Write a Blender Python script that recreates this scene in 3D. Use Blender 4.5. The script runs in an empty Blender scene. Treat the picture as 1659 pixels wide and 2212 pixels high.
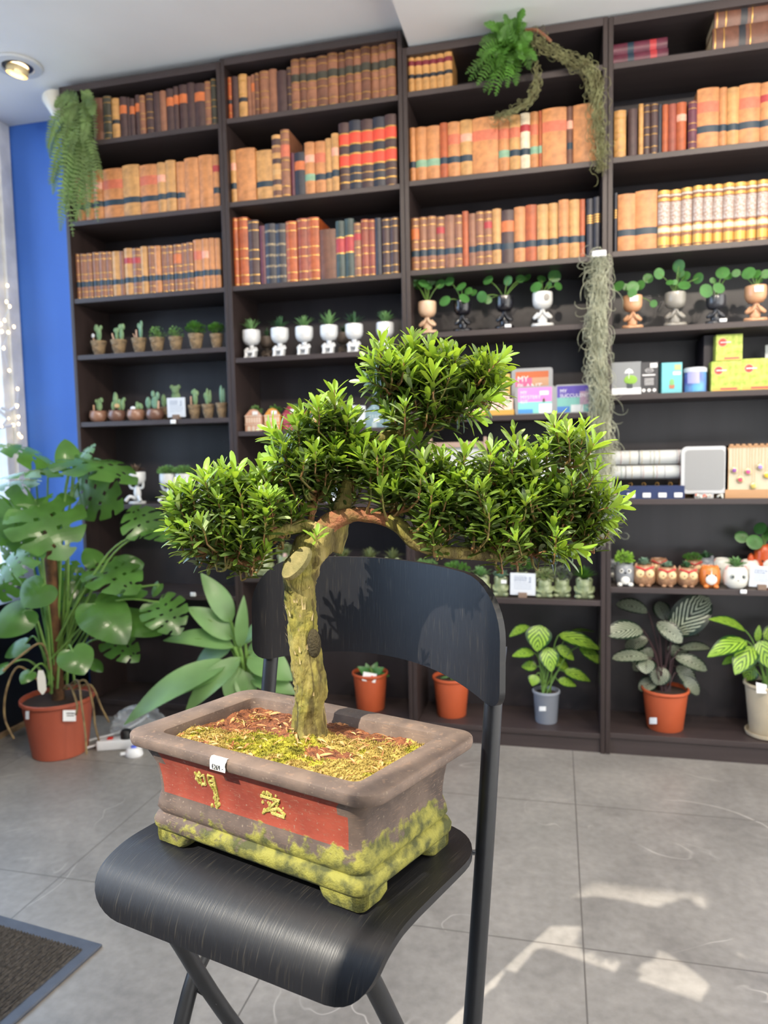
import bpy, math, random
from mathutils import Vector, Matrix, Euler
random.seed(7)
R_ = math.radians
SC = bpy.context.scene
COL = SC.collection

# ------------------------------------------------------------------ camera
CAM_POS = Vector((2.206, -2.989, 1.242))
FPX = 1552.0
cam_d = bpy.data.cameras.new('camera')
cam = bpy.data.objects.new('camera', cam_d)
COL.objects.link(cam)
cam.location = CAM_POS
cam.rotation_euler = (1.4916346, 0.0200876, 0.2344866)
cam_d.sensor_fit = 'HORIZONTAL'
cam_d.sensor_width = 36.0
cam_d.lens = 36.0 * FPX / 1659.0
cam_d.clip_start = 0.02
cam_d.dof.use_dof = True
cam_d.dof.focus_distance = 0.95
cam_d.dof.aperture_fstop = 7.5
SC.camera = cam

# ------------------------------------------------------------------ world, sun, exposure
SC.view_settings.view_transform = 'Standard'
SC.view_settings.look = 'None'
SC.view_settings.gamma = 1.0
SC.view_settings.use_curve_mapping = False
SC.view_settings.exposure = 0.36
W = bpy.data.worlds.new('world'); SC.world = W
W.use_nodes = True
wn = W.node_tree.nodes; wl = W.node_tree.links
bg = wn['Background']
bg.inputs[0].default_value = (0.66, 0.80, 1.0, 1)
bg.inputs[1].default_value = 3.3
_tc = wn.new('ShaderNodeTexCoord'); _sx = wn.new('ShaderNodeSeparateXYZ'); wl.new(_tc.outputs['Generated'], _sx.inputs[0])
_rp = wn.new('ShaderNodeValToRGB'); _rp.color_ramp.elements[0].position = 0.0; _rp.color_ramp.elements[1].position = 0.75
_rp.color_ramp.elements[0].color = (0.82, 1.12, 1.55, 1); _rp.color_ramp.elements[1].color = (0.84, 0.82, 0.78, 1)
_ma = wn.new('ShaderNodeMath'); _ma.operation = 'MULTIPLY_ADD'; _ma.inputs[1].default_value = .5; _ma.inputs[2].default_value = .5
wl.new(_sx.outputs[0], _ma.inputs[0]); wl.new(_ma.outputs[0], _rp.inputs[0]); wl.new(_rp.outputs[0], bg.inputs[0])
SUN_AZ = Vector((-0.50, -0.866, 0)); SUN_EL = R_(46)
sd = bpy.data.lights.new('sun', 'SUN'); sd.energy = 6.4; sd.angle = R_(0.6); sd.color = (1.0, 0.93, 0.80)
sun = bpy.data.objects.new('sun', sd); COL.objects.link(sun)
sdir = Vector((SUN_AZ.x * math.cos(SUN_EL), SUN_AZ.y * math.cos(SUN_EL), math.sin(SUN_EL)))
sun.rotation_euler = sdir.to_track_quat('Z', 'Y').to_euler()
sun.location = sdir * 8

def lamp(name, loc, size, power, color, target=None, spread=R_(150)):
    d = bpy.data.lights.new(name, 'AREA'); d.shape = 'DISK'; d.size = size; d.energy = power; d.color = color
    d.spread = spread
    o = bpy.data.objects.new(name, d); COL.objects.link(o); o.location = loc
    v = (Vector(target) - Vector(loc)) if target else Vector((0, 0, -1))
    o.rotation_euler = (-v).to_track_quat('Z', 'Y').to_euler()
    return o

LAMPS = [((3.3, -2.3, 2.86), (2.6, 0, 1.3), 22), ((2.2, -2.2, 2.86), (1.6, 0, 1.1), 15), ((0.9, -2.2, 2.94), (0.6, 0, 1.1), 10),
         ((3.4, -0.9, 2.86), (3.3, -0.9, 0), 12)]
for i, (l, t, p) in enumerate(LAMPS):
    lamp('ceiling_lamp', l, 0.09, p, (1.0, 0.86, 0.70), t)

# ------------------------------------------------------------------ picture helpers (pixel -> place in the room)
RM = Euler(cam.rotation_euler).to_matrix()
def ray(u, v): return RM @ Vector(((u - 829.5) / FPX, -(v - 1106) / FPX, -1.0))
def onz(u, v, z): d = ray(u, v); return CAM_POS + d * ((z - CAM_POS.z) / d.z)
def ony(u, v, y): d = ray(u, v); return CAM_POS + d * ((y - CAM_POS.y) / d.y)
def onx(u, v, x): d = ray(u, v); return CAM_POS + d * ((x - CAM_POS.x) / d.x)
def dep(u, v, t): return CAM_POS + ray(u, v) * t
def proj(P):
    q = RM.transposed() @ (Vector(P) - CAM_POS)
    return 829.5 + FPX * q.x / -q.z, 1106 - FPX * q.y / -q.z
def x_at(u, y, z):
    lo, hi = -3.0, 6.0
    for _ in range(40):
        m = (lo + hi) / 2
        if proj((m, y, z))[0] < u: lo = m
        else: hi = m
    return (lo + hi) / 2
def z_at(v, x, y):
    lo, hi = -1.0, 4.0
    for _ in range(40):
        m = (lo + hi) / 2
        if proj((x, y, m))[1] > v: lo = m
        else: hi = m
    return (lo + hi) / 2

# ------------------------------------------------------------------ materials
MATS = {}
def s2l(c):
    return tuple(((x / 255.0) / 12.92 if x / 255.0 <= 0.04045 else ((x / 255.0 + 0.055) / 1.055) ** 2.4) for x in c)
def mat(name, rgb, rough=0.6, metal=0.0, var=0.0, vscale=20.0, bump=0.0, bscale=60.0, stretch=(1, 1, 1), spec=0.5,
        sub=0.0, trans=0.0, rgb2=None, emit=None, coat=0.0, detail=4.0):
    if name in MATS: return MATS[name]
    m = bpy.data.materials.new(name); m.use_nodes = True
    nt = m.node_tree; n = nt.nodes; l = nt.links; p = n['Principled BSDF']
    c = s2l(rgb) + (1,)
    p.inputs['Base Color'].default_value = c
    p.inputs['Roughness'].default_value = rough
    p.inputs['Metallic'].default_value = metal
    p.inputs['Specular IOR Level'].default_value = spec
    if coat: p.inputs['Coat Weight'].default_value = coat; p.inputs['Coat Roughness'].default_value = 0.15
    if trans: p.inputs['Transmission Weight'].default_value = trans
    if emit: p.inputs['Emission Color'].default_value = s2l(emit[0]) + (1,); p.inputs['Emission Strength'].default_value = emit[1]
    if var or rgb2 or bump:
        tc = n.new('ShaderNodeTexCoord'); mp = n.new('ShaderNodeMapping'); mp.inputs['Scale'].default_value = stretch
        l.new(tc.outputs['Object'], mp.inputs[0])
    if var or rgb2:
        t = n.new('ShaderNodeTexNoise'); t.inputs['Scale'].default_value = vscale; t.inputs['Detail'].default_value = detail
        l.new(mp.outputs[0], t.inputs[0])
        r = n.new('ShaderNodeValToRGB')
        if rgb2: a, b = s2l(rgb), s2l(rgb2)
        else:
            a = tuple(x * (1 - var) for x in c[:3]); b = tuple(min(1, x * (1 + var)) for x in c[:3])
        r.color_ramp.elements[0].color = a + (1,) if len(a) == 3 else a
        r.color_ramp.elements[1].color = b + (1,) if len(b) == 3 else b
        r.color_ramp.elements[0].position = 0.35; r.color_ramp.elements[1].position = 0.65
        l.new(t.outputs['Fac'], r.inputs[0]); l.new(r.outputs[0], p.inputs['Base Color'])
    if bump:
        t2 = n.new('ShaderNodeTexNoise'); t2.inputs['Scale'].default_value = bscale; t2.inputs['Detail'].default_value = 5
        l.new(mp.outputs[0], t2.inputs[0])
        b = n.new('ShaderNodeBump'); b.inputs['Strength'].default_value = bump; b.inputs['Distance'].default_value = 0.005
        l.new(t2.outputs['Fac'], b.inputs['Height']); l.new(b.outputs[0], p.inputs['Normal'])
    MATS[name] = m
    return m

def leaf_mat(name, rgb, rough=0.38, tcol=None, tw=0.35, stripe=None, var=0.15, vscale=14.0):
    """leaf: glossy skin + light passing through; stripe=(rgb2, count, width, centre_rgb) reads the leaf's UV (x across, y along)"""
    if name in MATS: return MATS[name]
    m = bpy.data.materials.new(name); m.use_nodes = True
    nt = m.node_tree; n = nt.nodes; l = nt.links; p = n['Principled BSDF']; out = n['Material Output']
    p.inputs['Roughness'].default_value = rough
    c = s2l(rgb)
    tc = n.new('ShaderNodeTexCoord'); t = n.new('ShaderNodeTexNoise'); t.inputs['Scale'].default_value = vscale
    l.new(tc.outputs['Object'], t.inputs[0])
    r = n.new('ShaderNodeValToRGB')
    r.color_ramp.elements[0].color = tuple(x * (1 - var) for x in c) + (1,)
    r.color_ramp.elements[1].color = tuple(min(1, x * (1 + var)) for x in c) + (1,)
    r.color_ramp.elements[0].position = 0.3; r.color_ramp.elements[1].position = 0.7
    l.new(t.outputs['Fac'], r.inputs[0]); colout = r.outputs[0]
    if stripe:
        rgb2, cnt, wid, slant = stripe
        sx = n.new('ShaderNodeSeparateXYZ'); l.new(tc.outputs['UV'], sx.inputs[0])
        def M(op, a, b=None):
            q = n.new('ShaderNodeMath'); q.operation = op
            for i, x in enumerate((a, b)):
                if x is None: continue
                if isinstance(x, (int, float)): q.inputs[i].default_value = x
                else: l.new(x, q.inputs[i])
            return q.outputs[0]
        ax = M('ABSOLUTE', M('SUBTRACT', sx.outputs[0], 0.5))
        ph = M('MULTIPLY', M('SUBTRACT', sx.outputs[1], M('MULTIPLY', ax, slant)), cnt)
        w = M('LESS_THAN', M('FRACT', ph), wid)
        inner = M('LESS_THAN', ax, 0.40)
        f = M('MULTIPLY', w, inner)
        mx = n.new('ShaderNodeMix'); mx.data_type = 'RGBA'
        l.new(f, mx.inputs[0]); l.new(colout, mx.inputs[6]); mx.inputs[7].default_value = s2l(rgb2) + (1,)
        colout = mx.outputs[2]
    l.new(colout, p.inputs['Base Color'])
    tr = n.new('ShaderNodeBsdfTranslucent')
    tr.inputs[0].default_value = s2l(tcol or tuple(min(255, x * 1.25) for x in rgb)) + (1,)
    ms = n.new('ShaderNodeMixShader'); ms.inputs[0].default_value = tw
    l.new(p.outputs[0], ms.inputs[1]); l.new(tr.outputs[0], ms.inputs[2]); l.new(ms.outputs[0], out.inputs[0])
    MATS[name] = m
    return m

# ------------------------------------------------------------------ mesh builder
class MB:
    def __init__(s): s.v = []; s.f = []; s.m = []; s.uv = []; s.cur = 0; s.mats = []
    def use(s, m):
        if m not in s.mats: s.mats.append(m)
        s.cur = s.mats.index(m); return s
    def face(s, idx, uv=None): s.f.append(tuple(idx)); s.m.append(s.cur); s.uv.append(uv)
    def add(s, vs, fs):
        o = len(s.v); s.v += [tuple(x) for x in vs]
        for f in fs: s.face([o + i for i in f])
    def box(s, x0, x1, y0, y1, z0, z1, M=None):
        vs = [Vector(p) for p in ((x0,y0,z0),(x1,y0,z0),(x1,y1,z0),(x0,y1,z0),(x0,y0,z1),(x1,y0,z1),(x1,y1,z1),(x0,y1,z1))]
        if M: vs = [M @ q for q in vs]
        s.add(vs, [(0,3,2,1),(4,5,6,7),(0,1,5,4),(1,2,6,5),(2,3,7,6),(3,0,4,7)]); return s
    def rbox(s, x0, x1, y0, y1, z0, z1, r=0.01, M=None, n=3):
        """box with rounded edges: stacked rounded rectangles"""
        lv = []
        for k in range(n + 1):
            a = k / n * math.pi / 2; lv.append((z0 + r - r * math.cos(a), r - r * math.sin(a)))
        for k in range(n + 1):
            a = k / n * math.pi / 2; lv.append((z1 - r + r * math.sin(a), r - r * math.cos(a)))
        loops = []
        for z, ins in lv:
            loops.append(rrect(x0 + ins, x1 - ins, y0 + ins, y1 - ins, max(r - ins, 0.0005) + 0.0005, z))
        s.loft(loops, M=M); return s
    def loft(s, loops, cap0=True, cap1=True, M=None, closed=True):
        o = len(s.v); n = len(loops[0])
        for L in loops: s.v += [tuple(M @ Vector(q)) if M else tuple(q) for q in L]
        for i in range(len(loops) - 1):
            for j in range(n if closed else n - 1):
                a = o + i * n + j; b = o + i * n + (j + 1) % n
                s.face((a, b, b + n, a + n))
        if cap0: s.face([o + j for j in reversed(range(n))])
        if cap1: s.face([o + (len(loops) - 1) * n + j for j in range(n)])
        return s
    def lathe(s, prof, n=24, c=(0, 0, 0), M=None, cap0=True, cap1=True, sx=1, sy=1):
        loops = [[(c[0] + sx * r * math.cos(2 * math.pi * j / n), c[1] + sy * r * math.sin(2 * math.pi * j / n), c[2] + z) for j in range(n)] for r, z in prof]
        return s.loft(loops, cap0, cap1, M)
    def tube(s, pts, r, n=8, cap=True):
        pts = [Vector(p) for p in pts]
        rs = r if isinstance(r, (list, tuple)) else [r] * len(pts)
        loops = []; up = None
        for i, p in enumerate(pts):
            d = (pts[min(i + 1, len(pts) - 1)] - pts[max(i - 1, 0)])
            d = d.normalized() if d.length > 1e-9 else Vector((0, 0, 1))
            if up is None:
                up = Vector((0, 0, 1)) if abs(d.z) < 0.9 else Vector((1, 0, 0))
                up = (up - d * up.dot(d)).normalized()
            else:
                up = up - d * up.dot(d)
                up = up.normalized() if up.length > 1e-6 else d.orthogonal().normalized()
            w = d.cross(up)
            loops.append([p + (up * math.cos(2 * math.pi * k / n) + w * math.sin(2 * math.pi * k / n)) * rs[i] for k in range(n)])
        return s.loft(loops, cap, cap)
    def ball(s, c, r, M=None, nu=14, nv=9):
        """ellipsoid, r = number or triple"""
        r = r if isinstance(r, (list, tuple)) else (r, r, r)
        loops = []
        for i in range(nv + 1):
            a = -math.pi / 2 + math.pi * (i + (0.02 if i == 0 else -0.02 if i == nv else 0)) / nv
            loops.append([Vector((r[0] * math.cos(a) * math.cos(2 * math.pi * j / nu), r[1] * math.cos(a) * math.sin(2 * math.pi * j / nu), r[2] * math.sin(a))) for j in range(nu)])
        T = Matrix.Translation(Vector(c)) @ (M.to_4x4() if M else Matrix())
        return s.loft(loops, M=T)
    def strip(s, L, R, C=None):
        """leaf blade from left, right (and centre) edge points; UV x across, y along"""
        o = len(s.v); n = len(L)
        C = C or [(Vector(a) + Vector(b)) / 2 for a, b in zip(L, R)]
        for i in range(n): s.v += [tuple(L[i]), tuple(C[i]), tuple(R[i])]
        for i in range(n - 1):
            a = o + i * 3; v0 = i / (n - 1); v1 = (i + 1) / (n - 1)
            s.face((a, a + 1, a + 4, a + 3), [(0, v0), (.5, v0), (.5, v1), (0, v1)])
            s.face((a + 1, a + 2, a + 5, a + 4), [(.5, v0), (1, v0), (1, v1), (.5, v1)])
        return s
    def build(s, name, parent=None, mats=None, smooth=True, loc=None, sub=0, bevel=0, angle=40):
        me = bpy.data.meshes.new(name)
        me.from_pydata(s.v, [], s.f)
        ms = mats or s.mats
        for m in ms: me.materials.append(m)
        me.polygons.foreach_set('material_index', s.m)
        if any(u is not None for u in s.uv):
            ul = me.uv_layers.new(name='UVMap'); k = 0
            for pi, u in enumerate(s.uv):
                cnt = len(s.f[pi])
                if u:
                    for q in range(cnt): ul.data[k + q].uv = u[q]
                k += cnt
        me.update()
        if smooth:
            me.polygons.foreach_set('use_smooth', [True] * len(s.f))
            try: me.set_sharp_from_angle(angle=R_(angle))
            except Exception: pass
        o = bpy.data.objects.new(name, me); COL.objects.link(o)
        if loc is not None: o.location = loc
        if parent: o.parent = parent
        if bevel:
            b = o.modifiers.new('bevel', 'BEVEL'); b.width = bevel; b.segments = 2; b.limit_method = 'ANGLE'
        if sub:
            q = o.modifiers.new('sub', 'SUBSURF'); q.levels = sub; q.render_levels = sub
        return o

def rrect(x0, x1, y0, y1, r, z, n=5):
    r = min(r, (x1 - x0) / 2 - 1e-5, (y1 - y0) / 2 - 1e-5)
    P = []
    for cx, cy, a0 in ((x1 - r, y0 + r, -90), (x1 - r, y1 - r, 0), (x0 + r, y1 - r, 90), (x0 + r, y0 + r, 180)):
        for k in range(n + 1):
            a = R_(a0 + 90 * k / n); P.append((cx + r * math.cos(a), cy + r * math.sin(a), z))
    return P
def spline(P, n=8):
    """Catmull-Rom through P"""
    P = [Vector(p) for p in P]; out = []
    for i in range(len(P) - 1):
        a = P[max(i - 1, 0)]; b = P[i]; c = P[i + 1]; d = P[min(i + 2, len(P) - 1)]
        for k in range(n):
            t = k / n
            out.append(0.5 * ((2 * b) + (c - a) * t + (2 * a - 5 * b + 4 * c - d) * t * t + (3 * b - a - 3 * c + d) * t ** 3))
    out.append(P[-1]); return out
def lerp(a, b, t): return a + (b - a) * t

def tag(o, label=None, cat=None, group=None, kind=None):
    if label: o['label'] = label
    if cat: o['category'] = cat
    if group: o['group'] = group
    if kind: o['kind'] = kind
    return o
def thing(name, label, cat, loc=(0, 0, 0), rz=0, group=None):
    o = bpy.data.objects.new(name, None); COL.objects.link(o); o.empty_display_size = 0.05
    o.location = loc; o.rotation_euler = (0, 0, rz)
    return tag(o, label, cat, group)
def struct(o): o['kind'] = 'structure'; return o
def copy_tree(o, parent=None):
    c = o.copy(); COL.objects.link(c); c.parent = parent
    for ch in [q for q in KIDS.get(o.name, [])]: copy_tree(ch, c)
    return c
KIDS = {}
def note_kids(o):
    KIDS[o.name] = [q for q in COL.objects if q.parent == o]
    for q in KIDS[o.name]: note_kids(q)
def dup(root, loc, rz, label, group=None):
    c = copy_tree(root); c.location = loc; c.rotation_euler = (0, 0, rz); c['label'] = label
    if group: c['group'] = group
    return c
ORD = ['first', 'second', 'third', 'fourth', 'fifth', 'sixth', 'seventh', 'eighth', 'ninth', 'tenth', 'eleventh', 'twelfth', 'thirteenth',
       'fourteenth', 'fifteenth', 'sixteenth', 'seventeenth', 'eighteenth', 'nineteenth', 'twentieth', 'twenty-first', 'twenty-second', 'twenty-third', 'twenty-fourth']

# ================================================================== THE ROOM
def floor_mat():
    m = bpy.data.materials.new('floor_tiles'); m.use_nodes = True
    nt = m.node_tree; n = nt.nodes; l = nt.links; p = n['Principled BSDF']
    tc = n.new('ShaderNodeTexCoord')
    def N(scale, det=5, dist=0.0, rough=.5):
        t = n.new('ShaderNodeTexNoise'); t.inputs['Scale'].default_value = scale; t.inputs['Detail'].default_value = det
        t.inputs['Distortion'].default_value = dist; t.inputs['Roughness'].default_value = rough
        l.new(tc.outputs['Object'], t.inputs[0]); return t
    def ramp(src, els):
        r = n.new('ShaderNodeValToRGB')
        while len(r.color_ramp.elements) < len(els): r.color_ramp.elements.new(0.5)
        for e, (pos, c) in zip(r.color_ramp.elements, els):
            e.position = pos; e.color = tuple(c) + (1,)
        l.new(src, r.inputs[0]); return r.outputs[0]
    def mix(f, a, b):
        q = n.new('ShaderNodeMix'); q.data_type = 'RGBA'; l.new(f, q.inputs[0])
        for i, x in ((6, a), (7, b)):
            if isinstance(x, tuple): q.inputs[i].default_value = x + (1,)
            else: l.new(x, q.inputs[i])
        return q.outputs[2]
    base = ramp(N(2.6, 8, 0.6, .62).outputs['Fac'], [(0.25, s2l((112, 108, 104))), (0.5, s2l((132, 128, 123))), (0.78, s2l((152, 147, 141)))])
    fine = ramp(N(38, 6).outputs['Fac'], [(0.3, (0.86,) * 3), (0.7, (1.08,) * 3)])
    mu = n.new('ShaderNodeMix'); mu.data_type = 'RGBA'; mu.blend_type = 'MULTIPLY'; mu.inputs[0].default_value = 1
    l.new(base, mu.inputs[6]); l.new(fine, mu.inputs[7]); col = mu.outputs[2]
    # pale veins
    v1 = N(1.15, 3, 1.6, .45).outputs['Fac']
    vr = ramp(v1, [(0.496, (0, 0, 0)), (0.5, (1, 1, 1)), (0.504, (0, 0, 0))])
    br = ramp(N(3.1, 2).outputs['Fac'], [(0.5, (0, 0, 0)), (0.62, (1, 1, 1))])
    mm = n.new('ShaderNodeMath'); mm.operation = 'MULTIPLY'; l.new(vr, mm.inputs[0]); l.new(br, mm.inputs[1])
    m2 = n.new('ShaderNodeMath'); m2.operation = 'MULTIPLY'; l.new(mm.outputs[0], m2.inputs[0]); m2.inputs[1].default_value = .7
    col = mix(m2.outputs[0], col, s2l((196, 190, 182)))
    # joints: a 0.757 m square grid
    mp = n.new('ShaderNodeMapping'); l.new(tc.outputs['Object'], mp.inputs[0])
    mp.inputs['Scale'].default_value = (1 / .757,) * 3; mp.inputs['Location'].default_value = (0, 1.217 / .757 + 6, 0)
    sx = n.new('ShaderNodeSeparateXYZ'); l.new(mp.outputs[0], sx.inputs[0])
    g = []
    for k in (0, 1):
        f = n.new('ShaderNodeMath'); f.operation = 'PINGPONG'; f.inputs[1].default_value = 0.5; l.new(sx.outputs[k], f.inputs[0])
        q = n.new('ShaderNodeMath'); q.operation = 'LESS_THAN'; q.inputs[1].default_value = 0.0028; l.new(f.outputs[0], q.inputs[0]); g.append(q.outputs[0])
    mxx = n.new('ShaderNodeMath'); mxx.operation = 'MAXIMUM'; l.new(g[0], mxx.inputs[0]); l.new(g[1], mxx.inputs[1])
    col = mix(mxx.outputs[0], col, s2l((96, 92, 88)))
    l.new(col, p.inputs['Base Color'])
    p.inputs['Roughness'].default_value = 0.42
    b = n.new('ShaderNodeBump'); b.inputs['Strength'].default_value = 0.12; b.inputs['Distance'].default_value = .003
    l.new(N(60).outputs['Fac'], b.inputs['Height']); l.new(b.outputs[0], p.inputs['Normal'])
    return m

YW = 0.32; XL = -0.53; ZC = 2.972; YF = -3.3
o = MB().use(floor_mat()).box(-0.6, 4.7, -4.2, 0.45, -0.06, 0).build('floor', smooth=False); struct(o)
white = mat('ceiling_paint', (236, 236, 234), .7, var=.02, vscale=3)
o = MB().use(white).box(-0.62, 4.7, YF - .1, 0.45, ZC, ZC + .1).build('ceiling', smooth=False); struct(o)
o = MB().use(white).box(1.628, 4.7, YF - .1, 0.45, 2.888, ZC - .001).build('ceiling_soffit', smooth=False); struct(o)
blue = mat('blue_paint', (62, 112, 200), .55, var=.04, vscale=2)
o = MB().use(blue).box(-0.62, 4.7, YW, YW + .12, 0.0, ZC).build('wall_back', smooth=False); struct(o)
navy = mat('navy_paint', (22, 27, 38), .4, var=.1, vscale=4)
o = MB().use(navy).box(XL, -0.245, YF, YW, 0, 0.60).build('trim_window_ledge', smooth=False); struct(o)
o = MB().use(mat('oak_strip', (150, 125, 95), .6, var=.2, vscale=30)).box(-0.245, -0.232, YF, YW, 0, 0.022).build('baseboard_left', smooth=False); struct(o)
# unseen storefront wall behind the camera, its stepped opening shaped to trim the sunbeam
wf = mat('dark_sun_mask', (60, 62, 66), .5)
mb = MB().use(wf)
OX0, OX1, OX2, OZ0, OZM, OZ1 = 0.88, 1.40, 1.60, 1.76, 2.56, 2.95
mb.box(-0.6, OX0, YF - .1, YF, 0, ZC); mb.box(OX2, 2.45, YF - .1, YF, 0, ZC); mb.box(OX0, OX2, YF - .1, YF, 0, OZ0)
mb.box(OX1, OX2, YF - .1, YF, OZ0, OZM); mb.box(OX0, OX2, YF - .1, YF, OZ1, ZC)
o = mb.build('wall_front_sun_mask', smooth=False); struct(o)
# left window: white frame posts, rails and glass in the plane x = XL
frame = mat('window_frame_white', (226, 228, 228), .4, var=.12, vscale=9)
mb = MB().use(frame)
mb.box(XL - .10, XL - .005, .235, .315, .6, ZC)              # reveal beside the blue wall
mb.box(XL - .10, XL - .02, .18, .235, .6, ZC)
mb.box(XL - .10, XL, YF, .235, 2.90, ZC); mb.box(XL - .10, XL, YF, .235, .6, .66)
for y in (-1.15, -2.4): mb.box(XL - .08, XL, y - .03, y + .03, .66, 2.9)
o = mb.build('window_1', smooth=False, bevel=.004); struct(o)
gm = bpy.data.materials.new('window_glass'); gm.use_nodes = True
_n = gm.node_tree.nodes; _l = gm.node_tree.links
tb = _n.new('ShaderNodeBsdfTransparent'); gb = _n.new('ShaderNodeBsdfGlossy'); gb.inputs['Roughness'].default_value = .02; mx_ = _n.new('ShaderNodeMixShader'); mx_.inputs[0].default_value = .06
tb.inputs[0].default_value = (.93, .97, 1, 1)
_l.new(tb.outputs[0], mx_.inputs[1]); _l.new(gb.outputs[0], mx_.inputs[2]); _l.new(mx_.outputs[0], _n['Material Output'].inputs[0])
g = MB().use(gm).box(XL - .062, XL - .056, YF, .2, .62, 2.92).build('window_pane', smooth=False); g.parent = o
# street outside the window
st = mat('street_paving', (150, 150, 155), .8, var=.1, vscale=3)
o = MB().use(st).box(-14, -.64, -14, 14, -.12, -.06).build('ground_outside', smooth=False); struct(o)
nb = thing('sun_blocker_left', 'unseen grey block added outside to keep sun off the left window', 'building', (-3.1, -6.2, -.06))  # unseen block, added to keep direct sun out of the left window
MB().use(mat('grey_render', (150, 150, 150), .8, var=.1)).box(-1.5, 1.7, -.4, .4, 0, 11).build('wall', nb, smooth=False)
nb = thing('sun_blocker_front', 'unseen pale block added opposite to keep sun out of the open front', 'building', (3.2, -8.0, -.06))  # added out of view to stop sun entering right of the front wall
MB().use(mat('pale_render', (196, 190, 180), .8, var=.06)).box(-3.1, 4.2, -.8, .8, 0, 8.2).build('wall', nb, smooth=False)
brick = mat('purple_brick', (120, 104, 130), .8, var=.25, vscale=9)
h = thing('street_house', 'purplish brick house across the street, seen through the window', 'building', (-9, 6, -.06))
mb = MB().use(brick).box(-1.5, 1.5, -5, 7, 0, 3.4); mb.build('wall', h, smooth=False)
mb = MB().use(mat('street_window', (120, 165, 215), .1, spec=1.0))
for yy in (-4, -2.2, -.4, 1.4, 3.2, 5): 
    for zz in (.6,): mb.box(1.5, 1.53, yy - .6, yy + .6, zz, zz + 1.7)
mb.build('window', h, smooth=False)
MB().use(frame).box(1.5, 1.62, -5, 7, 2.5, 2.75).build('ledge', h, smooth=False)

# ceiling downlights (one in the picture, the others light the shelves from outside it)
def downlight(x, y, z, label):
    t = thing('ceiling_downlight', label, 'ceiling light', (x, y, z), 0)
    mb = MB().use(mat('lamp_ring_white', (205, 208, 210), .4))
    mb.lathe([(.062, -.001), (.098, -.001), (.102, -.006), (.096, -.012), (.066, -.014), (.060, -.004)], 40, cap0=False, cap1=False)
    mb.build('trim_ring', t)
    mb = MB().use(mat('lamp_well', (60, 60, 62), .35, metal=.6)).lathe([(.0605, -.003), (.0605, -.010), (.045, -.0105), (.044, -.004)], 32, cap0=False, cap1=False); mb.build('gimbal', t)
    M = Matrix.Translation((0, 0, -.012)) @ Matrix.Rotation(R_(14), 4, 'Y')
    mb = MB().use(mat('lamp_reflector', (225, 205, 160), .25, metal=.3)).lathe([(.043, -.03), (.046, -.012), (.040, .004), (.036, .0)], 32, cap0=False, cap1=False, M=M)
    mb.build('reflector', t)
    mb = MB().use(mat('lamp_bulb', (255, 240, 210), .3, emit=((255, 226, 180), 9))).lathe([(.001, -.006), (.030, -.006), (.034, .0), (.001, .0)], 24, M=M)
    mb.build('bulb', t)
    return t
q = onz(38, 140, ZC)
downlight(q.x, q.y, ZC, 'round recessed ceiling downlight above the blue wall')

# ================================================================== BOOKCASES
wood = mat('black_brown_wood', (50, 40, 39), .42, var=.16, vscale=26, stretch=(1, 1, .08), bump=.05, bscale=80)
woodh = mat('black_brown_wood_edge', (60, 51, 51), .42, var=.14, vscale=26, stretch=(.08, 1, 1))
backm = mat('black_brown_back', (50, 46, 50), .36, var=.16, vscale=10, stretch=(1, 1, .1))
SH = {0: [2.692, 2.346, 1.996, 1.736, 1.424, 1.035, 0.611, 0.086],
      1: [2.706, 2.355, 1.996, 1.684, 1.360, 1.038, 0.701, 0.086],
      2: [2.712, 2.361, 2.002, 1.744, 1.395, 1.045, 0.636, 0.082],
      3: [2.711, 2.365, 2.012, 1.716, 1.460, 1.048, 0.693, 0.089]}
TOPZ = [2.944, 2.954, 2.882, 2.878]
BN = ['leftmost', 'second', 'third', 'rightmost']
BLAB = ['dark brown bookcase at the far left beside the blue wall', 'tall dark bookcase second from left, behind the bonsai trunk',
        'dark bookcase with fern on top, third from left', 'rightmost dark bookcase, cut off by the right edge of the photo']
DP = 0.285
for b in range(4):
    t = thing('bookcase', BLAB[b], 'bookcase', (.8 * b, 0, 0), 0, 'dark bookcases along the back wall')
    T = TOPZ[b]
    for sx in (0, .78):
        MB().use(wood).box(sx + .001, sx + .019, 0, DP, 0, T).build('side_panel', t, smooth=False, bevel=.0015)
    MB().use(backm).box(.019, .781, DP - .008, DP, .03, T - .01).build('back_panel', t, smooth=False)
    MB().use(woodh).box(.019, .781, 0.0, DP - .008, T - .03, T).build('top_panel', t, smooth=False, bevel=.0015)
    for z in SH[b]:
        MB().use(woodh).box(.019, .781, 0.004, DP - .008, z - .022, z).build('shelf', t, smooth=False, bevel=.0015)
    MB().use(woodh).box(.019, .781, 0.012, .03, 0, SH[b][7] - .022).build('plinth', t, smooth=False)

# ================================================================== BOOKS
PAL = {'t': (188, 126, 76), 'o': (164, 80, 40), 'b': (104, 66, 50), 'd': (68, 47, 46), 'k': (38, 40, 52), 'r': (140, 68, 50),
       'g': (52, 68, 66), 'm': (92, 40, 56), 'c': (214, 198, 170), 'h': (188, 140, 84), 's': (136, 90, 66), 'v': (58, 56, 46)}
LBL = {'n': (30, 50, 64), 'e': (124, 160, 132), 'p': (224, 160, 136), 'q': (168, 52, 56), 'u': (196, 106, 56), 'f': (196, 104, 76),
       'x': (196, 152, 98), 'w': (196, 184, 168), 'M': (120, 40, 52), 'K': (40, 42, 48)}
def bmat(k, gold=False):
    if gold: return mat('gilt', (226, 186, 96), .35, metal=.6)
    if k in PAL: return mat('leather_' + k, PAL[k], .42, var=.22, vscale=34, bump=.15, bscale=150)
    return mat('label_' + k, LBL[k], .45, var=.12, vscale=60)
goldm = mat('gilt', (196, 152, 78), .35, metal=.55)
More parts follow.
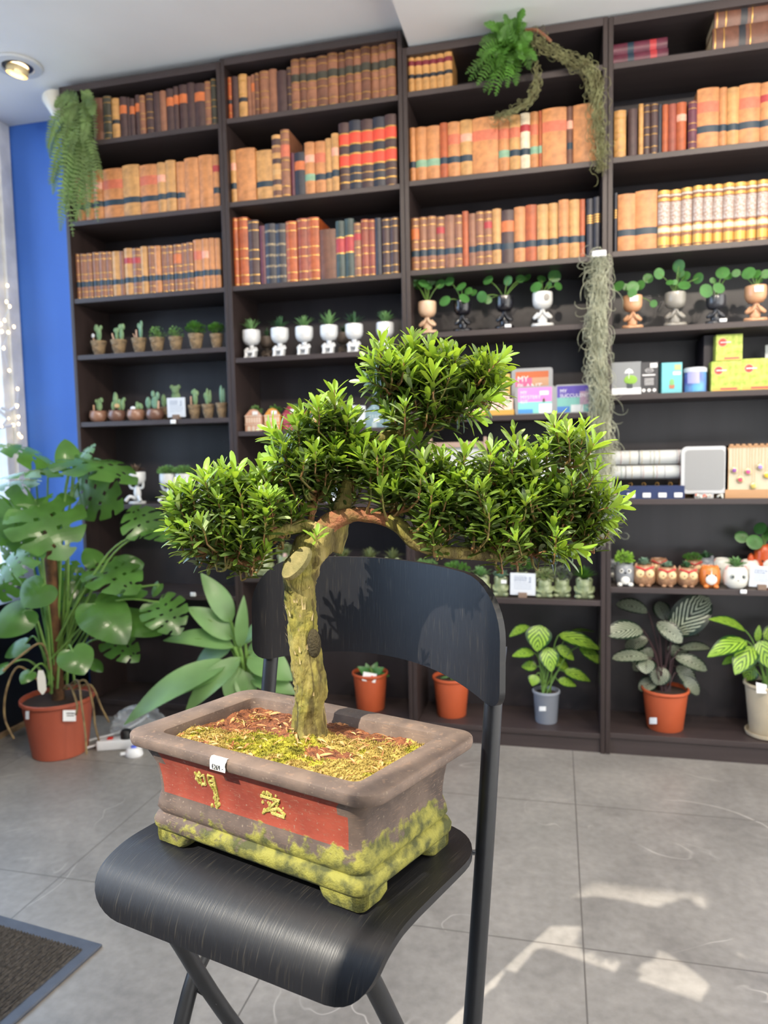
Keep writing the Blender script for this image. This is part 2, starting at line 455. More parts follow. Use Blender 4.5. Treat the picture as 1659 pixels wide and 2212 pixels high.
pagem = mat('book_pages', (206, 186, 150), .8, var=.12, vscale=90, stretch=(1, .05, 1))
NAMES = {'t': 'tan leather', 'o': 'orange-brown leather', 'b': 'brown leather', 'd': 'dark brown leather', 'k': 'black', 'r': 'reddish leather', 'g': 'dark green',
         'm': 'maroon', 'c': 'cream', 'h': 'honey-coloured leather', 's': 'brown calf', 'v': 'blackish green'}
def bands(code):
    base = code[0]; B = []   # (z0,z1,mat key)
    L = code[1:]
    if 'n' in L: B.append((.27, .385, 'n'))
    if 'e' in L: B.append((.27, .40, 'e'))
    if 'K' in L: B.append((.38, .48, 'K'))
    if 'V' in L: B += [(.56, .70, 'v')]
    if 'p' in L: B.append((.62, .76, 'p'))
    if 'q' in L: B.append((.68, .80, 'q'))
    if 'u' in L: B.append((.60, .80, 'u'))
    if 'f' in L: B.append((.60, .78, 'f'))
    if 'M' in L: B.append((.70, .82, 'M'))
    if 'D' in L: B += [(.05, .13, 'b'), (.22, .30, 'd'), (.38, .46, 'x'), (.55, .63, 'd'), (.72, .80, 's'), (.84, .94, 'd')]
    if 'R' in L: B += [(.37, .52, 'E'), (.68, .83, 'E'), (.35, .37, 'G'), (.52, .54, 'G'), (.66, .68, 'G'), (.83, .845, 'G'), (.24, .25, 'G'), (.12, .14, 'G'), (0, .02, 'G')]
    if 'W' in L: B += [(.45, .70, 'q'), (.43, .45, 'G'), (.70, .72, 'G'), (.02, .03, 'G')]
    if 'x' in L: B += [(z, z + .012, 'G') for z in (.03, .16, .40, .54, .84, .96)]
    if 'z' in L: B += [(z, z + .035, 'g2') for z in (.10, .28, .46, .64, .86)]
    if 'T' in L: B += [(z, z + .02, 'G') for z in (.58, .62, .66, .70)]
    if 'G' in L: B += [(0, .03, 'G'), (.06, .20, 'G'), (.26, .28, 'G'), (.28, .36, 'w'), (.36, .385, 'G'), (.42, .80, 'A'), (.82, .86, 'G'), (.90, .93, 'w'), (.94, 1, 'G')]
    return base, sorted(B, key=lambda q: q[0])
armm = mat('silver_tooling', (186, 178, 176), .4, metal=.1, rgb2=(150, 120, 100), vscale=160)
redlab = mat('red_label', (214, 70, 48), .45, var=.1, vscale=40)
dotm = mat('tooled_leather', (70, 66, 66), .4, rgb2=(170, 150, 110), vscale=120)
def label_words(code):
    L = code[1:]
    if 'R' in L: return ' with two red labels'
    if 'W' in L: return ' with red title label'
    if 'G' in L: return ''
    w = []
    if 'q' in L or 'f' in L or 'M' in L: w.append('red label')
    if 'u' in L: w.append('orange label')
    if 'p' in L: w.append('pink label')
    if 'n' in L: w.append('navy band')
    if 'e' in L: w.append('pale green band')
    if 'K' in L: w.append('black band')
    if 'V' in L: w.append('greenish band')
    if 'T' in L: w.append('gilt lettering')
    if 'D' in L: w.append('dark stripes')
    if 'z' in L: w.append('gilt motifs')
    if not w and 'x' in L: w.append('gilt ribs')
    return (' with ' + ' and '.join(w[:2])) if w else ''
def make_book(name, w, hgt, D, code, parent=None):
    base, B = bands(code)
    zs = []; z = 0.0
    for a, c, k in B:
        if a < z - 1e-6:
            if c <= z: continue
            a = z
        if a > z + 1e-6: zs.append((z, a, base))
        zs.append((a, c, k)); z = c
    if z < 1 - 1e-6: zs.append((z, 1.0, base))
    bm = bmat(base)
    mb = MB().use(bm)
    bulge = min(.008, w * .22); nx = 6
    def ring(zz, off):
        P = []
        for i in range(nx + 1):
            x = -1 + 2 * i / nx
            P.append((x * w / 2, -bulge * (1 - x * x) * 1.0 - off * (1 - x ** 4), zz))
        P += [(w / 2, .012, zz), (-w / 2, .012, zz)]
        return P
    for (a, c, k) in zs:
        m = goldm if k == 'G' else armm if k == 'A' else redlab if k == 'E' else dotm if k == 'g2' else bmat(k)
        off = .0012 if k == 'G' else .0004 if k != base else 0
        mb.use(m)
        mb.loft([ring(a * hgt, off), ring(c * hgt, off)], cap0=(a == 0), cap1=(c > .999))
    mb.use(bm)
    th = min(.003, w * .12)
    mb.box(-w / 2, -w / 2 + th, .010, D, 0, hgt); mb.box(w / 2 - th, w / 2, .010, D, 0, hgt)
    o = mb.build(name, parent, angle=30)
    if w > .008:
        MB().use(pagem).box(-w / 2 + th, w / 2 - th, .011, D - .004, .003, hgt - .004).build('page_block', o, smooth=False)
    return o
CR = {1: (0, 60, 3.318), 2: (470, 60, 3.95), 3: (860, 0, 3.456), 4: (1300, 0, 3.95)}
ROWN = ['top', 'second', 'third']
def book_row(bay, row, crop, start, items):
    ox, oy, s = CR[crop]; z0 = SH[bay][row]; x0 = start; YB = .028
    spots = []
    for it in items:
        xe, yt, code = it
        if code != '-': spots.append((x0, xe, yt, code))
        x0 = xe
    cnt = {}
    for (a, c, yt, code) in spots: cnt[code] = cnt.get(code, 0) + 1
    for k, (a, c, yt, code) in enumerate(spots):
        ua, uc = ox + a / s, ox + c / s; vt = oy + yt / s
        zm = z0 + .12
        xa, xb = x_at(ua, YB, zm), x_at(uc, YB, zm)
        xa = max(xa, .8 * bay + .0205); xb = min(xb, .8 * bay + .7795)
        if xb - xa < .006: xb = xa + .006
        zt = z_at(vt, (xa + xb) / 2, YB)
        hgt = max(.1, zt - z0)
        D = random.uniform(.15, .19)
        o = make_book('book', xb - xa - .0012, hgt, D, code)
        o.location = ((xa + xb) / 2, YB + random.uniform(-.003, .005), z0)
        nm = NAMES[code[0]] if 'G' not in code[1:] else 'richly gilt'
        if code == 'kT' : nm = 'black'
        lw = label_words(code)
        where = 'on %s shelf of %s bookcase' % (ROWN[row], BN[bay])
        pos = '%s from left' % ORD[k] if k < len(spots) - 1 else 'last at right'
        if k == 0: pos = 'first at left'
        lab = '%s book%s, %s %s' % (nm, lw, pos, where)
        if len(lab.split()) > 16: lab = '%s book, %s %s' % (nm, pos, where)
        tag(o, lab, 'book', 'antique books %s' % where)
book_row(0, 0, 1, 665, [(740,510,'b'),(800,495,'vx'),(855,510,'hxK'),(908,500,'du'),(930,500,'d'),(965,512,'du'),(1000,482,'du'),(1040,488,'sx'),(1095,468,'dx'),(1100,0,'-'),(1148,462,'d'),(1193,457,'s'),(1245,442,'du'),(1280,425,'du'),(1340,410,'du'),(1395,397,'d'),(1470,402,'du'),(1512,388,'sx'),(1553,368,'vx')])
book_row(0, 1, 1, 545, [(605,1070,'tn'),(670,1040,'tn'),(735,1025,'tnp'),(880,1012,'tnf'),(1000,985,'hn'),(1130,982,'tnf'),(1190,970,'hnp'),(1262,955,'hn'),(1325,963,'tn'),(1425,935,'t'),(1525,915,'t'),(1572,912,'tnq')])
book_row(0, 2, 1, 535, [(572,1622,'sxn'),(625,1622,'sxn'),(660,1617,'sxn'),(708,1610,'sxn'),(760,1608,'sxn'),(800,1605,'sxn'),(862,1603,'hn'),(890,1603,'sn'),(950,1582,'hnq'),(1013,1582,'sxqn'),(1060,1570,'hn'),(1110,1565,'sxn'),(1155,1565,'tn'),(1195,1562,'sxn'),(1240,1560,'sxn'),(1300,1553,'sxun'),(1340,1545,'sxn'),(1385,1540,'sxn'),(1450,1520,'tnf'),(1500,1515,'tnp'),(1540,1510,'tn'),(1580,1510,'tn')])
book_row(1, 0, 2, 60, [(120,425,'oxK'),(178,420,'d'),(250,400,'hxK'),(285,415,'s'),(318,400,'su'),(355,390,'bx'),(435,370,'sx'),(505,355,'s'),(590,370,'d'),(630,335,'dx'),(700,275,'sxV'),(760,262,'bxV'),(845,268,'sxV'),(940,245,'bxV'),(1025,218,'sxV'),(1090,210,'bxV'),(1160,195,'bxV'),(1225,187,'sxV'),(1305,162,'bxV'),(1375,155,'sxV'),(1440,140,'sxV'),(1522,128,'sxV')])
book_row(1, 1, 2, 80, [(162,1048,'hnp'),(325,1035,'t'),(470,1045,'hn'),(545,920,'hD'),(620,875,'sxf'),(655,1065,'m'),(745,1065,'ku'),(830,980,'tpe'),(920,970,'tnf'),(975,945,'hn'),(1035,905,'hnp'),(1125,812,'dR'),(1225,790,'kR'),(1328,783,'dR'),(1432,765,'kR'),(1532,745,'dR')])
book_row(1, 2, 2, 103, [(180,1625,'ox'),(265,1618,'ox'),(357,1645,'dx'),(410,1690,'m'),(500,1675,'kz'),(588,1675,'kz'),(680,1655,'ox'),(770,1628,'rx'),(870,1620,'ox'),(1010,1720,'b'),(1085,1650,'gW'),(1165,1630,'gW'),(1225,1665,'sxq'),(1290,1635,'rx'),(1345,1635,'rx'),(1400,1625,'k'),(1475,1625,'dx'),(1552,1620,'dx')])
book_row(2, 0, 3, 65, [(120,408,'hMK'),(176,402,'hMK'),(232,396,'hMK'),(285,390,'hMK'),(343,384,'hMK'),(405,375,'hMK')])
book_row(2, 1, 3, 88, [(130,955,'tn'),(212,950,'te'),(313,940,'te'),(372,922,'on'),(463,915,'tnf'),(555,898,'hnp'),(748,880,'tf'),(832,868,'tfe'),(912,862,'hnf'),(985,845,'cqn'),(1048,835,'tfe'),(1075,828,'oe'),(1258,812,'tf'),(1306,800,'bpn'),(1515,775,'t')])
book_row(2, 2, 3, 83, [(157,1630,'sxun'),(217,1622,'sxn'),(285,1615,'sxn'),(348,1617,'sxqn'),(425,1608,'sn'),(480,1605,'sxn'),(525,1578,'o'),(582,1595,'sn'),(642,1580,'sxn'),(703,1575,'sxqn'),(770,1560,'hn'),(865,1570,'dun'),(950,1545,'tn'),(1037,1530,'on'),(1120,1530,'hn'),(1197,1517,'hn'),(1275,1495,'tn'),(1355,1493,'hn'),(1395,1490,'on'),(1405,0,'-'),(1458,1485,'kT'),(1515,1470,'kT')])
book_row(3, 1, 4, 105, [(208,945,'hx'),(222,0,'-'),(303,935,'d'),(315,0,'-'),(357,883,'hx'),(417,885,'dx'),(480,880,'dx'),(516,890,'k'),(568,895,'o'),(638,890,'r'),(722,878,'op'),(735,0,'-'),(812,868,'mx'),(1000,755,'tnf'),(1068,750,'tn'),(1172,750,'hn'),(1355,715,'tnf'),(1470,702,'tnq'),(1600,690,'tnf')])
book_row(3, 2, 4, 103, [(135,1645,'kT'),(287,1660,'tn'),(477,1625,'tn'),(580,1630,'sG'),(678,1620,'sG'),(775,1603,'sG'),(860,1590,'sG'),(945,1582,'sG'),(1035,1575,'sG'),(1130,1562,'sG'),(1235,1555,'sG'),(1325,1545,'sG'),(1418,1538,'sG'),(1510,1528,'sG'),(1600,1520,'sG')])
# books lying flat on the top shelf of the rightmost bookcase
def flat_book(x0, x1, z0, z1, code, lab, y=.03):
    w = z1 - z0; h = x1 - x0
    o = make_book('book', w, h, .17, code)
    o.rotation_euler = (0, R_(90), 0)      # lying: its height runs along the shelf
    o.location = (x0, y, (z0 + z1) / 2)
    tag(o, lab, 'book', 'books lying flat on the top shelf of the rightmost bookcase')
zs = SH[3][0]
xa = x_at(1324, .03, zs + .03); xb = x_at(1443, .03, zs + .03)
flat_book(xa, xb, zs, zs + .040, 'mnq', 'maroon book lying flat, lower of the small pair on the rightmost top shelf')
flat_book(xa, xb - .003, zs + .0405, zs + .080, 'mnq', 'maroon book lying flat, upper of the small pair on the rightmost top shelf')
xa = x_at(1539, .03, zs + .06)
flat_book(xa, xa + .235, zs, zs + .085, 'bxK', 'thick brown book lying flat, lower of the big pair at upper right corner')
flat_book(xa + .006, xa + .24, zs + .0855, zs + .165, 'bxK', 'thick brown book lying flat, upper of the big pair at upper right corner')

# ================================================================== CHAIR
TH = R_(-22.3)
CA = Vector((math.cos(TH), math.sin(TH), 0)); CB = Vector((-math.sin(TH), math.cos(TH), 0))
SR = onz(1015, 1815, .735)                                  # seat's rear right corner
SW = .398                                                    # seat width
SO = SR - CA * (SW / 2); SO.z = 0                            # chair origin: on the floor under the middle of the seat's rear edge
chair = thing('folding_bar_chair', 'black folding bar chair with curved backrest, carrying the bonsai pot', 'chair', SO, TH)
blackwood = bpy.data.materials.new('black_stained_oak'); blackwood.use_nodes = True
def _bw(m, axis_stretch):
    nt = m.node_tree; n = nt.nodes; l = nt.links; p = n['Principled BSDF']
    tc = n.new('ShaderNodeTexCoord'); mp = n.new('ShaderNodeMapping'); l.new(tc.outputs['UV'], mp.inputs[0]); mp.inputs['Scale'].default_value = axis_stretch
    t = n.new('ShaderNodeTexNoise'); t.inputs['Scale'].default_value = 1.0; t.inputs['Detail'].default_value = 3; l.new(mp.outputs[0], t.inputs[0])
    r = n.new('ShaderNodeValToRGB'); r.color_ramp.elements[0].position = .58; r.color_ramp.elements[1].position = .76
    r.color_ramp.elements[0].color = s2l((23, 23, 26)) + (1,); r.color_ramp.elements[1].color = s2l((60, 56, 50)) + (1,)
    l.new(t.outputs['Fac'], r.inputs[0]); l.new(r.outputs[0], p.inputs['Base Color'])
    p.inputs['Roughness'].default_value = .42
    b = n.new('ShaderNodeBump'); b.inputs['Strength'].default_value = .25; b.inputs['Distance'].default_value = .001
    l.new(t.outputs['Fac'], b.inputs['Height']); l.new(b.outputs[0], p.inputs['Normal'])
_bw(blackwood, (620, 22, 1))
steel = mat('black_powder_steel', (32, 33, 36), .38, var=.1, vscale=40, bump=.06, bscale=900)
chrome = mat('bolt_steel', (150, 150, 152), .25, metal=1)
def sheet(name, parent, W, T, surf, r, th, mat_, nx=34, nt=34, rr=None, wfun=None):
    """curved plywood: surf(x, t) -> point; rounded corners r = (start, end) radius"""
    xs = [(-math.cos(math.pi * i / nx)) * W / 2 for i in range(nx + 1)]
    P = []
    for x in xs:
        def cut(rad):
            e = abs(x) - (W / 2 - rad)
            return 0 if e <= 0 else rad - math.sqrt(max(0, rad * rad - e * e))
        t0, t1 = cut(r[0]), T - cut(r[1])
        P.append([(x, lerp(t0, t1, k / nt)) for k in range(nt + 1)])
    mb = MB().use(mat_); nk = nt + 1; off = (nx + 1) * nk
    S = []; Nn = []
    for row in P:
        for (x, t) in row:
            p = Vector(surf(x, t)); e = 1e-3
            n = (Vector(surf(x + e, t)) - p).cross(Vector(surf(x, t + e)) - p).normalized()
            S.append(p); Nn.append(n)
    mb.v = [tuple(p) for p in S] + [tuple(p - n * th) for p, n in zip(S, Nn)]
    uv = [((x + W / 2), t) for row in P for (x, t) in row]
    def q(i, k): return i * nk + k
    for i in range(nx):
        for k in range(nt):
            f = (q(i, k), q(i + 1, k), q(i + 1, k + 1), q(i, k + 1))
            mb.face(f, [uv[a] for a in f]); g = tuple(off + a for a in reversed(f)); mb.face(g, [uv[a - off] for a in g])
    rim = [q(i, 0) for i in range(nx + 1)] + [q(nx, k) for k in range(1, nk)] + [q(i, nt) for i in range(nx - 1, -1, -1)] + [q(0, k) for k in range(nt - 1, 0, -1)]
    for j in range(len(rim)):
        a, b = rim[j], rim[(j + 1) % len(rim)]
        mb.face((b, a, a + off, b + off), [uv[b], uv[a], uv[a], uv[b]])
    return mb.build(name, parent, angle=50)
# seat profile along the chair (y = 0 at the rear edge, -y towards the front)
prof = spline([(0.02, .7385), (-.06, .7355), (-.12, .7345), (-.165, .7335), (-.200, .729), (-.232, .714), (-.250, .688), (-.255, .664)], 10)
prof = [(p.x, p.y) for p in prof]
cum = [0]
for i in range(1, len(prof)): cum.append(cum[-1] + math.dist(prof[i], prof[i - 1]))
def on_prof(t):
    t = max(-.01, min(cum[-1] + .01, t))
    for i in range(1, len(prof)):
        if t <= cum[i] or i == len(prof) - 1:
            k = (t - cum[i - 1]) / (cum[i] - cum[i - 1]); return lerp(prof[i - 1][0], prof[i][0], k), lerp(prof[i - 1][1], prof[i][1], k)
TS = cum[-1]
def seat_surf(x, t):
    y, z = on_prof(t); px = -x + .015; return (px, y + .14 * (px - .199), z)
sheet('seat', chair, .412, TS, seat_surf, (.075, .055), .010, blackwood)
# backrest
PX = .214
def back_y(x): return .088 - .070 * (x / .235) ** 2
BW = .458
def back_surf(x, t):
    s = abs(x) / (BW / 2)
    zb = .905 + .030 * (1 - s ** 2.2); zt = 1.084 - .010 * s * s
    return (-x, back_y(x) - .012 * (t - .5) * 0 - .03 * 0 + .035 * (lerp(zb, zt, t / .175) - .92) - .0, lerp(zb, zt, t / .175))
_bw2 = bpy.data.materials.new('black_stained_oak_back'); _bw2.use_nodes = True; _bw(_bw2, (620, 20, 1))
sheet('backrest', chair, BW, .175, lambda x, t: tuple(Vector(back_surf(-x, t)) + Vector((.012, 0, 0))), (.030, .075), -.009, _bw2)
for s in (-1, 1):
    x = s * PX
    if s < 0: x += .018
    if s > 0: pts = [(x, .056, .985), (x, .042, .92), (x, .012, .72), (x, -.026, .50), (x, -.07, .26), (x, -.115, .012)]
    else: pts = [(x, .056, .985), (x, .042, .92), (x - .006, .012, .72), (x - .012, -.035, .60), (x - .018, -.10, .485), (x - .02, -.15, .40), (x - .03, -.28, .012)]
    MB().use(steel).tube(spline(pts, 6), .0122, 14).build('post', chair)
    xi = s * (SW / 2 - .028)
    if s > 0: p2 = spline([(xi, -.09, .714), (xi, -.16, .712), (xi, -.196, .698), (xi, -.192, .665), (xi, -.165, .61), (xi, -.07, .42), (xi, .14, .012)], 6)
    else: p2 = spline([(xi, -.14, .714), (xi, -.22, .711), (xi, -.254, .694), (xi, -.242, .655), (xi, -.192, .57), (xi, -.110, .40), (xi, .10, .012)], 6)
    MB().use(steel).tube(p2, .0118, 14).build('leg', chair)
    MB().use(chrome).tube([(xi, -.012, .716), (x, .010, .718)], .0035, 8).build('pivot_rod', chair)
    MB().use(steel).box(xi - .012, xi + .012, -.05, .0, .712, .7255).build('hinge_bracket', chair, smooth=False)
    yb_, zb_ = (-.052, .392) if s > 0 else (-.128, .432)
    MB().use(chrome).tube([(xi - s * .010, yb_, zb_), ((x if s > 0 else x - .02) + s * .0135, yb_, zb_)], .005, 10).build('bolt', chair)
    MB().use(mat('rubber', (20, 20, 22), .8)).tube([(pts[-1][0], pts[-1][1], .0), (pts[-1][0], pts[-1][1] + .006, .03)], .015, 12).build('foot_cap', chair)
MB().use(steel).tube([(-PX, -.079, .20), (PX, -.079, .20)], .011, 12).build('footrest', chair)
MB().use(steel).tube([(-(SW / 2 - .03), .06, .17), (SW / 2 - .03, .06, .17)], .010, 12).build('stretcher', chair)

# ================================================================== BONSAI POT
def moss_over(name, rgb, rgb2, amount_lo, amount_hi, zlo, zhi, xbias=0):
    """glazed / bare clay with moss growing from the foot upwards in ragged patches"""
    m = bpy.data.materials.new(name); m.use_nodes = True
    nt = m.node_tree; n = nt.nodes; l = nt.links; p = n['Principled BSDF']; p.inputs['Roughness'].default_value = .78
    tc = n.new('ShaderNodeTexCoord')
    def N(s, d=5, st=None):
        t = n.new('ShaderNodeTexNoise'); t.inputs['Scale'].default_value = s; t.inputs['Detail'].default_value = d
        if st:
            mp = n.new('ShaderNodeMapping'); mp.inputs['Scale'].default_value = st; l.new(tc.outputs['Object'], mp.inputs[0]); l.new(mp.outputs[0], t.inputs[0])
        else: l.new(tc.outputs['Object'], t.inputs[0])
        return t.outputs['Fac']
    def R(src, a, b, pa=.35, pb=.65):
        r = n.new('ShaderNodeValToRGB'); r.color_ramp.elements[0].position = pa; r.color_ramp.elements[1].position = pb
        r.color_ramp.elements[0].color = tuple(a) + (1,); r.color_ramp.elements[1].color = tuple(b) + (1,); l.new(src, r.inputs[0]); return r.outputs[0]
    def M(op, a, b=None, clamp=False):
        q = n.new('ShaderNodeMath'); q.operation = op; q.use_clamp = clamp
        for i, x in enumerate((a, b)):
            if x is None: continue
            if isinstance(x, (int, float)): q.inputs[i].default_value = x
            else: l.new(x, q.inputs[i])
        return q.outputs[0]
    def mix(f, a, b):
        q = n.new('ShaderNodeMix'); q.data_type = 'RGBA'; l.new(f, q.inputs[0]); l.new(a, q.inputs[6]); l.new(b, q.inputs[7]); return q.outputs[2]
    base = R(N(26), s2l(rgb), s2l(rgb2))
    scr = R(N(90, 2, (1, 1, 9)), (0, 0, 0), (1, 1, 1), .60, .66)
    pale = R(N(8), s2l((150, 120, 98)), s2l((128, 100, 82)))
    base = mix(M('MULTIPLY', scr, .35), base, pale)
    spk = R(N(240, 2), (0, 0, 0), (1, 1, 1), .66, .72)
    base = mix(M('MULTIPLY', spk, .5), base, R(N(5), s2l((160, 142, 124)), s2l((140, 124, 106))))
    sx = n.new('ShaderNodeSeparateXYZ'); l.new(tc.outputs['Object'], sx.inputs[0])
    h = n.new('ShaderNodeMapRange'); h.inputs[1].default_value = zlo; h.inputs[2].default_value = zhi; h.inputs[3].default_value = amount_lo; h.inputs[4].default_value = amount_hi
    l.new(sx.outputs[2], h.inputs[0])
    hh = M('ADD', h.outputs[0], M('MULTIPLY', sx.outputs[0], xbias))
    mm = M('MULTIPLY', M('SUBTRACT', M('ADD', M('MULTIPLY', N(24, 8), .9), M('MULTIPLY', N(120, 3), .35)), M('SUBTRACT', 1.12, hh)), 11, True)
    moss = R(N(60, 6), s2l((70, 72, 32)), s2l((136, 132, 56)), .38, .60)
    col = mix(mm, base, moss)
    l.new(col, p.inputs['Base Color'])
    b = n.new('ShaderNodeBump'); b.inputs['Strength'].default_value = .55; b.inputs['Distance'].default_value = .0025
    l.new(M('ADD', M('MULTIPLY', mm, N(420, 4)), M('MULTIPLY', N(150, 4), .35)), b.inputs['Height']); l.new(b.outputs[0], p.inputs['Normal'])
    return m
clay = moss_over('brown_unglazed_clay', (74, 62, 56), (102, 86, 76), .80, .05, .022, .098, 1.3)
redg = moss_over('red_painted_panel', (128, 52, 36), (150, 66, 46), .90, .0, .045, .088, 1.2)
rimc = moss_over('brown_clay_rim', (92, 78, 70), (116, 98, 86), -1, -1, 0, 1)
LP, DPP = .326, .178                                   # foot print of the body
PO = onz(765, 1957, .7345); FRc = PO
TP = R_(-17.6)
PA = Vector((math.cos(TP), math.sin(TP), 0)); PB = Vector((-math.sin(TP), math.cos(TP), 0))
PC = Vector((0, 0, 0))
for q_ in ((247, 1578.4), (818.7, 1725.8), (1044, 1588.4), (558.3, 1492.5)): PC = PC + onz(q_[0], q_[1], .8810) * .25
PC.z = .7350; PC.x -= .004
SHEAR = .12
bonsai = thing('potted_bonsai', 'bonsai tree in a mossy brown and red rectangular pot on the black chair', 'bonsai', PC, TP)
def ring(hx, hy, r, z, n=7, nl=22, ns=14):
    """rounded rectangle with subdivided straight sides"""
    P = []
    r = min(r, hx - .001, hy - .001)
    def seg(a, b, k):
        for i in range(k): P.append((lerp(a[0], b[0], i / k), lerp(a[1], b[1], i / k), z))
    def arc(cx, cy, a0):
        for i in range(n): a = R_(a0 + 90 * i / n); P.append((cx + r * math.cos(a), cy + r * math.sin(a), z))
    seg((-hx + r, -hy), (hx - r, -hy), nl); arc(hx - r, -hy + r, -90)
    seg((hx, -hy + r), (hx, hy - r), ns); arc(hx - r, hy - r, 0)
    seg((hx - r, hy), (-hx + r, hy), nl); arc(-hx + r, hy - r, 90)
    seg((-hx, hy - r), (-hx, -hy + r), ns); arc(-hx + r, -hy + r, 180)
    return P
HL, HD = LP / 2, DPP / 2
body = [(.016, -.004, .012), (.0175, .003, .014), (.022, .006, .016), (.030, .0068, .016), (.037, .004, .016), (.0395, -.001, .015),
        (.042, .0005, .015), (.047, .0032, .016), (.054, .0022, .016), (.060, .0002, .015), (.064, -.0012, .015), (.072, -.001, .015), (.084, .0005, .015), (.095, .003, .016), (.104, .008, .018), (.109, .014, .020), (.1125, .023, .022)]
rim = [(.1125, .023, .022), (.1134, .0310, .026), (.1150, .0330, .028), (.119, .0342, .028), (.1226, .0340, .028), (.1240, .0328, .027), (.1246, .0300, .025)]
def face_y(z):
    for (z0, o0, _), (z1, o1, _2) in zip(body, body[1:]):
        if z0 <= z <= z1: 
            o = lerp(o0, o1, (z - z0) / max(1e-6, z1 - z0)); return -(HD + o * (.66 if o > .01 else 1))
    return -HD
mb = MB().use(clay); NL = 22; NS = 14; NC = 7
loops = [ring(HL + o_ * (1.12 if o_ > .01 else 1), HD + o_ * (.66 if o_ > .01 else 1), r_, z_) for z_, o_, r_ in body]
n0 = len(loops[0])
mb.loft(loops, cap0=True, cap1=False)
# front and back faces: the red panels between the corners
for fi, f in enumerate(mb.f):
    if len(f) != 4: continue
    cx = sum(mb.v[i][0] for i in f) / 4; cy = sum(mb.v[i][1] for i in f) / 4; cz = sum(mb.v[i][2] for i in f) / 4
    if abs(cy) > HD - .012 and abs(cx) < HL - .019 and .0635 < cz < .1075:
        mb.m[fi] = 1
mb.mats = [clay, redg]
mb.build('pot', bonsai, angle=60)
mb = MB().use(rimc)
inner = [(.1245, -.004, .012), (.1235, -.0065, .011), (.118, -.0085, .011), (.098, -.012, .010)]
loops = [ring(HL + o_ * 1.0, HD + o_ * .66, r_, z_) for z_, o_, r_ in rim] + [ring(HL + .012, HD + .007, .018, .1252)] + [ring(HL + o_, HD + o_, r_, z_) for z_, o_, r_ in inner]
mb.loft(loops, cap0=False, cap1=False)
o = mb.build('rim', bonsai, angle=38)
# cloud-shaped corner feet
for sx in (-1, 1):
    for sy in (-1, 1):
        mb = MB().use(clay)
        for k, (lx, ly) in enumerate(((.062, .020), (.020, .050))):
            x0, x1 = sorted((sx * (HL + .002), sx * (HL - lx))); y0, y1 = sorted((sy * (HD + .002), sy * (HD - ly)))
            L = [rrect(x0 + (.012 if sx > 0 and k == 0 else .001), x1 - (.012 if sx < 0 and k == 0 else .001), y0 + (.010 if sy > 0 and k == 1 else .001), y1 - (.010 if sy < 0 and k == 1 else .001), .008, 0.0, 4),
                 rrect(x0 + (.005 if sx > 0 and k == 0 else 0), x1 - (.005 if sx < 0 and k == 0 else 0), y0, y1, .009, .006, 4), rrect(x0, x1, y0, y1, .009, .0175, 4)]
            mb.loft(L)
        mb.build('foot', bonsai, angle=60)
# raised characters on the front panel
def x_front2(u, v):
    P0 = PC - PB * HD; d = ray(u, v); t = (P0 - CAM_POS).dot(PB) / d.dot(PB); return (CAM_POS + d * t - PC).dot(PA)
mossy = mat('character_ridge', (196, 180, 104), .85, rgb2=(150, 142, 54), vscale=160, bump=.6, bscale=500)
def ZC_(z): return lerp(.0640, .0985, (z - .055) / .045)
def stroke(mb, P, r=.0022):
    # follows the panel's slope
    mb.tube([(x, face_y(ZC_(z)) - .0002, ZC_(z)) for x, z in P], r, 6)
XC1 = x_front2(455, 1740); XC2 = x_front2(592, 1762); CW = 1.35
mb = MB().use(mossy)
X0 = XC1 + HD * SHEAR
for P in (((-.015, .098), (-.013, .083)), ((-.013, .083), (-.004, .083)), ((-.015, .097), (-.010, .092), (-.004, .097)), ((-.004, .098), (-.004, .083)), ((-.010, .094), (-.009, .080)),
          ((.002, .099), (.009, .099), (.010, .070), (.0075, .055)), ((.002, .099), (.001, .088), (.006, .078), (.007, .056)), ((.0015, .090), (.008, .092))):
    stroke(mb, [(X0 + a * CW, b) for a, b in P], .0015)
for k in range(46):
    a = random.uniform(-.016, .011); z = random.uniform(.055, .1)
    if (a < -.003 and z > .08) or a > .001: mb.ball((X0 + a * CW, face_y(ZC_(z)), ZC_(z)), random.uniform(.0012, .0026), nu=6, nv=4)
mb.build('raised_character', bonsai)
mb = MB().use(mossy); X0 = XC2 + HD * SHEAR
for P in (((-.004, .100), (.001, .096)), ((-.012, .091), (.009, .091), (.004, .083)), ((.006, .090), (-.004, .078), (-.013, .068)), ((-.012, .071), (-.002, .076), (.006, .080), (.013, .074)), ((-.004, .083), (-.002, .072), (.012, .071))):
    stroke(mb, [(X0 + a * CW, b) for a, b in P], .0017)
for k in range(34):
    a = random.uniform(-.012, .012); z = random.uniform(.070, .098)
    mb.ball((X0 + a * CW, face_y(ZC_(z)), ZC_(z)), random.uniform(.001, .0022), nu=6, nv=4)
mb.build('raised_character', bonsai)
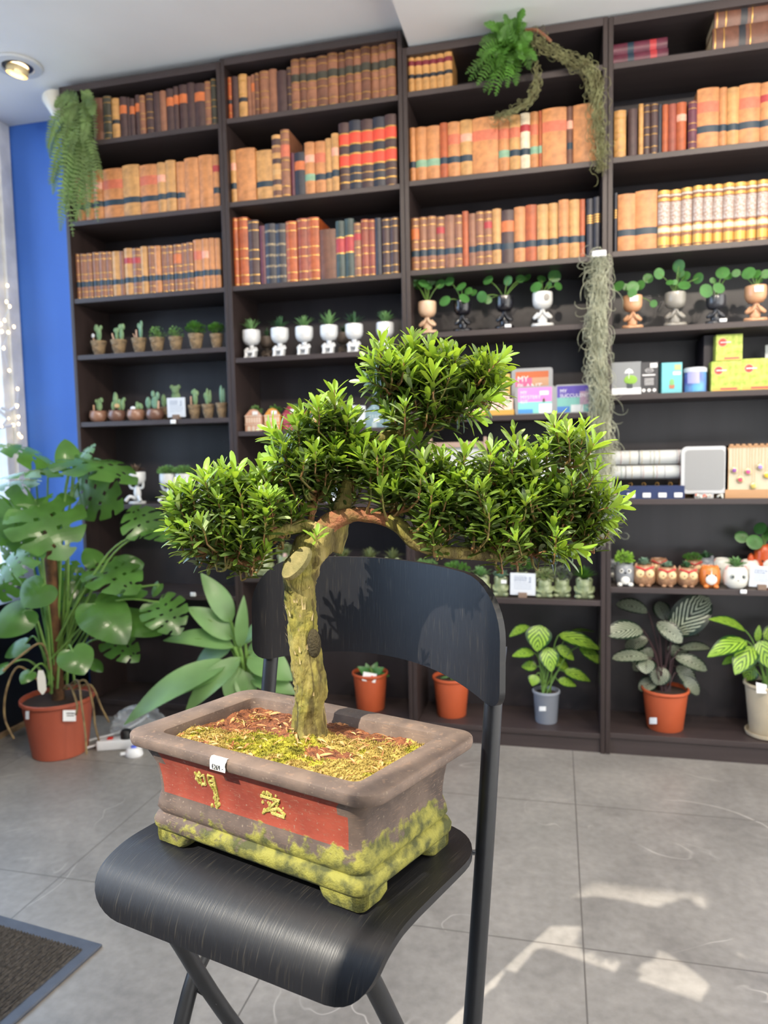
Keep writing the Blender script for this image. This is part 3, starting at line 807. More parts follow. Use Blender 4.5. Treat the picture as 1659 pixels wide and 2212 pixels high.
# price sticker on the rim's front edge
RY_ = HD + .0342 * .66 + .0004
def x_front(u, v, y):
    P0 = PC + PB * y; d = ray(u, v); t = (P0 - CAM_POS).dot(PB) / d.dot(PB); return (CAM_POS + d * t - PC).dot(PA)
stk = mat('sticker_paper', (236, 234, 226), .6)
ink = mat('ink', (30, 30, 36), .6)
mb = MB().use(stk)
yq = -RY_ - .0006
px = x_front(472, 1652, -RY_)
def onrim(x, s):
    """s along the rim section: 0 = lower lip, 1 = top edge, >1 on the top face"""
    if s <= 1: return (x, -RY_, lerp(.1138, .1222, s))
    k = s - 1; return (x, -RY_ + .0032 * min(1, k * 3) + max(0, k - .33) * .012, lerp(.1222, .1256, min(1, k * 3)))
cols = [-.0125, -.006, 0, .006, .0125]
ss = [0, .35, .7, 1.0, 1.15, 1.33, 1.55]
o0 = len(mb.v)
for i, cx in enumerate(cols):
    for s_ in ss: mb.v.append(onrim(px + RY_ * SHEAR + cx + .0006 * math.sin(9 * s_ + i), s_ * (1 if i % 2 else 1.02)))
for i in range(4):
    for k in range(len(ss) - 1):
        a = o0 + i * len(ss) + k; mb.face((a, a + len(ss), a + len(ss) + 1, a + 1))
stick = mb.build('price_sticker', bonsai)
GLY = {'€': [((.9,.95),(.5,1),(.2,.75),(.15,.5),(.2,.25),(.5,0),(.9,.05)), ((0,.6),(.7,.6)), ((0,.4),(.7,.4))],
       '2': [((.1,.8),(.4,1),(.8,.85),(.8,.6),(.1,0),(.9,0))], '6': [((.8,.95),(.3,.8),(.1,.35),(.3,0),(.7,0),(.85,.3),(.6,.55),(.2,.45))],
       '9': [((.8,.6),(.4,.4),(.15,.7),(.4,1),(.75,.95),(.85,.6),(.6,0))], '.': [((.3,0),(.4,0.05))], '-': [((.1,.4),(.8,.4))], ',': [((.4,.1),(.25,-.15))],
       'E': [((.9,1),(.1,1),(.1,0),(.9,0)), ((.1,.5),(.7,.5))]}
mb = MB().use(ink)
xx = px + RY_ * SHEAR - .0085
for ch in '€269.-':
    for st_ in GLY[ch]:
        mb.tube([(xx + a * .0026, -RY_ - .0005, .1150 + b * .0045) for a, b in st_], .00045, 4)
    xx += .0034 if ch not in '.' else .0022
mb.build('price_writing', stick)

# soil, moss and litter
soilm = mat('bark_soil', (96, 52, 32), .95, rgb2=(150, 92, 56), vscale=120, bump=1.0, bscale=260)
mossm = mat('green_moss', (120, 116, 30), .95, rgb2=(196, 186, 60), vscale=70, bump=1.0, bscale=420, detail=8)
mossm2 = mat('dry_moss', (150, 130, 62), .95, rgb2=(206, 178, 96), vscale=110, bump=1.0, bscale=380, detail=8)
litter = mat('dry_leaf_litter', (186, 122, 78), .8, rgb2=(214, 168, 112), vscale=60)
from mathutils import noise as NZ
def hgt(x, y):
    h = .1125 + .004 * NZ.noise(Vector((x * 22, y * 22, 3))) + .0025 * NZ.noise(Vector((x * 70, y * 70, 9)))
    tr = math.hypot(x - TRX, y - TRY); h += .010 * math.exp(-(tr / .045) ** 2)
    return h + .004 * math.exp(-((y + .05) / .04) ** 2)
TRX, TRY = -.010, .012
mb = MB().use(soilm); mb.mats = [soilm, mossm, mossm2]; NXs, NYs = 120, 74
hx, hy = HL - .0095, HD - .0095
for j in range(NYs + 1):
    for i in range(NXs + 1):
        x = lerp(-hx, hx, i / NXs); y = lerp(-hy, hy, j / NYs)
        g = NZ.noise(Vector((x * 26, y * 26, 0))) * .5 + .5
        mv = NZ.noise(Vector((x * 300, y * 300, 1))) * .0016
        mb.v.append((x, y, hgt(x, y) + mv))
def mossness(x, y):
    g = NZ.noise(Vector((x * 20 + 5, y * 20, 0))) * .75 + NZ.noise(Vector((x * 70, y * 70, 7))) * .3
    g += .55 * max(0, 1 - abs(y + .055) / .05) + .45 * max(0, x / .12) - .15
    g += .7 * math.exp(-((x - TRX) ** 2 + (y - TRY + .04) ** 2) / .0016)
    return g
for j in range(NYs):
    for i in range(NXs):
        a = j * (NXs + 1) + i
        x = lerp(-hx, hx, (i + .5) / NXs); y = lerp(-hy, hy, (j + .5) / NYs)
        g = mossness(x, y) + random.uniform(-.12, .12)
        fresh = math.exp(-((x - TRX) ** 2 + (y - TRY + .035) ** 2) / .0022) + NZ.noise(Vector((x * 34, y * 34, 5))) * .6
        mb.cur = 0 if g < .12 else (1 if fresh > .25 else 2)
        mb.face((a, a + 1, a + NXs + 2, a + NXs + 1))
mb.build('soil', bonsai)
mb = MB().use(mossm); mb.mats = [mossm, mossm2]
for k in range(5200):
    x, y = random.uniform(-hx + .002, hx - .002), random.uniform(-hy + .002, hy - .002)
    if mossness(x, y) < .14 + random.uniform(-.1, .1): continue
    fresh = math.exp(-((x - TRX) ** 2 + (y - TRY + .035) ** 2) / .0022) + NZ.noise(Vector((x * 34, y * 34, 5))) * .6
    mb.cur = 0 if fresh > .25 else 1
    h = hgt(x, y); a = random.uniform(0, 6.28); s_ = random.uniform(.0012, .0032)
    for q in range(3):
        aa = a + q * 2.1
        mb.add([(x + .0008 * math.cos(aa + 1.5), y + .0008 * math.sin(aa + 1.5), h), (x - .0008 * math.cos(aa + 1.5), y - .0008 * math.sin(aa + 1.5), h),
                (x + s_ * math.cos(aa) * .8, y + s_ * math.sin(aa) * .8, h + s_)], [(0, 1, 2)])
tag(mb.build('moss', bonsai, smooth=False), kind='stuff')
mb = MB().use(litter)
for k in range(230):
    x, y = random.uniform(-hx + .006, hx - .006), random.uniform(-hy + .006, hy - .006)
    if mossness(x, y) > .55 and random.random() < .8: continue
    h = hgt(x, y) + .002; a = random.uniform(0, 6.28); L_ = random.uniform(.006, .02); w = random.uniform(.0005, .0019)
    M = Matrix.Translation((x, y, h)) @ Matrix.Rotation(a, 4, 'Z') @ Matrix.Rotation(random.uniform(-.4, .4), 4, 'Y') @ Matrix.Rotation(random.uniform(-.6, .6), 4, 'X')
    nn = 5; Lp = []; Rp = []; Cp = []
    for i in range(nn):
        t = i / (nn - 1); ww = w * math.sin(math.pi * (t * .9 + .05)); zc = .0016 * math.sin(math.pi * t)
        Lp.append(M @ Vector((L_ * (t - .5), ww, zc))); Rp.append(M @ Vector((L_ * (t - .5), -ww, zc))); Cp.append(M @ Vector((L_ * (t - .5), 0, zc - .0006)))
    mb.strip(Lp, Rp, Cp)
tag(mb.build('leaf_litter', bonsai), kind='stuff')

# the pot's true height: stretch everything above the foot moulding
def SZ(z): return z if z < .05 else .05 + (z - .05) * (.1475 - .05) / (.1245 - .05)
for ob in list(COL.objects):
    q_ = ob
    while q_.parent: q_ = q_.parent
    if q_ is bonsai and ob.type == 'MESH':
        for v in ob.data.vertices: v.co.z = SZ(v.co.z); v.co.x += v.co.y * SHEAR
        if ob.name.startswith('price'):
            for v in ob.data.vertices: v.co.y -= .002

# ================================================================== BONSAI TREE
def dpt(z_off=0): return z_off
BASE = PC + PA * (TRX + TRY * SHEAR) + PB * TRY                       # trunk foot (world)
D0 = -(RM.transposed() @ (Vector((BASE.x, BASE.y, .875)) - CAM_POS)).z
AX = RM @ Vector((0, 0, -1))
def tp(u, v, dd=0.0):
    """a point of the tree: seen at (u, v), dd metres behind the trunk's own distance; returned in the bonsai's local frame"""
    # distance measured horizontally so that the tree stands upright
    d = ray(u, v); h = Vector((AX.x, AX.y, 0)).normalized()
    base = (Vector((BASE.x, BASE.y, 0)) - Vector((CAM_POS.x, CAM_POS.y, 0))).dot(h)
    t = (base + dd) / d.dot(h)
    w = CAM_POS + d * t - PC
    return Vector((w.dot(PA), w.dot(PB), w.z))
PXM = D0 / FPX                                         # metres per pixel at the tree
barkm = bpy.data.materials.new('mossy_bark'); barkm.use_nodes = True
def _bark():
    nt = barkm.node_tree; n = nt.nodes; l = nt.links; p = n['Principled BSDF']; p.inputs['Roughness'].default_value = .85
    tc = n.new('ShaderNodeTexCoord')
    def N(s, st=(1, 1, 1), d=6, dist=0):
        mp = n.new('ShaderNodeMapping'); mp.inputs['Scale'].default_value = st; l.new(tc.outputs['Object'], mp.inputs[0])
        t = n.new('ShaderNodeTexNoise'); t.inputs['Scale'].default_value = s; t.inputs['Detail'].default_value = d; t.inputs['Distortion'].default_value = dist; l.new(mp.outputs[0], t.inputs[0]); return t.outputs['Fac']
    def R(src, els):
        r = n.new('ShaderNodeValToRGB')
        while len(r.color_ramp.elements) < len(els): r.color_ramp.elements.new(.5)
        for e, (a, c) in zip(r.color_ramp.elements, els): e.position = a; e.color = tuple(c) + (1,)
        l.new(src, r.inputs[0]); return r.outputs[0]
    g = R(N(34, (1, 1, .25)), [(.32, s2l((84, 72, 42))), (.5, s2l((132, 118, 62))), (.62, s2l((156, 140, 86))), (.75, s2l((182, 160, 122)))])
    gr = R(N(12), [(.40, (0, 0, 0)), (.6, (1, 1, 1))])
    q = n.new('ShaderNodeMix'); q.data_type = 'RGBA'; l.new(gr, q.inputs[0]); l.new(g, q.inputs[6])
    l.new(R(N(90), [(.35, s2l((92, 92, 34))), (.65, s2l((148, 138, 56)))]), q.inputs[7])
    dk = R(N(60, (1, 1, .14), 3, 1.2), [(.36, (.25, .2, .16)), (.44, (1, 1, 1))])
    m = n.new('ShaderNodeMix'); m.data_type = 'RGBA'; m.blend_type = 'MULTIPLY'; m.inputs[0].default_value = .8; l.new(q.outputs[2], m.inputs[6]); l.new(dk, m.inputs[7])
    l.new(m.outputs[2], p.inputs['Base Color'])
    b = n.new('ShaderNodeBump'); b.inputs['Strength'].default_value = .9; b.inputs['Distance'].default_value = .004
    ad = n.new('ShaderNodeMath'); ad.operation = 'ADD'; l.new(N(75, (1, 1, .12), 6, .8), ad.inputs[0]); l.new(N(220, (1, 1, .4)), ad.inputs[1])
    l.new(ad.outputs[0], b.inputs['Height']); l.new(b.outputs[0], p.inputs['Normal'])
_bark()
redbark = mat('peeling_red_bark', (150, 92, 62), .8, rgb2=(112, 88, 44), vscale=60, bump=.8, bscale=200)
def limb(P, widths, name, m, seed=1, n=26, k=9, rough=.10, fine=1.0):
    """P = [(u, v, dd)], widths in pixels -> knobbly tapering limb"""
    pts = spline([tp(*q) for q in P], k)
    W_ = []
    for i in range(len(P) - 1):
        for j in range(k): W_.append(lerp(widths[i], widths[i + 1], j / k))
    W_.append(widths[-1])
    mb = MB().use(m); loops = []
    up = None
    for i, p in enumerate(pts):
        d = (pts[min(i + 1, len(pts) - 1)] - pts[max(i - 1, 0)]).normalized()
        if up is None:
            up = Vector((0, 1, 0)) if abs(d.y) < .9 else Vector((0, 0, 1)); up = (up - d * up.dot(d)).normalized()
        else: up = (up - d * up.dot(d)).normalized()
        w = d.cross(up); r = W_[i] * PXM / 2; L = []
        for q in range(n):
            a = 2 * math.pi * q / n; dirv = up * math.cos(a) + w * math.sin(a)
            # long ridges of peeling bark run along the limb
            s = i * .35
            rr = r * (1 + rough * NZ.noise(Vector((math.cos(a) * 2.4 + seed, math.sin(a) * 2.4, s * .35))) * 1.6 + rough * .8 * fine * NZ.noise(Vector((math.cos(a) * 7 + seed, math.sin(a) * 7, s * .5)))
                      + rough * .5 * NZ.noise(Vector((math.cos(a) * 3 + seed, math.sin(a) * 3, s * 2.2))))
            L.append(p + dirv * rr)
        loops.append(L)
    mb.loft(loops)
    return mb.build(name, bonsai, angle=180), pts
trunk, TPTS = limb([(668, 1612, 0), (667, 1575, 0), (668, 1520, 0), (672, 1480, -.002), (664, 1430, -.004), (655, 1380, -.004), (652, 1330, -.004), (648, 1280, -.004), (650, 1235, -.002), (668, 1195, 0), (690, 1165, .004), (703, 1135, .006)],
     [100, 74, 62, 70, 66, 62, 60, 62, 76, 72, 68, 58], 'trunk', barkm, 1, 40, 10, .13, 1.2)
# sawn-off stub with its pale oval scar on the upper left of the trunk
stub, _ = limb([(652, 1262, -.006), (640, 1236, -.012), (634, 1212, -.016)], [64, 58, 44], 'cut_stub', barkm, 5, 24, 6, .10)
scar = mat('weathered_cut_wood', (142, 130, 84), .9, rgb2=(110, 104, 62), vscale=50, bump=.5, bscale=200)
pS = tp(640, 1216, -.034); 
M = Matrix.Translation(pS) @ Matrix.Rotation(R_(58), 4, 'X') @ Matrix.Rotation(R_(-28), 4, 'Z')
MB().use(scar).lathe([(.001, .003), (.010, .0034), (.0165, .0025), (.0175, .0), (.0165, -.006)], 22, M=M, sx=.78, sy=1.45).build('pruning_scar', bonsai)
MB().use(mat('dark_knot', (58, 50, 28), .95, bump=1, bscale=300)).ball(tp(678, 1390, -.022), (.010, .008, .019)).build('bark_knot', bonsai)
# loose curls of bark
for k in range(34):
    mb = MB().use(mat('pale_bark_flake', (206, 184, 132), .9))
    i = random.randrange(8, len(TPTS) - 22); p = TPTS[i]; a = random.uniform(-2.9, -.2)
    r = .0215; q = p + Vector((math.cos(a) * r, math.sin(a) * r, 0)); hh = random.uniform(.004, .012); w = random.uniform(.0006, .0016)
    t = Vector((-math.sin(a), math.cos(a), 0)); o_ = Vector((math.cos(a), math.sin(a), 0))
    mb.strip([q - t * w, q - t * w * .8 + Vector((0, 0, hh * .5)) + o_ * .0012, q + Vector((0, 0, hh)) + o_ * .004], [q + t * w, q + t * w * .8 + Vector((0, 0, hh * .5)) + o_ * .0012, q + Vector((0, 0, hh)) + o_ * .004])
    mb.build('bark_flake', bonsai)
LIMBS = []
def branch(P, w, m=None, seed=2, rough=.14):
    o, pts = limb(P, w, 'branch', m or barkm, seed, 16, 7, rough); LIMBS.extend(pts); return o
LIMBS.extend(TPTS[-6:])
branch([(700, 1145, .004), (722, 1124, .004), (760, 1112, .0), (800, 1114, 0), (842, 1124, -.005)], [52, 44, 30, 30, 28], redbark, 3)
branch([(838, 1122, -.005), (870, 1142, -.01), (900, 1172, -.01), (950, 1190, -.015), (1010, 1196, -.01), (1070, 1200, 0), (1130, 1190, .01), (1185, 1160, .02), (1230, 1120, .03)], [30, 32, 30, 26, 26, 26, 22, 18, 10], barkm, 7)
branch([(712, 1190, .01), (724, 1150, .014), (738, 1110, .014), (746, 1060, .015), (765, 1010, .015), (800, 965, .01), (838, 940, .01), (880, 922, .01), (925, 905, .01)], [50, 56, 40, 36, 30, 24, 22, 18, 8], barkm, 9)
branch([(690, 1150, 0), (662, 1136, 0), (630, 1140, -.005), (600, 1150, -.01), (575, 1168, -.015), (560, 1205, -.02)], [40, 26, 24, 24, 20, 14], barkm, 11, .2)
branch([(562, 1200, -.02), (540, 1218, -.02), (500, 1208, -.02), (470, 1180, -.015), (455, 1150, 0)], [14, 13, 12, 10, 6], redbark, 13)
branch([(608, 1165, -.01), (590, 1135, -.01), (580, 1100, -.01), (572, 1060, -.01), (574, 1030, 0)], [18, 14, 13, 12, 6], mat('brown_twig', (118, 76, 54), .8, bump=.5), 15)
branch([(670, 1130, .005), (680, 1080, .01), (700, 1040, .015), (730, 1000, .015), (745, 960, .015)], [14, 13, 12, 10, 6], redbark, 17)
branch([(870, 925, .01), (880, 890, .01), (872, 850, .01), (880, 800, .01)], [12, 10, 8, 4], redbark, 19)
branch([(915, 908, .01), (950, 880, .01), (1000, 840, .01), (1050, 800, .01)], [12, 10, 8, 4], redbark, 21)
branch([(848, 935, .005), (848, 900, .0), (850, 862, 0), (846, 830, 0)], [10, 8, 7, 4], None, 23)
branch([(1060, 1198, .0), (1068, 1150, .0), (1078, 1090, .01), (1095, 1010, .01)], [16, 12, 9, 4], redbark, 25)
branch([(1150, 1180, .015), (1170, 1120, .02), (1190, 1050, .02), (1205, 960, .02)], [14, 11, 9, 4], redbark, 27)
branch([(950, 1188, -.01), (960, 1130, .0), (950, 1070, .01), (940, 1010, .01)], [14, 11, 9, 4], redbark, 29)
branch([(860, 1140, -.01), (850, 1090, 0), (840, 1050, .01), (835, 1000, .01)], [12, 10, 8, 4], redbark, 31)
branch([(500, 1206, -.02), (470, 1150, -.01), (480, 1090, 0), (480, 1040, 0)], [10, 8, 7, 4], redbark, 33)
branch([(1200, 1150, .02), (1250, 1120, .03), (1300, 1090, .03)], [12, 8, 4], None, 35)
branch([(590, 1150, -.01), (540, 1140, -.01), (490, 1130, -.005), (440, 1110, 0)], [12, 9, 7, 4], redbark, 37)

# leaves: narrow, leathery, in spirals along short upright shoots; young leaves at the tips are yellow-green
old = leaf_mat('mature_leaf', (68, 86, 44), .30, (120, 145, 36), .22, var=.35, vscale=30)
mid = leaf_mat('adult_leaf', (100, 124, 54), .32, (150, 175, 50), .28, var=.25, vscale=30)
young = leaf_mat('young_leaf', (134, 168, 62), .36, (180, 210, 60), .35, var=.16, vscale=40)
twigm = mat('green_twig', (112, 112, 52), .7, rgb2=(140, 90, 60), vscale=50)
pale = leaf_mat('pale_sheen_leaf', (150, 166, 118), .3, (170, 190, 90), .2, var=.15, vscale=40)
FOL = MB().use(old); FOL.mats = [old, mid, young, pale]
TW = MB().use(twigm)
WP = [(.0, .18), (.22, .60), (.5, .96), (.76, 1.0), (.92, .66), (1.0, .10)]
def bleaf(o, d, up, L, w, curl, k):
    """o origin, d direction, up = leaf's upper side"""
    FOL.cur = k
    s = d.cross(up).normalized(); up = s.cross(d).normalized()
    A = []; B_ = []; C_ = []
    for t, ww in WP:
        c = o + d * (L * t) + up * (-curl * L * t * t)
        A.append(c + s * (w * ww) + up * w * ww * .28); B_.append(c - s * (w * ww) + up * w * ww * .28); C_.append(c)
    FOL.strip(A, B_, C_)
def shoot(base, tip, nl, L0, fresh=1.0, rnd=random):
    ax = (tip - base); H = ax.length; ax.normalize()
    a0 = rnd.uniform(0, 6.28)
    ux = ax.orthogonal().normalized(); uy = ax.cross(ux)
    TW.tube([base, base + ax * H * .5 + ux * .001, tip], [.0013, .0012, .0008], 5)
    for i in range(nl):
        t = i / (nl - 1)
        a = a0 + i * 2.39996
        out = ux * math.cos(a) + uy * math.sin(a)
        spread = lerp(1.25, .38, t ** 1.3) + rnd.uniform(-.16, .16)
        d = (ax * math.cos(spread) + out * math.sin(spread)).normalized()
        L = L0 * lerp(.86, 1.0, math.sin(math.pi * min(1, t * 1.1))) * rnd.uniform(.8, 1.12) * (1 if t < .86 else lerp(1, .55, (t - .86) / .14))
        o = base + ax * H * lerp(.05, 1, t)
        k = 3 if rnd.random() < .05 else 2 if t > 1 - .34 * fresh else 1 if t > .60 - .4 * (fresh - .5) else (0 if rnd.random() < .75 else 1)
        bleaf(o, d, ax - d * ax.dot(d) if abs(ax.dot(d)) < .97 else out * -1, L, L * rnd.uniform(.105, .138), rnd.uniform(.04, .24), k)
def nearest(p):
    return min(LIMBS, key=lambda q: (q - p).length_squared)
PX = PXM
# pads: centre (u, v), half sizes in px, depth centre and half depth in metres, number of shoots
PADS = [(455, 1105, 88, 88, 0, .06, 46), (575, 1090, 88, 70, 0, .055, 34), (500, 1060, 70, 50, .02, .04, 12), (520, 1165, 80, 34, -.015, .04, 12),
        (660, 985, 84, 72, .01, .05, 44), (735, 925, 62, 70, .015, .04, 22), (745, 1035, 60, 56, .02, .045, 16), (700, 900, 60, 50, .01, .03, 8),
        (860, 800, 72, 66, .005, .05, 36), (940, 830, 88, 70, .01, .055, 46), (1030, 810, 60, 44, .01, .04, 22), (890, 880, 70, 34, 0, .04, 12),
        (830, 1010, 88, 66, 0, .06, 34), (930, 1040, 96, 70, 0, .065, 44), (1040, 1080, 96, 88, .0, .065, 54), (1150, 1080, 96, 96, .01, .065, 54),
        (1235, 1040, 60, 88, .02, .05, 34), (1275, 1110, 66, 48, .03, .04, 22), (1130, 1160, 100, 36, .0, .05, 18), (960, 1140, 84, 34, -.01, .05, 12), (1110, 1000, 66, 50, .01, .04, 14), (1230, 955, 44, 44, .02, .03, 12)]
rb = random.Random(11)
for (u, v, ru, rv, dc, rd, cnt) in PADS:
    for k in range(int(cnt * .80)):
        while True:
            a, b, c = rb.uniform(-1, 1), rb.uniform(-1, 1), rb.uniform(-1, 1)
            if a * a + b * b + c * c <= 1: break
        tip = tp(u + a * ru, v + b * rv, dc + c * rd)
        cen = tp(u, v + rv * .9, dc)
        d = (tip - cen); d.normalize()
        d = (d * .62 + Vector((0, 0, .85)) + Vector((rb.uniform(-.35, .35), rb.uniform(-.35, .35), rb.uniform(-.1, .1)))).normalized()
        H = rb.uniform(.022, .046)
        base = tip - d * H
        shoot(base, tip, rb.randint(14, 22), rb.uniform(.024, .034), rb.choice([.25, .5, .8, 1.0, 1.2]), rb)
        q = nearest(base)
        if (q - base).length < .10: TW.tube(spline([q, lerp(q, base, .5) + Vector((rb.uniform(-.006, .006), rb.uniform(-.006, .006), -.006)), base], 3), [.0020] * 4 + [.0016, .0015, .0013], 5)
# the shoots that draw the outline: tip (u, v), lean in px, length px, leaf length
TIPS = [(480, 1012, -4, 60), (400, 1052, -22, 60), (372, 1085, -40, 50), (440, 1030, -12, 50), (420, 1180, -50, 20), (375, 1140, -50, 26), (565, 1015, 6, 50), (508, 1022, 0, 40), (545, 1040, 0, 50), (640, 1035, 20, 40),
        (722, 842, -2, 90), (640, 915, -8, 60), (600, 945, -34, 50), (590, 985, -46, 30), (688, 872, 0, 60), (752, 895, 8, 60), (770, 935, 20, 50), (585, 930, -40, 42),
        (822, 735, 2, 70), (890, 728, 0, 66), (985, 765, 10, 60), (965, 762, 0, 50), (1062, 782, 24, 60), (1086, 772, 48, 50), (1085, 800, 56, 40), (800, 780, -30, 40), (790, 820, -44, 20), (930, 750, 0, 50), (1060, 860, 60, 10), (1030, 900, 50, -10),
        (1110, 935, 2, 90), (1195, 912, -14, 60), (1225, 925, -6, 70), (1262, 922, 14, 70), (1285, 955, 28, 50), (1290, 1010, 30, 60), (1330, 1060, 50, 44), (1338, 1090, 62, 20), (1315, 1130, 60, 6), (1300, 1050, 30, 60), (1255, 1190, 50, -20), (1220, 1195, 50, -10),
        (905, 955, 0, 50), (870, 965, -6, 50), (955, 985, 4, 56), (1005, 975, 10, 56), (1060, 975, 6, 60), (780, 985, -20, 50), (800, 960, -6, 50), (1150, 985, 4, 60), (1180, 960, 0, 60), (1205, 1185, 40, 10),
        (820, 1030, -20, 40), (890, 1030, 10, 50), (985, 1080, 0, 50), (1090, 1075, 4, 50), (1195, 1060, 0, 56), (1160, 1150, 10, 40), (1040, 1155, -6, 40), (560, 1060, -6, 44), (470, 1080, -6, 40), (690, 985, -10, 40), (735, 990, 10, 50), (940, 1100, 0, 40)]
for (u, v, lean, ln) in TIPS:
    dd = rb.uniform(-.03, .01)
    tip = tp(u, v, dd); base = tp(u - lean, v + ln, dd + .01)
    shoot(base, tip, 20, rb.uniform(.028, .036), 1.15, rb)
    q = nearest(base)
    if (q - base).length < .12: TW.tube(spline([q, lerp(q, base, .5) + Vector((0, 0, -.006)), base], 3), [.0022] * 4 + [.0018, .0016, .0014], 5)
shoot(tp(682, 1172, -.036), tp(684, 1156, -.040), 9, .021, 3.0, rb)     # small fresh sprout at the fork
FOL.build('leaves', bonsai, smooth=True, angle=180)
TW.build('twigs', bonsai)

# ================================================================== PLANT HELPERS
def tdist(u, v, y):                      # camera distance (along the view axis) of the point seen at (u, v) in the plane y
    p = ony(u, v, y); return -(RM.transposed() @ (p - CAM_POS)).z
def blade(mb, o, tip, up, W, prof=None, curl=.15, fold=.15, n=9):
    """lance leaf from o to tip, half width W, arching over"""
    o = Vector(o); tip = Vector(tip); d = tip - o; L = d.length; d.normalize()
    s = d.cross(Vector(up))
    s = s.normalized() if s.length > 1e-4 else d.orthogonal().normalized()
    up = s.cross(d).normalized()
    A = []; B_ = []; C_ = []
    for i in range(n + 1):
        t = i / n
        w = W * (math.sin(math.pi * min(1, t ** .8)) ** .8 if prof is None else prof(t)) + W * .03
        c = o + d * (L * t) + up * (curl * L * math.sin(math.pi * t))
        A.append(c + s * w + up * w * fold); B_.append(c - s * w + up * w * fold); C_.append(c)
    mb.strip(A, B_, C_)
def lance(t): return math.sin(math.pi * t ** .75) ** .85
def oval(t): return math.sin(math.pi * t) ** .55
def disc_leaf(mb, c, nrm, r, n=14):
    c = Vector(c); nrm = Vector(nrm).normalized(); a = nrm.orthogonal().normalized(); b = nrm.cross(a)
    o = len(mb.v); mb.v.append(tuple(c - nrm * r * .10))
    for k in (.55, 1.0):
        for i in range(n):
            t = 2 * math.pi * i / n; mb.v.append(tuple(c + (a * math.cos(t) + b * math.sin(t)) * r * k + nrm * r * (.03 if k < 1 else -.02)))
    for i in range(n):
        j = (i + 1) % n; mb.face((o, o + 1 + i, o + 1 + j)); mb.face((o + 1 + i, o + 1 + n + i, o + 1 + n + j, o + 1 + j))
TOCAM = lambda p: (CAM_POS - Vector(p)).normalized()
def potlathe(parent, name, m, h, rt, rb, wall=.004, lip=.010, c=(0, 0, 0), n=28, soil=None):
    prof = [(rb * .96, 0), (rb, .003), (lerp(rb, rt, .86) - .002, h - lip - .004), (rt, h - lip), (rt + .002, h - lip + .002), (rt + .002, h - .002), (rt, h), (rt - wall, h), (rt - wall - .001, h - lip - .006)]
    mb = MB().use(m).lathe(prof, n, c=c, cap1=False); o = mb.build(name, parent)
    sm = soil or mat('potting_soil', (52, 38, 30), .95, var=.3, vscale=200, bump=.8, bscale=300)
    MB().use(sm).lathe([(.001, h - lip - .002), (rt - wall, h - lip - .004)], n, c=c, cap0=True, cap1=False).build('soil', parent)
    return o
terra = mat('terracotta_plastic', (164, 82, 60), .5, var=.06, vscale=6)
terra2 = mat('orange_plastic_pot', (188, 88, 52), .45, var=.06, vscale=6)
label_white = mat('white_label', (232, 234, 236), .45)
stemg = leaf_mat('green_stem', (104, 140, 66), .45, tw=.1)

# ================================================================== MONSTERA
HALF = spline([(.02, .03, 0), (.20, -.13, 0), (.42, -.10, 0), (.56, .10, 0), (.585, .32, 0), (.50, .56, 0), (.34, .77, 0), (.16, .92, 0), (0, 1.0, 0)], 6)
def monstera_leaf(mb, o, tip, up, split=True, aspect=1.0, curl=.10, lobes=5, droop=.12):
    o = Vector(o); tip = Vector(tip); d = tip - o; L = d.length; d.normalize(); s = d.cross(Vector(up)).normalized(); up = s.cross(d).normalized()
    def P(x, y):
        z = curl * math.sin(math.pi * max(0, min(1, y))) - droop * abs(x) ** 1.4 * 2 + .05 * abs(x)
        return o + d * (L * y) + s * (L * x * aspect) + up * (L * z)
    def O(q):
        f = q * (len(HALF) - 1); i = min(int(f), len(HALF) - 2); return lerp(HALF[i], HALF[i + 1], f - i)
    def Mid(q): return (0.0, max(0.0, (q - .12)) / .88 * .98)
    for sg in (1, -1):
        N = lobes if split else 6
        for j in range(N):
            q0, q1 = j / N, (j + 1) / N; qc = (q0 + q1) / 2
            nr, nq = 7, 4
            rows = []
            for r_ in range(nr + 1):
                r = r_ / nr; g = 0.0
                if split and r > .42:
                    g = (.15 + .10 * math.sin(math.pi * min(1, (r - .42) / .5))) * min(1, (r - .42) * 7)
                    if r > .9: g += (r - .9) * 1.6
                row = []
                for k in range(nq + 1):
                    q = lerp(q0, q1, k / nq); q = lerp(q, qc, g if (0 < j or k > 0) and (j < N - 1 or k < nq) else 0)
                    a, b = O(q), Mid(q); row.append(P(sg * lerp(b[0], a.x, r), lerp(b[1], a.y, r)))
                rows.append(row)
            for r_ in range(nr):
                for k in range(nq):
                    qd = [rows[r_][k], rows[r_][k + 1], rows[r_ + 1][k + 1], rows[r_ + 1][k]]
                    if split and r_ in (1,) and k == nq - 1 and j in (1, 2, 3): continue      # the little holes beside the midrib
                    mb.add(qd if sg > 0 else qd[::-1], [(0, 1, 2, 3)])
    return o
MP = onz(117, 1600, 0); MP = Vector((.132, -.40, 0))
mon = thing('monstera', 'large monstera with split leaves on a moss pole in a terracotta pot', 'potted plant', MP)
MD = -(RM.transposed() @ (Vector((MP.x, MP.y, .5)) - CAM_POS)).z
def mp_(u, v, dd=0): return dep(u, v, MD + dd) - MP
potlathe(mon, 'pot', terra, .245, .148, .112, lip=.016, n=40)
mm_ = leaf_mat('monstera_leaf', (74, 112, 54), .22, (130, 180, 50), .26, var=.34, vscale=9)
mb = MB().use(mm_)
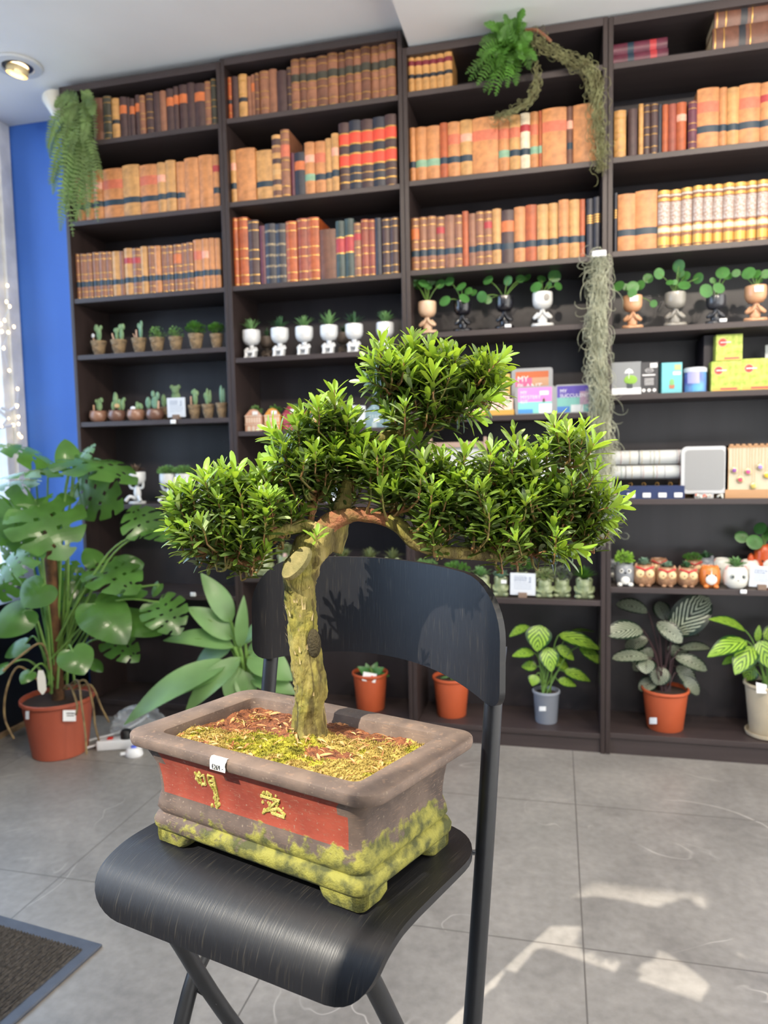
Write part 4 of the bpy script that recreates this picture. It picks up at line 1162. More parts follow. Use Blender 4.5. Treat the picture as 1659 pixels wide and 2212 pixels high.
ML = [  # joint u,v,depth  tip u,v,depth  split aspect normal(x,y,z weights: toward camera / up)
    (83, 1092, -.10, 142, 1212, -.16, 1, 1.0, .9, .5), (76, 1078, -.06, 34, 1196, -.02, 1, .9, .8, .5), (168, 1042, .06, 268, 1100, .02, 1, .95, .9, -.3),
    (160, 992, .0, 296, 1048, -.08, 1, .8, .25, 1.0), (104, 1004, .0, -20, 962, -.08, 1, .9, .3, 1.0), (152, 1012, -.06, -8, 1036, -.14, 1, .55, .15, 1.0),
    (78, 1036, .03, -30, 1062, .0, 1, .6, .3, 1.0), (150, 1006, .1, 140, 948, .14, 0, .7, .7, .4), (168, 1000, .05, 206, 958, .1, 1, .7, .2, 1), (76, 1186, -.16, -6, 1262, -.2, 1, .7, .5, .9),
    (96, 1262, -.14, 50, 1312, -.18, 0, 1.25, .6, .8), (56, 1318, -.1, -10, 1376, -.16, 0, .9, .7, .6), (156, 1404, -.2, 182, 1458, -.24, 0, 1.0, .9, .4), (222, 1222, .02, 296, 1284, -.06, 1, .95, .6, .8),
    (318, 1146, .0, 286, 1092, .06, 1, 1.1, .7, .3), (330, 1144, .0, 404, 1178, -.04, 1, .8, .25, .9), (342, 1300, -.02, 388, 1372, -.08, 1, .95, .8, .5), (344, 1262, 0, 330, 1290, 0, 0, .6, .7, .5),
    (204, 1304, -.06, 274, 1392, -.12, 0, .75, .85, .4), (262, 1330, .02, 350, 1372, -.02, 0, .7, .6, .8), (306, 1274, .06, 216, 1300, .02, 0, .62, .3, 1), (208, 1216, .0, 184, 1184, .03, 0, .9, .6, .7),
    (252, 1232, .06, 312, 1218, .08, 0, .9, .9, .2), (10, 1440, -.05, -30, 1460, -.05, 0, .8, .5, 1), (66, 1452, -.1, 46, 1478, -.14, 0, .9, .6, .8), (40, 1120, 0, 0, 1180, -.04, 0, .8, .8, .4), (48, 1158, .06, 8, 1210, .1, 1, .9, .8, .4),
    (150, 1260, .12, 172, 1350, .1, 1, .9, .8, .3), (56, 1390, .02, 10, 1420, 0, 0, .8, .6, .8), (240, 1380, .1, 300, 1430, .08, 1, .8, .7, .6), (20, 1080, .1, 20, 1160, .14, 1, 1.0, .9, .2), (140, 1280, .14, 166, 1210, .18, 1, .9, .9, .2),
    (200, 1430, .08, 222, 1452, .08, 0, .8, .6, .8), (30, 1240, .1, -20, 1300, .1, 1, .9, .8, .3)]
stems = MB().use(stemg)
for (u, v, d0, u2, v2, d1, sp, asp, wc, wu) in ML:
    o_ = mp_(u, v, d0); t_ = mp_(u2, v2, d1)
    up = TOCAM(o_ + MP) * wc + Vector((0, 0, 1)) * wu
    monstera_leaf(mb, o_, t_, up, bool(sp), asp, curl=random.uniform(.05, .12), lobes=random.choice((5, 6)))
    root = Vector((random.uniform(-.05, .05), random.uniform(-.05, .05), random.uniform(.24, .42 if v > 1200 else .5)))
    mid_ = lerp(root, o_, .55) + Vector((0, 0, .05 + .1 * (o_ - root).length))
    stems.tube(spline([root, mid_, o_], 7), [.0052] * 7 + [.0038] * 8, 7)
    stems.tube([o_, lerp(o_, t_, .5) + up.normalized() * .002, lerp(o_, t_, .92)], [.003, .002, .0008], 5)
mb.build('leaves', mon, angle=180); stems.build('petioles', mon)
coir = mat('coir_pole', (110, 76, 48), .95, rgb2=(66, 44, 28), vscale=40, stretch=(1, 1, .5), bump=1, bscale=90)
MB().use(coir).lathe([(.026, .2), (.027, .5), (.026, .9), (.027, 1.02), (.020, 1.03)], 18, c=(-.005, .01, 0)).build('moss_pole', mon)
rootm = mat('aerial_root', (132, 112, 74), .8, rgb2=(88, 70, 48), vscale=30)
for P in ([(168, 1470, -.1), (176, 1520, -.2), (184, 1580, -.22), (187, 1630, -.24)], [(184, 1470, -.05), (200, 1520, -.08), (206, 1570, -.1), (214, 1600, -.1)], [(150, 1480, -.12), (166, 1520, -.16), (164, 1545, -.18)],
          [(40, 1440, -.05), (14, 1490, -.1), (10, 1550, -.1), (30, 1596, -.12)], [(90, 1390, -.1), (40, 1420, -.16), (6, 1450, -.2)], [(196, 1480, 0), (220, 1530, .0), (236, 1560, 0)]):
    P[0] = P[0]
    R0 = [mp_(*q) for q in P]; 
    for q in R0: q.z = max(q.z, .006)
    MB().use(rootm).tube(spline([Vector((0, 0, .25)) * .5 + R0[0] * .5] + R0, 5), .0045, 6).build('aerial_root', mon)
q0, q1 = mp_(88, 1448, -.2), mp_(92, 1500, -.2)
mb = MB().use(mat('tag_plastic', (220, 216, 204), .5)); w_ = RM @ Vector((1, 0, 0)) * .017
mb.strip([q0 - w_ * .6, lerp(q0, q1, .3) - w_, lerp(q0, q1, .8) - w_, q1 - w_ * .2], [q0 + w_ * .6, lerp(q0, q1, .3) + w_, lerp(q0, q1, .8) + w_, q1 + w_ * .2]); mb.build('plant_tag', mon)
def pot_patch(parent, name, m, u, v, du, dv, R, cen, pix=True):
    """small sticker lying on a round pot's wall, seen at (u, v)"""
    mb = MB().use(m); ny, nx = 2, 5; vs = []
    for j in range(ny + 1):
        for i in range(nx + 1):
            uu = u + du * (i / nx - .5); vv = v + dv * (j / ny - .5); d = ray(uu, vv)
            # meet the cylinder of radius R round cen
            ox, oy = CAM_POS.x - cen[0], CAM_POS.y - cen[1]
            a = d.x ** 2 + d.y ** 2; b = 2 * (ox * d.x + oy * d.y); c = ox ** 2 + oy ** 2 - R ** 2
            disc = max(0, b * b - 4 * a * c); t = (-b - math.sqrt(disc)) / (2 * a)
            vs.append(CAM_POS + d * t - Vector(parent.location))
    mb.v = [tuple(q) for q in vs]
    for j in range(ny):
        for i in range(nx):
            a = j * (nx + 1) + i; mb.face((a, a + nx + 1, a + nx + 2, a + 1))
    return mb.build(name, parent)
st1 = pot_patch(mon, 'price_label', label_white, 150, 1546, 28, 24, .150, MP)
bars = MB().use(ink)
for k in range(3):
    a = ray(142 + 0, 1541 + k * 5); 
pot_patch(mon, 'label_writing', ink, 152, 1541, 18, 2.2, .1507, MP); pot_patch(mon, 'label_writing', ink, 152, 1546, 16, 1.8, .1507, MP)
pot_patch(mon, 'price_label', label_white, 59, 1545, 8, 18, .149, MP)

# ================================================================== BROAD-LEAVED PLANT BEHIND THE CHAIR (dieffenbachia kind)
DL = onz(512, 1570, 0); DL = Vector((.92, -.20, 0))
die = thing('broad_leaf_plant', 'plant with long pale-centred green leaves on the floor behind the bonsai pot', 'potted plant', DL)
DD = -(RM.transposed() @ (Vector((DL.x, DL.y, .4)) - CAM_POS)).z
def dp_(u, v, dd=0): return dep(u, v, DD + dd) - DL
potlathe(die, 'pot', terra, .17, .10, .08, n=30)
dm = leaf_mat('pale_green_leaf', (112, 148, 92), .34, (150, 200, 110), .25, var=.25, vscale=7)
mb = MB().use(dm); stems = MB().use(stemg)
for (u, v, u2, v2, w, d, wc, wu) in [(500, 1345, 434, 1238, 24, .0, .8, .5), (505, 1380, 404, 1312, 26, 0, .9, .5), (506, 1398, 352, 1384, 26, -.02, .6, .8), (500, 1440, 338, 1522, 25, -.08, .7, .7), (496, 1428, 268, 1566, 30, -.12, .7, .7),
        (520, 1420, 400, 1540, 24, -.1, .8, .6), (519, 1400, 527, 1286, 14, -.02, .9, .2), (530, 1390, 606, 1328, 20, .02, .5, .9), (535, 1420, 632, 1470, 38, -.04, .7, .7), (530, 1440, 600, 1486, 28, .05, .7, .6),
        (534, 1410, 600, 1400, 24, .06, .6, .8), (515, 1440, 500, 1530, 26, -.06, .9, .4), (500, 1400, 420, 1440, 26, .05, .7, .7), (540, 1460, 640, 1500, 26, -.04, .8, .6), (520, 1450, 545, 1530, 22, -.05, .9, .3)]:
    o_ = dp_(u, v, d * .3); t_ = dp_(u2, v2, d)
    up = TOCAM(o_ + DL) * wc + Vector((0, 0, 1)) * wu
    blade(mb, o_, t_, up, w * DD / FPX, lance, .10, .22, 12)
    stems.tube(spline([Vector((random.uniform(-.02, .02), random.uniform(-.02, .02), .16)), lerp(Vector((0, 0, .2)), o_, .6) + Vector((0, 0, .02)), o_], 5), .007, 7)
    stems.tube([o_, lerp(o_, t_, .5) + up.normalized() * .10 * (t_ - o_).length, lerp(o_, t_, .9) + up.normalized() * .03 * (t_ - o_).length], [.004, .003, .001], 5)
mb.build('leaves', die, angle=180); stems.build('stems', die)

# ================================================================== POTTED PLANTS ON THE BOTTOM SHELVES
def shelf_at(u, bay, row, y=.08):
    z = SH[bay][row]; return Vector((x_at(u, y, z), y, z))
def mpp(p): return -(RM.transposed() @ (Vector(p) - CAM_POS)).z / FPX
def floor_plant(name, label, u, bay, y, potm, vt, vb, wt, wb, leaves, lm, stem_m, W_, prof, saucer=False, dark=None, gr='potted foliage plants on the bottom shelves'):
    p = shelf_at(u, bay, 7, y); k = mpp(p)
    t = thing(name, label, 'potted plant', p, 0, gr)
    h = (z_at(vt, p.x, p.y - .5 * wt * k) - p.z); zb = .006 if saucer else 0
    potlathe(t, 'pot', potm, h, wt * k / 2, wb * k / 2, n=30, lip=.012, c=(0, 0, zb))
    if saucer: MB().use(potm).lathe([(wb * k * .55, 0), (wb * k * .62, .004), (wb * k * .64, .018), (wb * k * .61, .018), (wb * k * .58, .006)], 30).build('saucer', t)
    D = k * FPX
    mb = MB().use(lm); st = MB().use(stem_m)
    for (a, b, c, d, w, dd, wc, wu) in leaves:
        o_ = dep(a, b, D + dd * .4) - p; t_ = dep(c, d, D + dd) - p
        for q_ in (o_, t_): q_.y = min(q_.y, DP - .02 - p.y)
        up = TOCAM(o_ + p) * wc + Vector((0, 0, 1)) * wu
        blade(mb, o_, t_, up, w * k, prof, .08, .18, 10)
        st.tube(spline([Vector((random.uniform(-.02, .02), random.uniform(-.02, .02), h - .02)), lerp(Vector((0, 0, h)), o_, .6) + Vector((0, 0, .03)), o_], 5), .0026, 5)
        st.tube([o_, lerp(o_, t_, .5) + up.normalized() * .08 * (t_ - o_).length, lerp(o_, t_, .9) + up.normalized() * .025 * (t_ - o_).length], [.002, .0018, .0006], 5)
    mb.build('leaves', t, angle=180); st.build('stems', t)
    return t, p, k
cal = leaf_mat('yellow_green_calathea', (38, 76, 30), .36, (110, 170, 50), .15, stripe=((160, 200, 70), 5, .62, 1.2), var=.1)
orn = leaf_mat('striped_dark_calathea', (20, 38, 24), .34, (50, 80, 40), .08, stripe=((176, 184, 160), 8, .40, 1.1), var=.2)
drk = mat('dark_stem', (60, 40, 44), .6)
A_ = [(1166, 1350, 1160, 1408, 27, -.04, 1, .3), (1206, 1372, 1298, 1404, 18, -.04, .8, .7), (1182, 1398, 1192, 1452, 20, -.06, 1, .3), (1250, 1396, 1303, 1438, 14, -.02, .8, .6), (1203, 1396, 1240, 1426, 14, 0, .9, .5), (1142, 1352, 1100, 1376, 12, 0, .7, .7),
      (1154, 1410, 1106, 1418, 14, 0, .7, .7), (1218, 1450, 1276, 1472, 14, 0, .8, .6), (1158, 1458, 1150, 1482, 14, -.02, .9, .5), (1205, 1470, 1245, 1482, 12, 0, .8, .6), (1230, 1366, 1286, 1366, 8, .06, .3, 1), (1190, 1420, 1230, 1450, 14, .04, .8, .5), (1160, 1440, 1126, 1440, 14, .04, .8, .5)]
t, p, k = floor_plant('calathea', 'bright yellow-green striped calathea in a small grey pot right of the chair', 1180, 2, .11, mat('grey_plastic_pot', (138, 144, 156), .5), 1499, 1563, 57, 46, A_, cal, stemg, 1, lance)
pot_patch(t, 'price_tag', label_white, 1172, 1531, 15, 10, .0565, p)
B_ = [(1388, 1360, 1309, 1372, 24, -.08, .8, .5), (1452, 1372, 1530, 1288, 36, -.04, 1, .1), (1418, 1345, 1474, 1388, 20, -.08, .8, .6), (1400, 1322, 1330, 1306, 22, .06, .6, .8), (1470, 1402, 1534, 1400, 14, -.02, .6, .8), (1458, 1420, 1528, 1448, 18, -.06, .7, .6),
      (1402, 1420, 1322, 1424, 18, -.04, .7, .7), (1396, 1424, 1396, 1456, 20, -.08, .9, .3), (1432, 1440, 1420, 1480, 22, -.02, .9, .3), (1460, 1440, 1500, 1480, 20, .02, .8, .5), (1410, 1400, 1370, 1450, 20, .04, .8, .5), (1440, 1400, 1490, 1430, 20, .05, .8, .4), (1440, 1340, 1420, 1300, 18, .08, .8, .3),
      (1400, 1380, 1350, 1400, 18, .06, .8, .4), (1455, 1375, 1510, 1370, 14, .06, .5, .8), (1420, 1470, 1380, 1490, 18, .02, .8, .5), (1470, 1460, 1510, 1500, 16, 0, .8, .5)]
t, p, k = floor_plant('calathea', 'dark calathea with fine pale leaf stripes in an orange pot', 1436, 3, .11, terra2, 1501, 1593, 96, 74, B_, orn, drk, 1, oval)
pot_patch(t, 'price_tag', label_white, 1411, 1557, 16, 14, .0875, p)
C_ = [(1610, 1362, 1530, 1338, 18, -.04, .6, .8), (1612, 1384, 1528, 1420, 22, -.06, .8, .6), (1624, 1396, 1588, 1458, 24, -.08, 1, .3), (1640, 1384, 1668, 1446, 24, -.06, 1, .3), (1636, 1386, 1640, 1350, 8, 0, .9, .2), (1650, 1380, 1700, 1360, 20, 0, .8, .5), (1590, 1420, 1560, 1436, 10, 0, .8, .6), (1650, 1430, 1690, 1460, 20, .03, .9, .4), (1630, 1440, 1610, 1470, 18, .05, .9, .4)]
t, p, k = floor_plant('calathea', 'striped yellow-green calathea in a beige pot with saucer at right edge', 1655, 3, .10, mat('beige_pot', (196, 182, 156), .55, var=.05), 1492, 1600, 92, 66, C_, cal, stemg, 1, lance, saucer=True)
q0 = dep(1640, 1486, mpp(p) * FPX - .09) - p
mb = MB().use(label_white); X_ = RM @ Vector((1, 0, 0)); Y_ = RM @ Vector((0, 1, 0))
mb.strip([q0 - X_ * .012 + Y_ * .022, q0 - X_ * .010 - Y_ * .02], [q0 + X_ * .03 + Y_ * .012, q0 + X_ * .03 - Y_ * .022]); mb.build('plant_tag', t)
D_ = [(800, 1462, 772, 1440, 10, -.02, .8, .6), (802, 1462, 830, 1442, 10, 0, .8, .6), (800, 1462, 790, 1432, 8, .02, .8, .5), (806, 1464, 842, 1460, 9, -.02, .6, .9), (798, 1464, 764, 1462, 8, .02, .6, .9), (802, 1462, 815, 1430, 9, .04, .8, .5)]
gl = leaf_mat('plain_green_leaf', (66, 124, 62), .36, (120, 190, 70), .2)
t, p, k = floor_plant('seedling_pot', 'terracotta pot with white and red label seen under the chair back, left one', 801, 1, .12, terra2, 1462, 1540, 76, 60, D_, gl, stemg, 1, lance)
q0 = dep(798, 1463, mpp(p) * FPX - .085) - p
mb = MB().use(label_white); mb.box(-.030, .030, -.001, .001, -.020, .020, M=Matrix.Translation(q0) @ RM.to_4x4() @ Matrix.Rotation(R_(90), 4, 'X') @ Matrix.Rotation(R_(-10), 4, 'Y')); o = mb.build('plant_tag', t, smooth=False)
MB().use(mat('red_mark', (214, 40, 60), .5)).ball(q0 + X_ * .012 - TOCAM(p) * -.003, (.007, .003, .007), nu=8, nv=5).build('red_mark', t)
E_ = [(975, 1478, 960, 1494, 9, -.06, .8, .6), (977, 1476, 990, 1494, 9, -.06, .8, .6), (978, 1474, 1004, 1470, 8, 0, .7, .7), (975, 1474, 950, 1466, 9, 0, .7, .7), (976, 1474, 975, 1450, 9, .02, .8, .4)]
t, p, k = floor_plant('seedling_pot', 'terracotta pot with small green leaves seen under the chair back, right one', 976, 2, .12, terra2, 1472, 1553, 80, 62, E_, gl, stemg, 1, lance)

# ================================================================== FERNS, AIR PLANTS AND HANGING MOSS
def frond(mb, P, w, n=26, up=(0, 0, 1), taper=.9):
    pts = spline(P, 8); N = len(pts)
    for i in range(n):
        f = (i + .5) / n * (N - 1); j = min(int(f), N - 2); p = lerp(pts[j], pts[j + 1], f - j); d = (pts[j + 1] - pts[j]).normalized()
        s = d.cross(Vector(up)); s = s.normalized() if s.length > .01 else Vector((1, 0, 0))
        L = w * (math.sin(math.pi * min(1, (i + 2) / (n + 1.5))) ** .6) * (1 - .35 * (i / n)) * random.uniform(.85, 1.1); hw = L * .17 + .0008
        nn = s.cross(d).normalized()
        for sg in (-1, 1):
            a = p; e = p + s * sg * L + d * L * .35 - nn * L * random.uniform(-.15, .35)
            mb.strip([a - d * hw * .6, lerp(a, e, .5) - d * hw, e], [a + d * hw * .6, lerp(a, e, .5) + d * hw, e + d * .0004])
    mb.tube(pts, [.0016] * (N - 1) + [.0006], 4)
fern1 = leaf_mat('boston_fern', (104, 128, 78), .6, (140, 180, 80), .25, var=.35, vscale=12)
F0 = Vector((-.01, -.03, 2.66))
F0 = Vector((x_at(168, -.05, 2.7), -.05, 2.70))
t = thing('hanging_fern', 'artificial fern hanging over the top left corner of the bookcase', 'fern', F0)
mb = MB().use(fern1); FDp = -(RM.transposed() @ (F0 - CAM_POS)).z
def fp_(u, v, dd=0): return dep(u, v, FDp + dd) - F0
rf = random.Random(3)
FR = [((168, 222), (120, 260), (102, 322)), ((160, 250), (128, 320), (106, 400)), ((162, 240), (130, 330), (112, 400)), ((165, 260), (140, 360), (128, 470)), ((168, 270), (146, 380), (158, 512)), ((172, 270), (160, 400), (176, 475)), ((178, 268), (176, 370), (182, 460)),
      ((182, 260), (196, 360), (212, 480)), ((180, 240), (200, 320), (222, 388)), ((180, 220), (188, 205), (183, 196)), ((176, 225), (196, 230), (206, 300)), ((170, 222), (140, 215), (118, 232)), ((172, 230), (158, 300), (140, 350)), ((172, 230), (180, 300), (170, 370)),
      ((176, 250), (190, 330), (196, 430)), ((160, 250), (120, 290), (108, 340)), ((170, 300), (150, 400), (140, 460)), ((174, 300), (168, 400), (164, 480)), ((168, 214), (150, 206), (134, 214)), ((182, 212), (196, 222), (200, 250)), ((165, 330), (140, 420), (130, 500)), ((175, 330), (185, 410), (190, 470)),
      ((168, 222), (150, 250), (142, 300)), ((174, 222), (186, 260), (176, 310)), ((165, 280), (128, 350), (114, 420)), ((170, 290), (160, 350), (150, 430)), ((168, 300), (180, 380), (172, 450)), ((180, 290), (196, 350), (202, 410))]
for P in FR:
    dd = rf.uniform(-.08, .05)
    frond(mb, [fp_(P[0][0], P[0][1], 0), fp_(P[1][0], P[1][1], dd), fp_(P[2][0], P[2][1], dd * 1.3)], .034, 26, up=TOCAM(F0) * 1.0 + Vector((rf.uniform(-.5, .5), 0, .3)))
mb.build('fronds', t, angle=180)
# white bracket at the corner
B0 = ony(120, 228, .06)
t = thing('wall_spotlight', 'white spotlight housing at the ceiling corner beside the fern', 'spotlight', B0)
mb = MB().use(mat('white_plastic', (222, 220, 210), .45))
mb.lathe([(.012, .055), (.045, .05), (.05, .035), (.036, -.02), (.028, -.05), (.024, -.055)], 20, M=Matrix.Rotation(R_(-18), 4, 'Y')); mb.build('housing', t)
MB().use(mat('white_plastic', (222, 220, 210), .45)).tube([(0, 0, .03), (.02, .05, .08), (.03, .2, .09)], .010, 10).build('bracket', t)
# fern on top of the third bookcase
G0 = Vector((x_at(1120, -.03, SH[2][0] + .06), -.03, SH[2][0] + .06))
t = thing('shelf_fern', 'bright green artificial fern sprawling over the top of third bookcase', 'fern', G0)
GD = -(RM.transposed() @ (G0 - CAM_POS)).z
def gp_(u, v, dd=0): return dep(u, v, GD + dd) - G0
mb = MB().use(leaf_mat('bright_fern', (66, 112, 36), .6, (120, 170, 50), .25, var=.55, vscale=10)); rf = random.Random(5)
TG = [(1075, 22), (1045, 50), (1108, 40), (1130, 18), (1040, 85), (1060, 60), (1090, 30), (1125, 60), (1005, 160), (1020, 150), (1045, 200), (1070, 208), (1095, 190), (1040, 130), (1060, 170), (1110, 170), (1130, 130), (1150, 100), (1030, 120), (1120, 100), (1145, 150), (1085, 120), (1100, 80),
      (1035, 95), (1075, 145), (1115, 185), (1055, 205), (1150, 70), (1140, 40), (1160, 130), (1085, 60), (1012, 175), (1030, 185)]
for (u, v) in TG:
    c = (1108 + rf.uniform(-10, 10), 108 + rf.uniform(-14, 14)); dd = rf.uniform(-.14, .03)
    frond(mb, [gp_(c[0], c[1], 0), gp_(lerp(c[0], u, .55), lerp(c[1], v, .5) - 12, dd * .7 - .02), gp_(u, v, dd - .01)], .030, 18, up=TOCAM(G0) + Vector((rf.uniform(-.6, .6), 0, rf.uniform(0, .8))))
for k_ in range(26):
    a = rf.uniform(0, 6.28); r = rf.uniform(20, 50); dd = rf.uniform(-.1, .04)
    u, v = 1090 + r * math.cos(a), 115 + r * 1.2 * math.sin(a)
    frond(mb, [gp_(1105, 110, 0), gp_(lerp(1105, u, .5), lerp(110, v, .5) - 6, dd), gp_(u, v, dd)], .026, 14, up=TOCAM(G0) + Vector((rf.uniform(-.8, .8), 0, .4)))
mb.build('fronds', t, angle=180)
MB().use(mat('brown_twig', (118, 76, 54), .8)).tube(spline([gp_(1130, 66, 0), gp_(1160, 66, -.03), (gp_(1190, 90, -.01))], 5), .007, 7).build('branch', t)
def tangle(name, label, pts, n, spread, m, seed, r=.0011, curlf=14, ln=.1, cat='air plant', lat=.8, longs=30):
    """long wavy strands that follow a path of world points, with curly side hairs"""
    rr = random.Random(seed); mb = MB().use(m); base = Vector(pts[0]); path = spline(pts, 8); N = len(path)
    t = thing(name, label, cat, base)
    for k in range(longs):
        i0 = rr.randrange(0, max(1, int(N * .75))); i1 = min(N - 1, i0 + int(N * rr.uniform(.2, .6)))
        ox, oy, oz = rr.gauss(0, spread), rr.gauss(0, spread * .6), rr.gauss(0, spread * .5); ph = rr.uniform(0, 6); P = []
        for i in range(i0, i1 + 1):
            for h_ in (0, .5):
                q = lerp(path[i], path[min(i + 1, N - 1)], h_); f = i + h_
                P.append(q - base + Vector((ox + spread * .55 * math.sin(f * 1.3 + ph) + rr.gauss(0, spread * .12), oy + spread * .4 * math.cos(f * 1.1 + ph), oz + spread * .3 * math.sin(f * 2.1 + ph))))
        if len(P) > 3: mb.tube(P, r, 3, cap=False)
    for k in range(n):
        i = rr.randrange(0, N - 1); p = path[i] + Vector((rr.gauss(0, spread), rr.gauss(0, spread * .6), rr.gauss(0, spread))) - base
        d = (path[min(i + 6, N - 1)] - path[i]); d = d.normalized() if d.length > 1e-5 else Vector((0, 0, -1))
        P = [p]; L = rr.uniform(.4, 1.2) * ln; a = rr.uniform(0, 6.28); c = rr.choice((-1, 1)) * rr.uniform(.4, 1) * curlf
        sd = d.orthogonal().normalized(); s2 = d.cross(sd); tilt = rr.uniform(0, 6.28)
        for q in range(9):
            a += c * .11
            dd_ = d * math.cos(a) * lat + (sd * math.cos(tilt) + s2 * math.sin(tilt)) * math.sin(a) * lat + d * (1 - lat * .6)
            p = p + dd_.normalized() * L / 9
            P.append(p)
        mb.tube(P, [r] * 8 + [r * .7, r * .4], 3, cap=False)
    mb.build('strands', t, angle=180)
    return t
tl = mat('grey_green_tillandsia', (138, 140, 98), .8, rgb2=(104, 100, 66), vscale=30)
tl2 = mat('spanish_moss', (186, 188, 164), .85, rgb2=(140, 144, 122), vscale=12)
tangle('trailing_air_plant', 'grey-green stringy plant hanging from the shelf fern at upper right', [ony(1150, 80, -.02), ony(1200, 115, -.05), ony(1255, 140, -.05), ony(1282, 165, -.06), ony(1288, 230, -.05), ony(1296, 300, -.04), ony(1297, 362, -.03)], 520, .013, tl, 5, .0011, 9, .075, longs=60)
tangle('trailing_air_plant', 'curly grey strand drooping below the shelf fern over the tan books', [ony(1150, 130, -.02), ony(1160, 175, -.06), ony(1145, 215, -.06), ony(1110, 240, -.05), ony(1075, 252, -.03)], 170, .009, tl, 8, .0011, 10, .06, longs=24)
mo = tangle('spanish_moss', 'long pale spanish moss hanging down the post between the right bookcases', [ony(1296, 552, -.035), ony(1294, 640, -.045), ony(1290, 760, -.045), ony(1296, 860, -.045), ony(1302, 960, -.04), ony(1304, 1060, -.04), ony(1303, 1150, -.035)], 1000, .0150, tl2, 6, .0010, 6, .115, cat='hanging moss', lat=.8, longs=200)
q = ony(1294, 549, -.03) - mo.location
MB().use(label_white).box(q.x - .026, q.x + .026, q.y - .012, q.y + .016, q.z - .012, q.z + .012, M=None).build('hanging_clip', mo, smooth=False, bevel=.003)

# ================================================================== FLOOR ITEMS, MAT, LIGHTS AT THE WINDOW
m0 = onz(222, 2045, 0); m1 = onz(0, 1982, 0); m2 = onz(30, 2212, 0)
ex = (m1 - m0).normalized(); ey = (m2 - m0); ey = (ey - ex * ey.dot(ex)).normalized()
mt = thing('door_mat', 'dark ribbed entrance mat with a grey rubber border at lower left', 'mat', m0)
ang = math.atan2(ex.y, ex.x); mt.rotation_euler = (0, 0, ang)
sgn = 1 if (Matrix.Rotation(-ang, 3, 'Z') @ ey).y > 0 else -1
y0, y1 = sorted((0, sgn * 1.3))
MB().use(mat('mat_rubber', (74, 80, 92), .6, var=.1, vscale=30)).rbox(0, 1.6, y0, y1, 0, .008, r=.003).build('border', mt)
pile = mat('mat_pile', (78, 74, 70), .95, rgb2=(50, 48, 46), vscale=90, bump=1, bscale=120)
mb = MB().use(pile); y0 += .036 if sgn > 0 else 0; y1 -= .036 if sgn < 0 else 0
nr = 150
for i in range(nr):
    x = .036 + i * .0105
    mb.tube([(x, lerp(y0, y1, j / 46) , .008 + .0022 * ((i + j) % 2)) for j in range(47)], .0046, 4)
mb.build('pile', mt)
# socket strip with its cable, a loose plug and a crumpled bag
S0 = onz(243, 1616, 0)
ps = thing('socket_strip', 'white socket strip with a red switch and cable on the floor by the plant', 'socket strip', S0, R_(20))
wp = mat('white_abs', (226, 228, 232), .35)
MB().use(wp).rbox(-.06, .16, -.028, .028, 0, .042, r=.006).build('body', ps)
MB().use(mat('red_switch', (214, 50, 40), .3)).rbox(-.020, .004, -.010, .012, .040, .047, r=.002).build('switch', ps)
MB().use(mat('black_plug', (26, 26, 28), .5)).lathe([(.024, .043), (.024, .07), (.018, .078)], 20, c=(.06, 0, 0)).build('plug', ps)
MB().use(wp).tube(spline([(-.06, 0, .02), (-.10, -.005, .012), (-.135, -.01, .006), (-.15, .02, .006), (-.12, .09, .006), (-.02, .16, .006), (.06, .20, .03), (.10, .24, .05)], 8), .0048, 8).build('cable', ps)
S1 = onz(290, 1632, 0)
pg = thing('plug', 'white round plug lying beside the socket strip', 'plug', S1)
MB().use(wp).lathe([(.030, 0), (.033, .006), (.030, .022), (.022, .034), (.02, .036)], 24, sx=1.2).build('body', pg)
MB().use(mat('blue_cap', (90, 110, 220), .4)).lathe([(.012, .036), (.012, .042), (.002, .043)], 14).build('cap', pg)
MB().use(wp).tube([(-.02, -.01, .012), (-.05, -.02, .010)], .008, 8).build('tab', pg)
S2 = Vector((.34, -.13, 0))
bag = thing('plastic_bag', 'crumpled clear plastic bag on the floor beside the monstera pot', 'bag', S2)
clr = bpy.data.materials.new('clear_film'); clr.use_nodes = True; p_ = clr.node_tree.nodes['Principled BSDF']
p_.inputs['Base Color'].default_value = (.8, .85, .9, 1); p_.inputs['Roughness'].default_value = .12; p_.inputs['Alpha'].default_value = .22
mb = MB().use(clr); rr = random.Random(2); loops = []
for i in range(14):
    z = .11 * math.sin(math.pi * i / 13 * .5); R0 = .10 * math.cos(i / 13 * 1.45)
    loops.append([(R0 * math.cos(2 * math.pi * j / 26) * 1.3 + rr.uniform(-.012, .012), R0 * math.sin(2 * math.pi * j / 26) + rr.uniform(-.012, .012), z + rr.uniform(0, .008)) for j in range(26)])
mb.loft(loops).build('film', bag, smooth=False)
# fairy lights along the window reveal, a star ornament
bulbm = mat('warm_led', (255, 230, 180), .4, emit=((255, 222, 160), 5))
FL = onx(24, 620, XL + .02)
fl = thing('fairy_lights', 'string of warm fairy lights along the window frame at left', 'string lights', FL)
wire = mat('clear_wire', (214, 220, 226), .3)
pts = [(16, 617), (14, 652), (21, 662), (10, 692), (30, 706), (2, 700), (4, 716), (18, 718), (8, 752), (20, 800), (38, 840), (36, 878), (40, 900), (40, 916), (41, 938), (46, 944)]
W3 = [onx(u, v, XL + .012 + .012 * ((i * 7) % 3)) - FL for i, (u, v) in enumerate(pts)]
MB().use(wire).tube(spline(W3, 5), .0016, 5).build('wire', fl)
for w in W3: MB().use(bulbm).ball(w, (.006, .006, .009), nu=8, nv=6).build('bulb', fl)
SS = onx(18, 905, XL + .03)
st_ = thing('star_ornament', 'white light-up star ornament hanging in the window', 'ornament', SS)
mb = MB().use(mat('frosted_tube', (228, 232, 236), .3))
